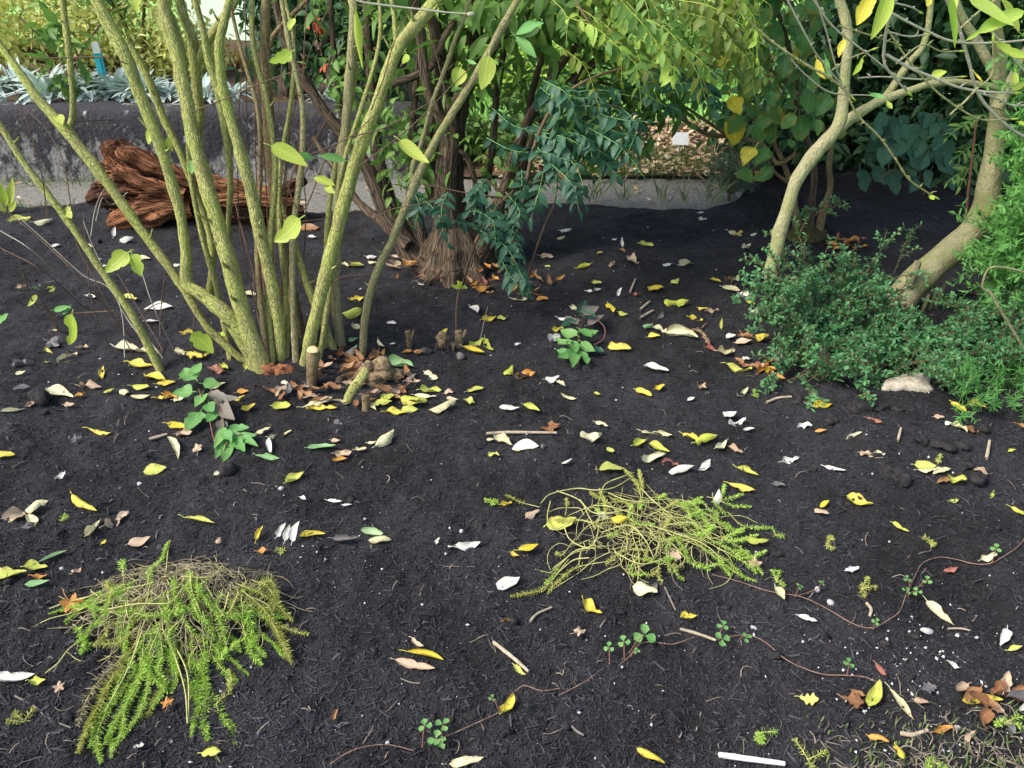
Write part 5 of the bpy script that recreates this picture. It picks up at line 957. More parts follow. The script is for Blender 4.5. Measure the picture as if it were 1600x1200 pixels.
# ------------------------------------------------------------------ the rotten log
M_ROT = barkmat('rotten_wood', (0.27, 0.095, 0.042), (0.05, 0.022, 0.015), (0.42, 0.19, 0.085), 60, .07, .03, 1.0)
M_ROTD = barkmat('rotten_dark', (0.05, 0.028, 0.02), (0.022, 0.014, 0.012), (0.11, 0.045, 0.022), 34, .15, .02, 1.0)
b_ = G(300, 352); LG = thing('rotten_log', b_, 'weathered red brown rotten stump lying on its side by the wall', 'log')
Yl = b_[1] + .10
def lp_(px, py, dy=0): return P(px, py, Yl + dy)
def logtube(kn, dys, mat, name='limb', ridge=.3, nr=9, seed=0, sides=40):
    pts = [lp_(x, y, d) for (x, y, w), d in zip(kn, dys)]; rad = [w / 2 / ppm(p) for (x, y, w), p in zip(kn, pts)]
    M = MB(); c_, r_ = tube(M, pts, rad, sides, wob=.22, ridge=ridge * .5, nr=nr, seed=seed, res=14, twist=2.0)
    v0 = M.v[0].reshape(len(c_), sides, 3); a0 = M.a[0].reshape(len(c_), sides, 3); th_ = np.arctan2(a0[..., 1], a0[..., 0])
    f_ = .34 * vn(th_ * 2.2 + seed * 3, a0[..., 2] * 5, 1.0) + .30 * vn(np.cos(th_) * 3 + np.sin(th_) * 4 + seed, a0[..., 2] * 13, 1.0) + .20 * vn(th_ * 6, a0[..., 2] * 22, 1.0)
    M.v[0] = (v0 + (v0 - c_[:, None]) * f_[..., None]).reshape(-1, 3); M.build(name, mat, LG)
logtube([(172, 290, 70), (200, 292, 92), (235, 292, 84), (275, 296, 72), (320, 306, 62), (370, 314, 52), (420, 320, 40), (462, 324, 26)], [.05] * 8, M_ROT, 'trunk', .26, 12, 1, 48)
logtube([(250, 290, 54), (215, 262, 50), (188, 245, 44), (172, 232, 34), (164, 222, 16)], [.02, 0, 0, 0, 0], M_ROT, 'root_prong', .3, 9, 2)
logtube([(330, 300, 22), (280, 278, 26), (235, 256, 28), (200, 242, 24), (186, 232, 14)], [-.05, -.06, -.06, -.05, -.04], M_ROT, 'root_prong', .3, 7, 3)
logtube([(300, 322, 36), (250, 328, 36), (215, 336, 32), (188, 346, 30), (172, 352, 14)], [-.06, -.08, -.10, -.12, -.12], M_ROT, 'root_prong', .3, 8, 4)
logtube([(230, 300, 40), (190, 302, 44), (160, 306, 34), (138, 312, 14)], [-.02, -.02, 0, 0], M_ROTD, 'root_prong', .3, 8, 5)
logtube([(340, 330, 34), (390, 334, 30), (440, 330, 24), (474, 326, 12)], [-.06, -.05, -.03, 0], M_ROTD, 'root_prong', .3, 7, 6)
logtube([(290, 304, 18), (240, 292, 20), (205, 276, 18), (180, 262, 12)], [-.11, -.12, -.11, -.09], M_ROT, 'root_prong', .25, 6, 7)
logtube([(420, 312, 24), (445, 300, 20), (462, 288, 18), (476, 280, 12)], [.02, .03, .05, .05], M_ROTD, 'root_prong', .25, 6, 8)
logtube([(330, 312, 16), (380, 312, 18), (430, 316, 14), (468, 320, 6)], [-.12, -.11, -.08, -.03], M_ROT, 'root_prong', .3, 6, 9)

SPL = MB()
for k in range(90):
    a = R.random() ** .8; x0 = 165 + 290 * a; wv = (92 - 66 * a) * .5; y0 = 292 + 32 * a + R.uniform(-.9, .9) * wv; L = R.uniform(18, 60); d0 = -.02 - .12 * (1 - a) * (1 - abs(y0 - 292 - 32 * a) / wv)
    up = R.uniform(-10, 4); pts = [lp_(x0, y0, d0), lp_(x0 + L * .5, y0 + L * .05 + up * .3, d0 - .015), lp_(x0 + L, y0 + L * .11 + up, d0 - .02)]
    tube(SPL, pts, [.007, .005, .0015], 5, wob=.25, seed=k, res=4)
tag(SPL.build('splinters', M_ROT, LG), kind='stuff')
# ------------------------------------------------------------------ uprooted weed heaps
M_WGRN = leafmat('weed_leaf', (0.34, 0.56, 0.07), (0.54, 0.72, 0.17), vein=0, trans=.35, rough=.6)
M_WYEL = leafmat('weed_leaf_yellow', (0.42, 0.46, 0.08), (0.60, 0.60, 0.20), vein=0, trans=.35, rough=.6)
M_WSTEM = plain('weed_stem', (0.34, 0.36, 0.10), (0.54, 0.50, 0.20), 60, .6, .001, .2)
M_WDRY = plain('weed_dry', (0.15, 0.12, 0.075), (0.40, 0.35, 0.21), 60, .85, .001, .2, True)
def whorl_sprig(line, mat, name, parent, gap=.0075, Lf=.012, Wf=.0022, per=7, r=.0013, start=.3, smat=M_WSTEM):
    M = MB(); c, rr = tube(M, line, [r] * (len(line) - 1) + [r * .5], 5, res=6, cap=False, mat=1)
    seg = np.linalg.norm(np.diff(c, axis=0), axis=1); cum = np.concatenate([[0], np.cumsum(seg)]); tot = cum[-1]; bs, ds, ns, Ls = [], [], [], []
    s = tot * start
    while s < tot:
        p = np.array([np.interp(s, cum, c[:, i]) for i in range(3)]); i = min(len(seg) - 1, np.searchsorted(cum, s)); tg = unit(c[min(i + 1, len(c) - 1)] - c[max(i - 1, 0)])
        e1 = unit(np.cross(tg, [.3, .2, .93])); e2 = np.cross(tg, e1); f = (s / tot - start) / (1 - start); o = R.random() * 6.28
        m = per if f > .15 else max(3, per - 3)
        for k in range(m):
            a = o + k * 2 * pi / m; bs.append(p); ds.append(e1 * cos(a) + e2 * sin(a) + tg * (.45 + .6 * f) + NR.normal(0, .25, 3)); ns.append(tg + NR.normal(0, .5, 3)); Ls.append(Lf * (.7 + .5 * R.random()) * (1 - .55 * max(0, f - .8) / .2))
        s += gap * (1.15 - .55 * f) * R.uniform(.8, 1.2)
    Ls = np.array(Ls); batch(M, bs, np.array(ds), np.array(ns), Ls, Wf * (.8 + .5 * NR.random(len(Ls))), 'needle', 3, .3, .25, 0)
    return M.build(name, [mat, smat], parent)
def heap(name, label, px, py, rx, ry, ph, box_, ndry):
    c = G(px, py); PILES.append((c[0], c[1], rx, ry, ph)); t = thing(name, c, label, 'weed heap', 'uprooted weed heaps on the mulch'); return t, c
def pile_line(pts, lift=.006):
    out = []
    for (x, y) in pts:
        p = G(x, y, HM); p[2] += lift + R.uniform(0, .008); out.append(p)
    return out
def tangle(t, c, rx, ry, n, name, mat, rad=(.0007, .0013), Lr=(.05, .15), curl=2.4):
    M = MB()
    for k in range(n):
        a = R.random() * 6.28; q = R.random() ** .6; x = c[0] + rx * .95 * q * cos(a); y = c[1] + ry * .95 * q * sin(a); z0 = float(HM(x, y)); zb = float(H(x, y))
        p = np.array([x, y, zb + (z0 - zb) * R.uniform(.35, 1.08) + .004]); az = R.random() * 6.28; L = R.uniform(*Lr); pts = [p]; b = R.gauss(0, curl)
        for s in range(4):
            az += b * .35 + R.gauss(0, .3); q2 = pts[-1] + np.array([cos(az), sin(az), 0]) * L / 4; zt = float(HM(q2[0], q2[1])); q2[2] = max(float(H(q2[0], q2[1])) + .003, min(q2[2] + R.gauss(0, .010), zt + .012)); pts.append(q2)
        r = R.uniform(*rad); S = MB(); tube(S, pts, [r, r, r, r, r * .6], 4, res=3, cap=False); A = S.a[0].copy(); A[:, 2] = R.random(); M.add(S.v[0], S.q[0], None, A)
    return tag(M.build(name, mat, t), kind='stuff')
H1, c1 = heap('weed_heap', 'heap of uprooted weed with bright green feathery sprigs draping toward the camera', 285, 945, .27, .15, .065, None, 0)
tangle(H1, c1, .235, .125, 520, 'dry_tangle', M_WDRY)
tangle(H1, c1, .25, .14, 40, 'pale_stems', M_WSTEM, (.0009, .0015), (.08, .18), 1.2)
W1 = [[(225, 985), (185, 1070), (150, 1150), (160, 1195)], [(230, 975), (175, 1080), (135, 1150), (125, 1180)], [(240, 990), (205, 1080), (170, 1150), (190, 1185)], [(250, 990), (215, 1080), (190, 1150), (175, 1190)], [(235, 1000), (190, 1090), (150, 1130), (140, 1170)], [(255, 1000), (230, 1080), (205, 1140)], [(260, 990), (235, 1060), (215, 1120), (195, 1160)], [(245, 1010), (200, 1100), (165, 1165)],
      [(270, 1000), (265, 1050), (235, 1110), (205, 1138)], [(300, 985), (305, 1060), (322, 1120), (330, 1170)], [(290, 985), (300, 1050), (312, 1110), (300, 1150)], [(305, 1000), (325, 1075), (348, 1125), (368, 1165)], [(300, 1000), (315, 1080), (325, 1140), (340, 1185)], [(310, 975), (322, 1020), (326, 1080), (318, 1140)], [(320, 960), (330, 1000), (345, 1033), (365, 1022), (393, 1000)], [(340, 1108), (355, 1090), (362, 1072), (358, 1050)], [(245, 970), (250, 1030), (262, 1075), (240, 1110)], [(265, 985), (275, 1060), (268, 1085)],
      [(380, 940), (392, 970), (396, 1000), (390, 1020)], [(330, 940), (350, 985), (356, 1010)], [(340, 930), (372, 960), (395, 990)], [(200, 975), (240, 968), (290, 965)], [(170, 950), (180, 930), (172, 915)], [(210, 960), (190, 935), (170, 915)], [(230, 940), (232, 910), (240, 890)], [(200, 905), (196, 890), (195, 878)], [(290, 935), (300, 915), (296, 895)], [(245, 900), (258, 875), (266, 852)], [(120, 980), (135, 1010), (128, 1025)], [(215, 990), (180, 1010), (150, 1015)], [(320, 1000), (310, 1040), (325, 1075)], [(225, 1010), (238, 1060), (260, 1085)], [(300, 990), (275, 1030), (280, 1060)], [(360, 920), (385, 925), (405, 925)]]
for _ in range(58):
    a = R.random() * 6.28; q = R.random() ** .5; x, y = 285 + 120 * q * cos(a), 945 + 62 * q * sin(a); L = R.uniform(50, 120); an = 1.57 + (285 - x) / 150 * .8 + R.gauss(0, .5)
    W1.append([(x, y), (x + L * .5 * cos(an + .3), y + L * .5 * sin(an + .3) * .8), (x + L * cos(an), y + L * sin(an) * .9)])
for k, ln in enumerate(W1):
    ln = [q_ for (x, y), (x2, y2) in zip(ln[:-1], ln[1:]) for q_ in ((x + R.uniform(-5, 5), y + R.uniform(-5, 5)), ((x + x2) / 2 + R.uniform(-7, 7), (y + y2) / 2 + R.uniform(-5, 5)))] + [ln[-1]]; whorl_sprig(pile_line(ln, R.uniform(-.004, .014)), M_WYEL if k % 7 == 1 else M_WGRN, 'sprig', H1, start=R.choice([.06, .12, .22]) if k < 34 else R.choice([.08, .2, .45]), Lf=R.uniform(.011, .016) if k < 34 else R.uniform(.008, .0135), Wf=.0024, per=R.choice([6, 7, 8]), gap=R.uniform(.0042, .0068), r=.0011)
for k, ln in enumerate([[(380, 930), (415, 960), (440, 1005), (457, 1044)], [(370, 920), (412, 935), (438, 955), (458, 976)], [(400, 930), (425, 915), (432, 945), (425, 970)], [(210, 1020), (165, 1065), (140, 1100), (125, 1140)], [(385, 945), (430, 985), (450, 1020)], [(395, 915), (420, 925), (440, 960)]]):
    whorl_sprig(pile_line(ln, .012), M_WDRY if k in (3,) else M_WYEL, 'dried_sprig', H1, start=.1, Lf=.016, gap=.006)
for k, ln in enumerate([[(80, 958), (110, 950), (135, 942), (160, 930)], [(75, 1062), (95, 1045), (108, 1025), (122, 1015)], [(262, 900), (264, 870), (268, 850)], [(170, 960), (220, 952), (268, 950), (290, 925)], [(300, 905), (302, 930), (315, 965), (320, 1000)], [(195, 900), (200, 960), (205, 975)], [(235, 905), (228, 970)], [(360, 935), (352, 960), (345, 975)], [(375, 935), (366, 955), (358, 970)], [(285, 910), (330, 908), (350, 892)], [(225, 995), (205, 1050), (168, 1120)], [(268, 1010), (290, 1080), (296, 1140)], [(272, 1010), (295, 1060), (297, 1130)]]):
    M = MB(); tube(M, pile_line(ln, .014), [.0018, .0016, .0014, .001][:max(3, len(ln))] if len(ln) > 2 else [.0016, .001], 5, res=6); M.build('stem', M_WSTEM, H1)
H2, c2 = heap('weed_heap', 'tangled heap of uprooted pale stemmed weed in the middle right of the mulch', 1010, 842, .30, .16, .038, None, 0)
tangle(H2, c2, .24, .125, 105, 'pale_stems', M_WSTEM, (.0008, .0014), (.08, .22), 2.2)
tangle(H2, c2, .22, .13, 80, 'dry_tangle', M_WDRY)
W2 = [[(1060, 800), (1100, 805), (1140, 830)], [(1070, 820), (1120, 840), (1160, 870), (1190, 905)], [(1050, 850), (1090, 890), (1125, 885)], [(1080, 830), (1130, 860), (1165, 875), (1198, 862)], [(1070, 840), (1110, 870), (1150, 900), (1180, 912)], [(1060, 800), (1090, 790), (1105, 795)], [(1080, 800), (1115, 805), (1118, 820)], [(1090, 820), (1130, 822), (1140, 828)], [(1000, 790), (1002, 765), (1000, 740)], [(990, 770), (1003, 780), (1000, 800)], [(880, 810), (884, 795), (882, 785)], [(1050, 860), (1068, 875), (1060, 890), (1045, 888)], [(930, 860), (890, 870), (860, 905), (850, 915)], [(960, 880), (900, 895), (870, 915), (855, 930)], [(900, 850), (880, 870), (868, 868)], [(1000, 870), (985, 900), (1010, 905)],
      [(1020, 790), (1060, 785), (1090, 800), (1110, 830)], [(1030, 800), (1075, 815), (1095, 845)], [(940, 790), (960, 800), (975, 815)], [(1095, 850), (1140, 872), (1168, 890), (1178, 903)], [(1030, 830), (1060, 850), (1075, 870)], [(930, 830), (940, 815), (935, 800)], [(845, 795), (815, 788), (790, 782)], [(1010, 810), (1040, 800), (1060, 790)], [(1040, 840), (1090, 855), (1130, 880), (1160, 905)], [(890, 880), (850, 925), (800, 938)], [(990, 880), (1010, 905), (1030, 895)]]
for _ in range(40):
    x, y = R.uniform(930, 1150), R.uniform(775, 885); L = R.uniform(35, 80); an = R.gauss(.35, .7) if x > 1010 else R.uniform(0, 6.28)
    W2.append([(x, y), (x + L * .5 * cos(an + .3), y + L * .4 * sin(an + .3)), (x + L * cos(an), y + L * sin(an) * .8)])
for k, ln in enumerate(W2):
    ln = [(x + R.uniform(-3, 3), y + R.uniform(-3, 3)) for x, y in ln]; whorl_sprig(pile_line(ln, .008), M_WGRN if ln[-1][0] > 1070 or k % 3 == 0 else M_WYEL, 'sprig', H2, start=R.choice([.15, .4, .6]), Lf=.0105, Wf=.0021, gap=.0055, r=.0011)
for k, ln in enumerate([[(845, 795), (860, 780), (900, 770), (930, 775), (960, 768), (990, 750)], [(935, 790), (945, 765), (970, 755), (990, 748)], [(860, 790), (855, 815), (860, 835), (880, 830), (895, 815)], [(880, 830), (890, 850), (915, 865), (930, 855), (935, 830)], [(930, 865), (900, 870), (875, 890), (860, 905)], [(920, 880), (895, 885), (870, 905)], [(905, 790), (930, 810), (985, 805)], [(925, 800), (950, 800), (1000, 815)], [(1000, 770), (1020, 790), (1050, 815)], [(940, 840), (980, 830), (1005, 850), (1020, 880)], [(960, 870), (1000, 890), (1040, 880)], [(1015, 830), (1060, 845), (1100, 860), (1130, 885)], [(1040, 830), (1080, 825), (1110, 850)], [(870, 775), (905, 790), (920, 815), (930, 835)], [(950, 780), (980, 790), (1030, 795)]]):
    M = MB(); tube(M, pile_line(ln, .016), [.0017] * (len(ln) - 1) + [.001], 5, res=6); M.build('stem', M_WSTEM, H2)

# ------------------------------------------------------------------ small living weeds
def rosette(name, label, leaves, stems, base, cat='weed'):
    b = G(*base); t = thing(name, b, label, cat)
    for k, (x0, y0, x1, y1, w, mm, dz) in enumerate(leaves):
        p0 = G(x0, y0) + [0, 0, dz]; p1 = G(x1, y1) + [0, 0, dz + R.uniform(-.012, .008)]; M = MB(); mid = (p0 + p1) / 2
        wv = w * 1.3 / ppm(mid); p1 = p0 + (p1 - p0) * 1.25; leaf_at(M, p0, p1, np.array([R.uniform(-.3, .3), -.35, .9]), wv, 'ovate', .5, R.uniform(0, .7), R.uniform(-.2, .2), .04, tint=R.random(), stalk=.25, seed=k + 400); M.build('leaf', mm, t)
    for k, ln in enumerate(stems):
        M = MB(); tube(M, [G(x, y) + [0, 0, dz] for x, y, dz in ln], [.0025] * (len(ln) - 1) + [.0015], 6, res=5); M.build('stem', M_RTWIG, t)
M_PURP = leafmat('purple_grey_leaf', (0.13, 0.14, 0.10), (0.25, 0.20, 0.16), vein=.3, trans=.2)
rosette('broadleaf_weed', 'sprawling round leaved green weed on the mulch left of centre',
        [(300, 610, 290, 602, 22, M_GRN, .06), (312, 618, 297, 606, 24, M_GRN, .07), (310, 615, 318, 600, 18, M_GRN, .08), (305, 632, 280, 632, 22, M_GRN, .05), (322, 622, 345, 618, 18, M_GRN, .06), (320, 636, 312, 655, 18, M_GRN, .05), (335, 630, 347, 645, 16, M_PURP, .05), (316, 655, 297, 675, 26, M_GRN, .03), (345, 640, 365, 668, 20, M_PURP, .05), (340, 660, 330, 675, 14, M_GRN, .04), (348, 668, 340, 690, 16, M_PURP, .03), (352, 680, 340, 705, 14, M_GRN, .03), (358, 685, 385, 680, 16, M_GRN, .03), (360, 690, 395, 688, 14, M_GRN, .03), (355, 692, 350, 718, 16, M_GRN, .02), (365, 695, 380, 708, 16, M_GRN, .02), (350, 690, 362, 702, 14, M_GRN, .035), (348, 700, 340, 715, 12, M_GRN, .02), (370, 690, 398, 702, 12, M_GRN, .02), (340, 640, 372, 645, 14, M_PURP, .06), (330, 648, 336, 662, 16, M_GRN, .05)],
        [[(345, 716, 0), (335, 690, .02), (328, 660, .04), (315, 630, .06)], [(345, 716, 0), (352, 690, .02), (350, 660, .04), (340, 640, .05)], [(345, 716, 0), (360, 695, .02), (380, 690, .03)]], (345, 718))
rosette('broadleaf_weed', 'compact crinkled green weed growing in the bare mulch at the centre',
        [(890, 555, 872, 545, 16, M_GRN, .05), (895, 560, 875, 568, 14, M_GRN, .03), (900, 545, 880, 535, 16, M_GRN, .06), (900, 530, 885, 520, 16, M_PURP, .07), (905, 520, 912, 498, 16, M_BLUEG, .08), (912, 520, 930, 505, 18, M_PURP, .08), (908, 515, 925, 520, 16, M_BLUEG, .08), (905, 535, 920, 545, 16, M_GRN, .06), (908, 548, 925, 560, 15, M_GRN, .04), (900, 555, 895, 578, 16, M_GRN, .03), (905, 560, 915, 575, 14, M_GRN, .03), (890, 550, 898, 562, 16, M_GRN, .05), (925, 555, 940, 557, 12, M_BLUEG, .03), (898, 525, 880, 528, 14, M_BLUEG, .07), (918, 528, 938, 515, 10, M_PURP, .06), (915, 540, 930, 538, 13, M_GRN, .05), (885, 560, 872, 556, 12, M_GRN, .03)],
        [[(905, 572, 0), (903, 545, .04), (910, 515, .07)], [(905, 572, 0), (890, 555, .04)], [(928, 546, .02), (942, 540, .03), (944, 530, .05), (933, 520, .06)]], (905, 575))
def clover(M, c, r, mat=0, tilt=None):
    n = unit(np.array([R.uniform(-.35, .35), R.uniform(-.5, 0), 1.])); e = unit(np.cross(n, [R.uniform(-1, 1), 1, 0])); e2 = np.cross(n, e)
    for k in range(3):
        a = k * 2.09 + R.uniform(-.15, .15); d = e * cos(a) + e2 * sin(a); leaf_at(M, c + d * r * .06, c + d * r, n, r * .95, 'obov', .5, .3, 0, .03, tint=R.random(), stalk=0, nt=6, seed=R.randrange(999))
M_RUN = plain('runner_stem', (.17, .085, .065), (.30, .20, .14), 40, .6, .001, .2)
def runner(label, lines, cl_):
    b = G(*lines[0][0]); t = thing('clover_runner', b, label, 'creeping plant', 'creeping runners on the mulch')
    for k, ln in enumerate(lines):
        M = MB(); tube(M, [G(x, y) + [0, 0, .009 + .004 * R.random()] for x, y in ln], [.0013, .0011] + [.0012] * (len(ln) - 3) + [.0008], 6, res=6, wob=.15); M.build('runner', M_RUN, t)
    for (x, y, sz, fx, fy) in cl_:
        c = G(x, y) + [0, 0, .03]; M = MB(); clover(M, c, sz / ppm(c)); lf = M.build('leaf', M_GRN, t)
        S = MB(); f = G(fx, fy) + [0, 0, .008]; tube(S, [f, (f + c) / 2 + [0, 0, .008], c], [.0014, .0012, .001], 5, res=4); S.build('leaf_stalk', M_RTWIG, lf)
runner('creeping red runner with three small clover leaves at the bottom edge', [[(516, 1200), (540, 1184), (565, 1174), (600, 1168), (625, 1172), (646, 1178)], [(676, 1164), (710, 1150), (750, 1132), (782, 1117)]], [(665, 1148, 12, 660, 1172), (693, 1146, 13, 690, 1158), (682, 1169, 14, 672, 1165), (769, 1105, 7, 780, 1115), (689, 1175, 12, 690, 1160)])
runner('long creeping runner with bright clover leaves across the front right of the mulch', [[(804, 1085), (820, 1077), (845, 1084), (875, 1080)], [(872, 1092), (910, 1073), (943, 1048)], [(966, 1046), (985, 1028), (998, 1012), (1020, 1008), (1050, 1012), (1085, 1000)], [(1132, 1000), (1168, 998), (1195, 1008), (1230, 1038), (1280, 1057), (1320, 1060), (1350, 1063), (1372, 1072)]], [(1005, 1006, 19, 982, 1025), (973, 1016, 11, 975, 1034), (950, 1025, 9, 952, 1042), (1127, 991, 10, 1122, 1004), (1126, 1012, 13, 1122, 1004), (1164, 1010, 9, 1155, 1002), (1322, 1050, 10, 1322, 1060), (993, 1031, 6, 985, 1030)])
runner('thin creeping runner looping down the right side of the mulch', [[(1604, 838), (1592, 855), (1570, 872), (1545, 886), (1520, 885), (1490, 878), (1465, 875), (1440, 885), (1428, 905), (1414, 935), (1404, 960), (1385, 975), (1360, 986), (1330, 978), (1290, 955), (1250, 938), (1200, 928), (1150, 912), (1112, 902)], [(1428, 922), (1442, 920)], [(1240, 936), (1262, 930), (1280, 923)]], [(1413, 918, 7, 1420, 925), (1444, 920, 8, 1435, 921), (1412, 936, 8, 1414, 936), (1428, 938, 8, 1416, 936), (1364, 985, 7, 1362, 986), (1246, 930, 7, 1242, 936), (1551, 870, 9, 1548, 884), (1281, 924, 6, 1278, 925)])
for k, (x, y, n, lb) in enumerate([(1212, 838, 5, 'tiny yellow green sprig right of the pale stemmed weed heap'), (1290, 853, 7, 'tiny sprig alone on the mulch above the looping runner'), (1213, 910, 7, 'tiny yellow green sprig where the looping runner begins'), (1345, 922, 9, 'tiny bright sprig inside the loop of the right runner'), (1188, 1146, 8, 'tiny star shaped yellow green sprig near the bottom edge'), (38, 1130, 7, 'tiny green sprig in the lower left corner'), (1178, 620, 5, 'tiny green seedling left of the small leaved evergreen'), (1455, 850, 5, 'tiny seedling near the right runner bend'), (97, 816, 4, 'tiny dull sprig between pale leaves on the left'), (445, 862, 5, 'tiny sprig below the row of pale leaves left of centre'), (770, 785, 6, 'tiny feathery sprig left of the yellow leaf by the weed heap'), (1466, 722, 5, 'tiny pale sprig standing on the yellow leaf pile at right'), (1450, 1188, 8, 'green sprout at the bottom edge on the right'), (1262, 1188, 10, 'leafy green sprout in the litter at the bottom right'), (1570, 1130, 8, 'green sprout in the lower right corner litter')]):
    c = G(x, y); t = thing('sprig', c, lb, 'sprig', 'tiny weed sprigs dotted over the mulch')
    for j in range(3 if n > 5 else 2):
        an = R.random() * 6.28; L = n * .0042; whorl_sprig([c + [0, 0, .003], c + np.array([cos(an) * L * .5, sin(an) * L * .5, .012]), c + np.array([cos(an) * L, sin(an) * L, .016])], M_WYEL if k % 2 else M_WGRN, 'shoot', t, start=.1, Lf=.012, gap=.006)

# ------------------------------------------------------------------ stubs, roots, stones, clods, sticks
def lone(name, label, cat, M, mat, group=None): return tag(M.build(name, mat), label, cat, group)
b_ = G(588, 600); BU = thing('root_burl', b_, 'knobbly tan root burl with diagonal stub right of the cut stump', 'root burl')
M = MB(); blob(M, b_ + [0, .03, .02], .052, 3, (1.2, .8, .8), .5, 26, 16)
for k, (dx, dz, r) in enumerate([(-.055, .03, .03), (.05, .035, .032), (.01, .06, .03), (-.02, .05, .026), (.075, .01, .026), (-.09, .0, .03), (-.13, -.005, .028)]): blob(M, b_ + [dx, .02, dz], r, 10 + k, (1, .9, .9), .5, 16, 10)
M_BURL = plain('burl_wood', (.13, .09, .05), (.36, .27, .15), 48, .9, .02, 1.0); M.build('burl', M_BURL, BU)
M = MB(); r = 9 / ppm(b_); tube(M, [G(540, 632) + [0, 0, -.005], P(552, 610, b_[1] - .05), P(566, 590, b_[1] - .01), P(574, 578, b_[1] + .02)], [r * .8, r, r, r * .9], 12, wob=.06, seed=4, res=6); M.build('stub', M_GSTEM, BU)
M = MB(); p = G(572, 640); r = .014; tube(M, [p + [0, 0, -.01], p + [0, .01, .03], p + [0, .012, .05]], [r, r, r * .9], 10, wob=.06); M.build('stub', M_BSTEM, BU)
b_ = G(487, 604); CS = thing('cut_stump', b_, 'short pruned stem stump with a fresh tan cut face', 'stump')
tp = P(489, 548, b_[1] + .02); r = 9 / ppm(tp); M = MB(); c, _ = tube(M, [b_ + [0, 0, -.02], P(487, 585, b_[1] + .005), P(489, 562, b_[1] + .015), tp], [r * .9, r * .95, r * 1.15, r * 1.1], 16, wob=.05, seed=2, cap=False); M.build('stem', M_BSTEM, CS)
def disc(c, n, r, k=24):
    n = unit(n); e = unit(np.cross(n, [.2, .9, .1])); f = np.cross(n, e); th = np.arange(k) / k * 6.283; v = np.vstack([[c + n * r * .06], c + np.outer(np.cos(th), e) * r * .55 + np.outer(np.sin(th), f) * r * .55 + n * r * .06, c + np.outer(np.cos(th), e) * r + np.outer(np.sin(th), f) * r, c + np.outer(np.cos(th), e) * r + np.outer(np.sin(th), f) * r - n * r * .3])
    M = MB(); M.add(v, [(1 + o * k + i, 1 + (o + 1) * k + i, 1 + (o + 1) * k + (i + 1) % k, 1 + o * k + (i + 1) % k) for o in (0, 1) for i in range(k)], [(0, 1 + i, 1 + (i + 1) % k) for i in range(k)]); return M
disc(tp + [0, -.003, .003], [.1, -.45, 1], r * 1.02).build('cut_face', M_CUT, CS)
p = P(437, 528, 2.70); disc(p + [0, -.035, 0], [.05, -1, .35], .010).build('cut_face', M_CUT, GS)
M_RED2 = plain('red_rotten_wood', (.18, .07, .035), (.38, .16, .07), 45, .9, .01, 1.0)
c = G(434, 582); M = MB(); [blob(M, c + [R.uniform(-.03, .03), R.uniform(-.01, .03), R.uniform(.0, .03)], R.uniform(.014, .024), 50 + k, (1.2, .9, .9), .6, 14, 9) for k in range(6)]
lone('rotten_stub', 'crumbling orange red rotten stub at the foot of the green stems', 'stub', M, M_RED2)
RS = G(693, 546); t = thing('root_stub', RS, 'bristly brown root clump with a yellow leaf scrap on top', 'root'); M = MB(); blob(M, RS + [0, 0, .035], .026, 70, (.9, .8, 1.25), .5, 18, 12); blob(M, RS + [.01, -.01, .065], .016, 71, (1, .8, 1), .5, 14, 9); M.build('clump', M_BURL, t)
M = MB()
for k in range(26): a = R.random() * 6.28; tube(M, [RS + [0, 0, .05], RS + [cos(a) * .03, sin(a) * .02, .04 - .02 * R.random()], RS + [cos(a) * .04, sin(a) * .03, .004]], [.0012, .001, .0006], 4, res=3)
tag(M.build('rootlets', M_FIBRE, t), kind='stuff')
M = MB(); leaf_at(M, RS + [-.005, -.012, .078], RS + [.022, -.012, .10], np.array([0, -.6, .8]), .02, 'ovate', .8, .8, .3, .1, tint=.5, seed=1); M.build('leaf', M_YEL, t)
for k, (px, py, w, h_, lb) in enumerate([(718, 540, 13, 24, 'forked grey root stub at the foot of the thin green shoot'), (708, 548, 5, 14, 'thin pointed root stub left of the forked grey stub'), (640, 542, 10, 26, 'mossy grey cut stub standing alone in front of the rough barked tree'), (245, 0, 0, 0, '')][:3]):
    p = G(px, py); r = w / 2 / ppm(p); M = MB(); L = h_ / ppm(p); tube(M, [p + [0, 0, -.02], p + [0, .004, L * .5], p + [-.003, .006, L]], [r, r, r * .85], 10, wob=.12, seed=k, knots=.2); tube(M, [p + [0, .003, L * .4], p + [r * 1.2, 0, L * .8], p + [r * 1.6, 0, L * 1.15]], [r * .5, r * .45, r * .3], 7); lone('root_stub', lb, 'root', M, M_BURL if k < 2 else M_BSTEM)
p = G(713, 535); t = thing('thin_shoot', p, 'single thin upright green shoot with a leafy tuft beside the root stubs', 'shoot'); M = MB(); tube(M, [p + [0, 0, -.01], P(713, 490, p[1]), P(715, 465, p[1] + .01), P(719, 448, p[1] + .02)], [.0045, .004, .0036, .003], 7, wob=.06); M.build('stem', M_BTWIG, t)
for k, (x0, y0, x1, y1) in enumerate([(719, 449, 704, 446), (719, 448, 714, 438), (719, 449, 730, 450), (719, 448, 722, 440)]): M = MB(); leaf_at(M, P(x0, y0, p[1] + .02), P(x1, y1, p[1]), np.array([0, -.6, .8]), .022, 'ovate', .5, .3, 0, .03, seed=k); M.build('leaf', M_LIME, t)
p = G(749, 532); M = MB(); tube(M, [p + [0, 0, -.01], P(756, 505, p[1]), P(762, 479, p[1] + .01)], [.0016, .0014, .001], 5); lone('thin_stalk', 'thin grey dry stalk rising from the lime leaf cluster', 'stalk', M, M_TWIG)
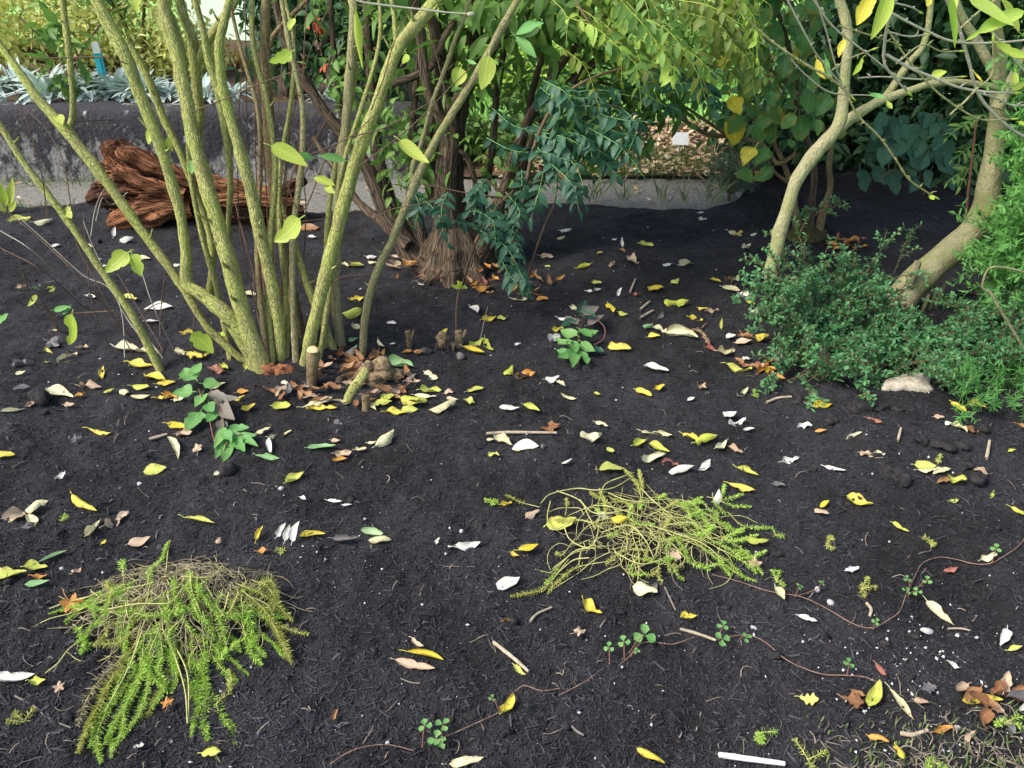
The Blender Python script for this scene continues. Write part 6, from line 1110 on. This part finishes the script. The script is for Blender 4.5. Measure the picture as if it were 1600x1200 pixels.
for k, (px, py, w, h_, mm, lb) in enumerate([(666, 548, 17, 13, M_DSTONE, 'dark round stone among the stubs in front of the rough tree'), (720, 555, 13, 13, M_STONE, 'rounded tan stone beside the lime leaf cluster'), (528, 659, 10, 8, M_STONE, 'small grey stone below the yellow leaf litter of the green stems'), (848, 697, 9, 9, M_STONE, 'round grey stone at the end of the big white leaf'), (219, 756, 8, 6, M_PERL, 'round white pebble below the lime leaf on the left'), (99, 1187, 9, 7, M_PERL, 'white pebble at the lower left edge'), (98, 888, 9, 7, M_PERL, 'white pebble beside the tan leaf on the left edge'), (721, 830, 7, 6, M_PERL, 'white pebble above the torn white leaf'), (1277, 921, 10, 9, M_PERL, 'white pebble at the stalk end of the right runner'), (1297, 941, 10, 9, M_PERL, 'white pebble just below the right runner'), (1177, 981, 9, 7, M_PERL, 'white pebble above the clover on the red runner'), (1495, 1136, 10, 10, M_PERL, 'white pebble among the brown litter at lower right'), (1447, 985, 16, 8, M_PERL, 'flat white pebble below the pale strap leaf'), (606, 1160, 7, 7, M_PERL, 'square white pebble above the bottom runner'), (569, 910, 5, 5, M_PERL, 'tiny white pebble on the open mulch in the front centre'), (440, 763, 8, 8, M_PERL, 'small pale pebble below the lime leaf with a brown stalk')]):
    c = G(px, py + h_ * .3); r = w / 2 / ppm(c); M = MB(); blob(M, c + [0, 0, r * .45], r, 100 + k, (1, .85, h_ / w * 1.0), .22, 18, 11); lone('stone' if mm is not M_PERL else 'pebble', lb, 'stone', M, mm)
for k, (px, py, w, lb) in enumerate([(1347, 640, 30, 'big dark mulch clod under a lime leaf below the evergreen'), (1378, 643, 22, 'dark mulch clod right of the biggest clod below the evergreen'), (1405, 640, 16, 'small mulch clod third in the row below the evergreen'), (1248, 632, 22, 'mulch clod left of the yellow leaf below the evergreen'), (1395, 738, 34, 'broad crumbled mulch clod left of the yellow leaf pile'), (1415, 755, 24, 'mulch clod just below the broad crumbled one'), (1508, 731, 18, 'round mulch clod beside the yellow leaf pile'), (1525, 752, 28, 'mulch clod at the right end of the yellow leaf pile'), (1475, 700, 26, 'mulch clod behind the yellow leaf pile'), (1270, 738, 14, 'small mulch clod left of the white sliver leaf'), (1530, 672, 26, 'mulch clod beside brown leaves on the right edge'), (360, 735, 30, 'angular dark clod under the left broadleaf weed'), (66, 626, 30, 'dark flat bark lump at the left edge'), (1440, 690, 18, 'small mulch clod above the yellow leaf pile'), (1300, 660, 16, 'small mulch clod above the white rolled leaf')]):
    c = G(px, py); r = w / 2 / ppm(c); M = MB(); blob(M, c + [0, 0, r * .25], r, 200 + k, (1, .9, .7), .4, 20, 12); lone('mulch_clod', lb, 'clod', M, M_CLOD, 'clods of damp mulch')
c = G(1424, 612); M = MB(); blob(M, c + [0, .05, -.012], .058, 300, (1.35, .8, .62), .3, 26, 14); lone('pale_rock', 'pale buff rock half hidden under the small leaved evergreen', 'rock', M, M_PALEROCK)
M_CHIPW = plain('pale_chip', (.30, .24, .16), (.48, .40, .29), 60, .85, .002, .4); M_GSTICK = plain('grey_stick', (.13, .11, .09), (.24, .21, .18), 50, .85, .002, .4); M_WSTICK = plain('white_stick', (.72, .71, .68), (.84, .83, .80), 50, .7, .001, .2)
for k, (ln, w, mm, lb) in enumerate([([(1122, 1184), (1165, 1190), (1225, 1198)], 9, M_WSTICK, 'straight white stick at the bottom edge'), ([(1062, 986), (1090, 994), (1118, 1004)], 5, M_CHIPW, 'straw coloured twig left of the clover on the red runner'), ([(771, 1007), (800, 1030), (826, 1053)], 6, M_CHIPW, 'straw coloured twig lying against a small lime leaf'), ([(760, 681), (800, 679), (870, 680)], 5, M_CHIPW, 'pale straight twig ending at the brown lobed leaf'), ([(234, 690), (248, 686), (262, 682)], 5, M_CHIPW, 'short pale twig at the end of the cream folded leaf'), ([(1000, 487), (1008, 480), (1015, 474)], 4, M_CHIPW, 'short pale twig in the middle distance of bare mulch'), ([(1000, 500), (1010, 494), (1020, 488)], 4, M_CHIPW, 'pale twig just below another in the middle distance'), ([(984, 460), (988, 450), (993, 438)], 3, M_CHIPW, 'thin upright dry twig beside the red brown curl'), ([(1402, 692), (1405, 680), (1407, 672)], 4, M_CHIPW, 'short upright pale twig on the right mulch'), ([(1540, 720), (1543, 705), (1545, 692)], 5, M_CHIPW, 'bent pale stalk on the right behind the yellow leaf pile'), ([(590, 745), (605, 746), (628, 748)], 0, M_GSTICK, 'dark flat wood chip in the centre of the open mulch'), ([(35, 772), (55, 766), (76, 756)], 0, M_GSTICK, 'dark wood chip on the left mulch'), ([(160, 800), (175, 796), (192, 790)], 0, M_GSTICK, 'dark wood chip above the cream leaf pair at left'), ([(880, 1155), (885, 1145), (893, 1136)], 0, M_GSTICK, ''), ([(1022, 1135), (1028, 1127), (1034, 1119)], 0, M_GSTICK, 'grey wood chip in the front right of the bare mulch'), ([(893, 1138), (902, 1146), (912, 1152)], 4, M_GSTICK, 'thin grey stick in the front centre of the mulch'), ([(510, 1145), (518, 1155), (528, 1162)], 0, M_GSTICK, 'dark bark chip near the bottom clover'), ([(1310, 1055), (1330, 1030), (1345, 1010)], 0, M_GSTICK, ''), ([(980, 890), (1045, 925), (1055, 955)], 0, M_GSTICK, ''), ([(1030, 905), (1042, 928), (1055, 956)], 3, M_GSTICK, 'thin dark stalk below the pale stemmed weed heap'), ([(1345, 833), (1340, 850), (1336, 880)], 0, M_GSTICK, ''), ([(25, 1090), (60, 1110), (75, 1125), (112, 1140)], 3, M_GSTICK, 'thin curving root at the lower left edge'), ([(1480, 985), (1500, 985), (1515, 988)], 3, M_CHIPW, 'thin pale stalk at the end of the strap leaf'), ([(828, 974), (840, 962), (862, 952)], 4, M_CHIPW, 'thin pale twig below the big white leaf'), ([(1405, 1150), (1425, 1152), (1448, 1145)], 7, M_CHIPW, 'pale curved stem in the litter at lower right'), ([(1560, 1186), (1580, 1195), (1600, 1204)], 3, M_CHIPW, 'thin pale stalk in the bottom right corner'), ([(868, 340), (850, 380), (835, 430), (822, 446)], 0, M_TWIG, ''), ([(1360, 1020), (1352, 950), (1357, 945)], 0, M_TWIG, ''), ([(1353, 946), (1360, 955), (1358, 966)], 5, M_CHIPW, 'small pale hooked stalk inside the right runner loop'), ([(1400, 635), (1290, 640)], 0, M_TWIG, ''), ([(1197, 632), (1215, 625), (1236, 623)], 4, M_CHIPW, 'pale twig left of the yellow leaf below the evergreen'), ([(600, 690), (610, 694), (620, 700)], 0, M_TWIG, ''), ([(1080, 520), (1092, 521), (1102, 530), (1104, 538)], 6, M_BURL, 'hooked tan root beside the long cream leaves'), ([(1095, 517), (1100, 511), (1103, 508)], 3, M_BURL, 'short tan root tip above the hooked root'), ([(1098, 530), (1106, 535), (1108, 545)], 5, M_RTWIG, 'purple red root in front of the hooked root')]):
    if not w: continue
    pts = [G(x, y) for x, y in ln]; r = w / 2 / ppm(pts[0]); pts = [p + [0, 0, r + .004] for p in pts]; M = MB(); tube(M, pts, [r, r * 1.05] + [r * .8] * (len(pts) - 2), 8, wob=.08, seed=k, res=5); lone('twig' if w < 7 else 'stick', lb, 'twig', M, mm)
# ------------------------------------------------------------------ fallen leaves, one by one
FM = {'Y': leafmat('fallen_yellow', (0.66, 0.52, 0.03), (0.76, 0.66, 0.10), vein=.3, trans=.25, spots=.5, spot=(.3, .16, .04), edge=(.34, .17, .04), esc=55),
      'L': leafmat('fallen_lime', (0.48, 0.54, 0.06), (0.60, 0.64, 0.16), vein=.3, trans=.25, spots=.4, spot=(.3, .2, .05), edge=(.40, .28, .06), esc=55),
      'C': leafmat('fallen_cream', (0.62, 0.58, 0.30), (0.74, 0.70, 0.46), vein=.25, trans=.2, spots=.5, spot=(.35, .27, .13), edge=(.36, .26, .13), esc=55),
      'W': leafmat('fallen_white', (0.70, 0.69, 0.60), (0.82, 0.80, 0.72), vein=.15, trans=.2, spots=.25, spot=(.45, .40, .3), edge=(.5, .43, .30), esc=55),
      'B': leafmat('fallen_brown', (0.20, 0.085, 0.035), (0.36, 0.19, 0.08), vein=.3, trans=.15, spots=.3, spot=(.1, .05, .03)),
      'O': leafmat('fallen_orange', (0.50, 0.21, 0.04), (0.62, 0.34, 0.07), vein=.3, trans=.2, spots=.3, spot=(.25, .1, .03)),
      'T': leafmat('fallen_tan', (0.38, 0.26, 0.16), (0.54, 0.41, 0.28), vein=.3, trans=.15, spots=.3, spot=(.22, .13, .08)),
      'D': leafmat('fallen_grey', (0.075, 0.07, 0.07), (0.14, 0.13, 0.125), vein=.3, trans=.1, spots=.2, spot=(.04, .035, .03)),
      'R': leafmat('fallen_redbrown', (0.26, 0.085, 0.06), (0.34, 0.15, 0.10), vein=.3, trans=.15),
      'G': leafmat('fallen_green', (0.22, 0.42, 0.16), (0.42, 0.56, 0.30), vein=.3, trans=.25)}
CN = {'Y': 'yellow', 'L': 'lime green', 'C': 'cream', 'W': 'white', 'B': 'brown', 'O': 'orange', 'T': 'tan', 'D': 'dark grey', 'R': 'red brown', 'G': 'green'}
FN = {'f': 'flat', 'c': 'curled', 'r': 'rolled', 'm': 'lobed', 'o': 'oak', 't': 'crumpled', 'u': 'upright'}
DATA = """12 347 50 345 7 L c;54 352 84 348 6 C f;80 388 94 384 11 W f;134 388 146 389 9 C t;158 421 168 421 8 W f;150 410 160 407 6 W f;189 382 210 376 6 W f;176 372 180 361 7 W u;218 403 235 408 7 C f;270 419 283 416 5 W f;
136 464 152 467 5 W f;183 466 215 471 8 L f;226 484 271 483 8 W f;225 506 250 506 5 W f;180 545 220 552 12 C f;216 552 250 556 10 C t;203 568 240 575 11 Y f;160 596 163 577 8 Y c;228 591 260 599 10 Y f;90 567 122 553 10 C c;
122 545 140 546 9 T t;72 546 72 571 8 L c;25 588 43 583 6 C f;20 572 42 573 7 D t;73 536 90 543 14 D m;83 520 93 518 9 C t;75 454 86 452 7 L c;25 454 44 452 6 T t;275 550 290 556 9 C t;295 558 318 566 13 Y c;
285 522 305 524 7 Y c;318 560 327 554 8 Y t;328 578 353 584 16 R t;345 573 357 580 8 L c;380 580 388 567 12 L u;365 554 375 562 8 Y t;383 460 400 463 6 C f;482 372 495 373 5 W f;508 374 512 371 5 W f;534 414 545 419 6 C c;
546 417 570 418 10 L r;573 406 590 406 5 W c;576 413 590 415 5 C f;547 470 570 469 8 Y c;560 456 566 456 4 W f;653 448 663 449 5 W f;539 499 566 490 12 L c;552 510 562 519 6 C c;545 537 560 534 12 G c;545 556 558 544 9 W c;
605 507 620 508 12 W f;610 541 619 540 7 W f;591 534 602 549 6 C c;586 560 602 550 12 O c;735 482 746 495 7 W f;753 502 775 499 6 Y c;777 500 793 500 9 L t;604 570 646 578 13 G c;664 584 685 594 8 C f;636 600 650 591 7 T c;
790 591 801 579 10 L c;735 545 756 535 16 L t;758 533 771 552 9 L f;722 545 758 557 7 Y r;630 553 645 551 8 O c;646 553 664 554 9 B c;470 357 500 358 6 B f;875 365 893 363 4 W f;871 378 883 376 5 C f;956 377 964 377 5 W f;
973 388 972 376 6 W u;968 392 978 396 9 B t;998 384 1021 387 7 L c;933 399 942 398 3 Y f;902 422 925 417 7 L c;845 402 865 404 6 T f;952 420 960 412 8 T t;984 405 997 415 8 T t;1061 418 1084 415 5 C f;852 419 860 421 4 L f;
1035 417 1049 416 3 W f;1138 364 1158 371 4 C c;1150 371 1160 366 7 Y t;1162 391 1170 386 8 C t;1090 335 1100 335 3 W f;1092 344 1104 346 4 W c;1172 371 1182 370 4 C f;1015 458 1036 452 8 Y f;1049 446 1060 440 6 L f;1110 439 1126 444 7 Y f;
925 444 940 447 8 L c;915 458 926 461 7 W f;928 456 939 454 4 W c;961 465 968 459 6 W u;989 462 1000 464 12 R t;800 469 829 470 6 C f;838 471 857 472 6 O f;891 483 911 488 6 C c;950 480 959 493 8 Y c;966 492 980 496 6 L f;
1038 480 1058 477 6 L c;1056 482 1075 477 6 L f;1076 497 1098 502 9 Y c;1090 485 1106 488 4 Y c;1104 489 1122 490 8 T t;1028 500 1036 490 5 D f;1144 450 1156 434 10 C c;1136 440 1146 436 10 B t;1128 451 1156 458 5 C f;1153 461 1178 469 6 W c;
1166 473 1179 479 6 L f;1175 489 1188 499 6 W f;1126 516 1127 502 5 L u;872 502 900 506 8 W f;862 517 880 516 11 Y t;860 537 875 528 12 W f;949 547 986 550 11 Y f;1005 575 1044 583 12 W f;1004 516 1020 513 7 G c;1019 516 1044 524 11 C t;
1040 523 1090 532 10 C r;1012 530 1031 528 6 Y f;1134 531 1149 528 12 W f;1148 539 1175 538 8 T f;1158 522 1174 532 14 B t;1180 534 1200 532 10 Y c;1101 545 1120 554 14 R r;1120 553 1148 552 9 C t;1159 563 1173 563 11 W f;1134 572 1174 582 8 L t;
1176 574 1200 578 12 B t;1184 585 1204 566 9 O c;806 592 836 588 14 O t;852 599 874 594 7 W f;805 543 814 542 5 W f;1290 420 1294 412 9 O t;1328 510 1334 498 10 Y t;1354 546 1373 538 9 W t;1205 560 1232 568 10 W t;1200 588 1207 577 9 Y f;
1281 594 1289 585 9 T u;1267 486 1277 485 5 C f;1520 462 1532 458 6 R t;1494 490 1517 487 5 C c;22 612 51 610 13 D f;76 610 116 624 13 C f;101 636 118 636 6 T f;118 624 135 620 10 O t;126 606 160 611 12 T t;3 646 41 643 6 C r;
42 638 53 628 10 T t;163 618 180 613 7 L c;188 615 204 621 7 C c;208 609 235 612 7 L f;205 622 238 623 5 C f;241 626 258 626 9 Y t;256 620 277 627 11 O t;271 627 289 626 9 C f;246 604 275 602 6 Y f;326 611 353 604 9 C f;
370 618 389 615 8 O c;366 629 384 625 6 Y c;378 643 400 637 8 Y c;139 672 176 681 6 Y c;121 698 121 688 20 D m;-6 716 26 718 11 Y f;90 751 104 742 7 W t;262 664 296 669 9 Y f;276 683 303 680 14 T t;262 686 280 723 14 C r;
310 714 309 702 16 T m;225 739 262 736 15 L f;334 747 351 744 6 C t;114 777 153 804 12 Y c;5 815 48 800 13 T t;42 805 80 793 12 C c;42 808 56 825 11 C c;30 832 52 831 11 D m;136 842 160 818 14 C c;164 825 203 805 14 T t;
201 854 236 843 11 T f;289 813 338 824 7 L r;340 855 346 845 9 T f;160 854 168 848 4 Y f;-20 900 44 899 22 L f;38 890 76 889 19 L c;62 882 108 864 7 G r;112 902 129 892 13 T t;278 890 304 886 15 T t;426 638 455 638 14 L c;
472 640 512 632 8 C c;478 642 528 642 9 Y t;502 630 545 634 10 C c;490 638 520 630 9 C f;440 601 454 611 8 C f;415 610 436 618 8 B c;577 632 588 644 9 C f;583 637 614 635 9 L f;595 626 616 622 12 L f;627 630 668 636 15 L c;
627 643 654 643 15 L f;600 648 634 650 7 Y t;657 612 690 614 12 L t;647 621 682 624 7 C f;694 617 710 615 10 T t;670 648 713 636 10 C c;698 625 717 631 5 T f;725 627 742 635 14 L t;731 615 756 608 8 L f;780 641 812 641 6 W f;
604 618 636 608 8 T c;401 682 424 674 7 C f;420 686 456 677 7 C c;420 690 424 714 10 W c;400 714 439 719 9 G c;481 704 526 701 9 G f;518 692 532 694 6 T f;524 712 551 713 11 T t;519 724 543 721 7 O c;447 759 476 744 14 L c;
555 706 573 704 10 C c;589 704 616 680 16 C c;574 696 589 695 4 C f;511 786 535 790 5 W f;535 793 550 793 4 W f;470 781 479 788 5 W f;426 842 440 835 14 W u;441 832 450 850 11 W u;450 826 464 850 14 W u;468 843 509 841 9 Y c;
401 850 412 828 12 Y c;402 866 421 868 14 O t;520 845 562 846 14 D r;565 833 600 841 13 G c;576 850 612 849 10 C c;700 857 750 853 13 W t;682 853 687 846 7 W f;760 690 772 692 6 C f;772 680 800 700 13 C t;762 714 780 716 12 L t;
782 792 800 792 18 Y t;870 600 884 609 9 C f;876 618 902 627 5 C c;817 636 843 648 9 L c;860 680 860 664 26 B o;802 703 813 710 5 L c;800 705 842 702 11 W f;928 618 938 621 5 L f;993 613 1018 624 9 Y c;1023 611 1038 607 6 Y c;
1074 628 1085 625 5 W f;1090 603 1104 614 9 T t;1152 622 1168 609 9 C c;1132 655 1150 650 12 W f;1140 666 1164 662 9 W t;1160 676 1178 673 4 W f;907 686 939 686 11 C t;930 664 950 671 5 C f;948 703 960 711 9 L f;1003 677 1051 684 9 C t;
990 700 1012 692 11 L c;1014 696 1046 710 11 L r;1002 722 1040 714 11 C t;1034 723 1060 730 9 R c;1044 744 1085 738 10 W c;1066 680 1094 692 9 Y t;1086 697 1120 688 13 L c;1118 704 1134 694 14 C t;1139 700 1160 712 10 T t;1093 737 1109 722 11 W t;
1117 792 1122 773 13 W f;1150 733 1184 747 9 L r;1138 762 1180 776 11 Y c;877 730 894 722 4 W f;936 738 978 736 11 L f;822 814 843 803 11 T f;809 864 841 857 11 Y f;798 866 811 872 7 Y f;1165 848 1200 852 9 L f;1179 896 1178 880 20 T m;
1038 868 1064 876 16 T o;854 824 900 814 17 L f;955 818 980 816 10 Y f;934 806 952 812 8 W c;1270 638 1300 634 12 Y c;1252 632 1268 636 7 C t;1341 624 1357 622 6 L f;1245 670 1268 667 9 W t;1272 678 1290 676 5 O f;1321 690 1346 678 7 C r;
1221 724 1248 720 13 W t;1342 711 1362 714 9 T t;1356 714 1382 714 11 C t;1287 733 1320 739 7 W f;1428 731 1462 732 11 L f;1432 738 1464 737 7 C f;1457 744 1484 738 10 C f;1478 752 1508 756 20 L t;1464 758 1484 752 8 B t;1322 777 1363 792 20 Y c;
1280 797 1294 789 7 Y f;1271 801 1294 810 11 T f;1393 820 1419 836 10 L r;1486 632 1508 649 8 Y f;1511 632 1538 645 11 Y f;1476 667 1486 664 8 W f;1486 666 1510 678 9 C t;1504 672 1528 680 12 B t;1458 655 1474 657 5 T f;1354 656 1378 662 6 R c;
1586 664 1604 672 14 B t;1520 735 1548 746 8 T t;1206 761 1226 764 8 D f;1482 788 1496 786 6 L c;1574 709 1585 707 6 L f;1546 782 1552 769 6 L c;1576 796 1598 812 6 L c;1320 896 1340 891 8 W t;1530 880 1556 872 14 C t;1474 896 1494 892 9 R t;
40 918 80 915 9 G f;50 903 76 903 7 O t;106 942 122 955 12 O m;-10 1063 58 1060 20 W r;46 1068 76 1068 13 L t;95 1090 95 1072 22 T m;264 1117 264 1098 20 O m;212 1172 228 1171 9 W t;317 1184 349 1184 14 L f;617 1035 680 1052 13 T f;
636 1022 694 1038 11 Y r;644 1002 664 1018 8 T c;519 1130 528 1115 11 B c;777 924 812 908 20 W f;786 974 806 972 9 O c;803 1044 822 1060 11 L c;784 1120 802 1090 20 Y c;702 1198 760 1186 14 C t;911 940 940 964 15 Y t;988 924 1026 934 22 C c;
1062 967 1090 968 15 Y c;895 996 914 990 17 T m;994 1174 1038 1200 13 Y c;1447 942 1490 982 13 C f;1572 988 1560 1016 20 W f;1572 1022 1594 1018 8 L f;1245 965 1276 976 7 W f;1480 1037 1500 1048 11 W t;1246 1092 1277 1100 13 L o;1312 1092 1348 1106 22 B o;
1330 1082 1352 1090 14 B t;1356 1108 1372 1070 24 L c;1390 1080 1426 1132 14 C r;1436 1083 1461 1080 15 D o;1501 1100 1564 1100 14 Y c;1552 1088 1578 1080 12 B t;1570 1092 1604 1104 16 B t;1354 1156 1386 1168 12 O c;1396 1168 1410 1194 13 Y c;1458 1148 1492 1142 10 O t;
1556 1124 1586 1150 22 D t;1590 1118 1606 1096 12 W t;1508 1164 1520 1150 10 T t;1425 1100 1448 1106 8 T f;1366 1042 1384 1064 10 R c;1408 866 1422 860 0 W f;1210 922 1224 946 14 C f;1255 1090 1262 1084 0 L f;1020 932 1026 915 10 D t;1188 1100 1196 1110 0 B f"""
LAND = [('the green stems', 470, 575), ('the rough barked tree', 705, 445), ('the rotten log', 290, 352), ('the feathery green weed heap', 285, 960), ('the pale stemmed weed heap', 1010, 842), ('the left broadleaf weed', 345, 680), ('the central broadleaf weed', 905, 545), ('the small leaved evergreen', 1380, 560), ('the mossy footed bush', 1262, 375),
        ('the root stubs', 705, 545), ('the long clover runner', 1120, 1005), ('the bottom clover', 682, 1160), ('the looping right runner', 1400, 965), ('the white stick', 1170, 1190), ('the broad mulch clod', 1400, 742), ('the leftmost stem', 245, 575), ('the root burl', 588, 600), ('the rounded hooked root', 1095, 525), ('the curved pale trunk', 1210, 440), ('the straw twig', 800, 1030), ('the thin weed seedling', 95, 520), ('the left edge bark lump', 66, 626), ('the bottom right corner', 1600, 1200), ('the bottom left corner', 0, 1200)]
def place_phrase(px, py):
    best = min(LAND, key=lambda l: (l[1] - px) ** 2 + ((l[2] - py) * 1.5) ** 2); dx, dy = px - best[1], (py - best[2]) * 1.5; d = math.hypot(dx, dy)
    if 'corner' in best[0]: return ('near ' if d > 90 else 'in ') + best[0]
    if abs(dx) > 2.2 * abs(dy): w = 'right of' if dx > 0 else 'left of'
    elif abs(dy) > 2.2 * abs(dx): w = 'in front of' if dy > 0 else 'behind'
    else: w = ('front right' if dx > 0 else 'front left') + ' of' if dy > 0 else ('back right' if dx > 0 else 'back left') + ' of'
    return ('just ' if d < 45 else '' if d < 130 else 'well ') + w + ' ' + best[0]
LV = []
for k, e in enumerate(DATA.replace('\n', '').split(';')):
    x0, y0, x1, y1, w, c, f = e.split(); x0, y0, x1, y1, w = map(float, (x0, y0, x1, y1, w))
    if w: LV.append((x0, y0, x1, y1, w, c, f))
def size_word(L): return 'tiny' if L < .045 else 'small' if L < .075 else '' if L < .12 else 'long'
ALL = []
for k, (x0, y0, x1, y1, w, c, f) in enumerate(LV):
    p0 = G(x0, y0, HM); p1 = G(x1, y1, HM); mx, my = (x0 + x1) / 2, (y0 + y1) / 2; n = np.array([R.uniform(-.25, .25), R.uniform(-.45, .1), 1.]); M = MB(); lift = .007 + R.uniform(0, .006)
    q = math.hypot(x1 - x0, y1 - y0); ux, uy = -(y1 - y0) / q, (x1 - x0) / q
    wa = G(mx + ux * w / 2, my + uy * w / 2, HM); wb = G(mx - ux * w / 2, my - uy * w / 2, HM); L = np.linalg.norm(p1 - p0); wid = np.linalg.norm(wa - wb)
    if f == 'u':
        d = float(np.dot(p1 - CO, F)); L = q / FPX * d * 1.12; p0 = G(mx, max(y0, y1), HM); p1 = p0 + np.array([(x1 - x0) / FPX * d, .02, L]); wid = w / FPX * d; n = np.array([R.uniform(-.3, .3), -1, .3])
    if f not in 'mo': wid = min(max(wid, .22 * L), .62 * L)
    p0 = p0 + [0, 0, lift]; p1 = p1 + [0, 0, lift + R.uniform(0, .008)]; tint = R.random(); big = 8 if L < .06 else 11
    mi = 0
    if f == 'm': star_leaf(M, (p0 + p1) / 2 + [0, 0, .004], p1 - p0, n, max(wid, L) * .56, 5, .5, 0, tint, k, .3)
    elif f == 'o': leaf_at(M, p0, p1, n, wid * 1.1, 'obov', .35, .5, .1, .05, 0, tint, 16, 0, .2, k, 3.5)
    else:
        roll, curl, tw, wv = {'f': (R.uniform(.25, 1.1), R.uniform(-.3, .8), R.uniform(-.5, .5), .06), 'c': (R.uniform(.9, 1.7), R.uniform(.5, 1.6), R.uniform(-.8, .8), .09), 'r': (R.uniform(1.5, 2.1), R.uniform(.1, .6), R.uniform(-.6, .6), .04), 't': (R.uniform(.5, 1.6), R.uniform(.3, 1.4), R.uniform(-1.5, 1.5), .2), 'u': (R.uniform(.4, .9), R.uniform(-.3, .5), R.uniform(-.5, .5), .06)}[f]
        if f in 'cf' and R.random() < .3: roll, curl = -roll, -curl * .6; p0 = p0 + [0, 0, wid * .18]; p1 = p1 + [0, 0, wid * .18]
        leaf_at(M, p0, p1, n, wid * (1.15 if f in 'cr' else 1.05), R.choice(['lance', 'ovate', 'lance']) if wid < .5 * L else 'ovate', roll, curl, tw, wv, 0, tint, big, int(R.random() < .08), R.choice([0, .12, .22]), k)
    ALL.append((q * wid / max(L, .01) * q, M, c, mx, my, f, L, None, None))
# brown leaf drifts caught against the stems: nothing tells these leaves apart, so they share a label within each drift
def drift(n, x0, y0, x1, y1, label, group, cols, Lp=(16, 34), fn=HM, up=.02):
    for k in range(n):
        px, py = R.uniform(x0, x1), R.uniform(y0, y1); p = G(px, py, fn); L = R.uniform(*Lp) / ppm(p); az = R.random() * 6.28; d = np.array([cos(az), sin(az), R.uniform(-.2, .5)]); M = MB(); z = .008 + up * R.random(); c = R.choice(cols)
        leaf_at(M, p + [0, 0, z], p + d * L + [0, 0, z + .004], np.array([R.uniform(-.6, .6), R.uniform(-.6, .4), .9]), L * R.uniform(.4, .6), 'ovate', R.uniform(.5, 1.4), R.uniform(.3, 1.5), R.uniform(-.9, .9), .12, 0, R.random(), 8, 0, .2, k + 900)
        ALL.append(((L * ppm(p)) ** 2 * .35, M, c, px, py, 't', L, label, group))
drift(52, 505, 550, 640, 634, 'brown curled leaf in the litter drift at the foot of the green stems', 'brown litter at the foot of the green stems', 'BBBT')
drift(14, 425, 585, 530, 628, 'dull brown leaf in the litter between cut stump and red stub', 'brown litter round the cut stump', 'BTBD')
drift(20, 735, 438, 872, 464, 'rusty brown leaf in the litter drift at the foot of the rough barked tree', 'rusty litter round the rough barked tree', 'BOBR', (14, 26))
drift(30, 612, 405, 790, 448, 'dark brown leaf piled against the left foot of the rough barked tree', 'dark litter against the rough barked tree', 'BBTRO', (14, 26), H, .07)
drift(16, 1290, 374, 1346, 393, 'rusty leaf in the small drift right of the mossy footed bush', 'rusty drift by the mossy footed bush', 'OBOR', (12, 22))
drift(9, 1150, 566, 1230, 592, 'brown leaf tucked against the left edge of the small leaved evergreen', 'brown litter beside the small leaved evergreen', 'BOTB', (14, 24))
drift(12, 1500, 1075, 1610, 1140, 'brown leaf in the litter at the lower right edge of the picture', 'brown litter at the lower right', 'BTBD', (24, 44), H, .03)
ALL.sort(key=lambda a: -a[0]); INFO = []; REST = MB(); KEY = list(FM)
for k, (sz, M, c, mx, my, f, L, lab, gr) in enumerate(ALL):
    if k < 296:
        o = M.build('fallen_leaf', FM[c]); tag(o, lab, 'leaf', gr or 'fallen leaves scattered on the mulch')
        if not lab: o['_b'] = ' '.join(x for x in (size_word(L), CN[c], FN[f], 'leaf', place_phrase(mx, my)) if x); INFO.append((o, mx, my, c, f, L))
    else:
        off = 0
        V = np.vstack(M.v); A = np.vstack(M.a); REST.add(V, np.vstack(M.q) if M.q else None, np.vstack(M.t) if M.t else None, A, KEY.index(c))
tag(REST.build('leaf_scraps', [FM[c] for c in KEY]), 'countless small leaf scraps strewn over the mulch between the larger leaves', 'leaf litter', kind='stuff')
from collections import defaultdict
grp = defaultdict(list)
for it in INFO: grp[it[0]['_b']].append(it)
ORD = {2: [['the left one', 'the right one']], 3: [['leftmost of three', 'middle of three', 'rightmost of three']]}
for b, its in grp.items():
    if len(its) == 1: its[0][0]['label'] = b; continue
    xs = sorted(its, key=lambda i: i[1])
    for j, it in enumerate(xs):
        n = len(xs)
        s = ORD[n][0][j] if n in ORD else ['leftmost', 'second from left', 'third from left', 'fourth from left', 'fifth from left', 'sixth from left', 'seventh from left', 'eighth from left'][j] if j < n - 1 else 'rightmost'
        it[0]['label'] = b + ', ' + s
for it in INFO: del it[0]['_b']
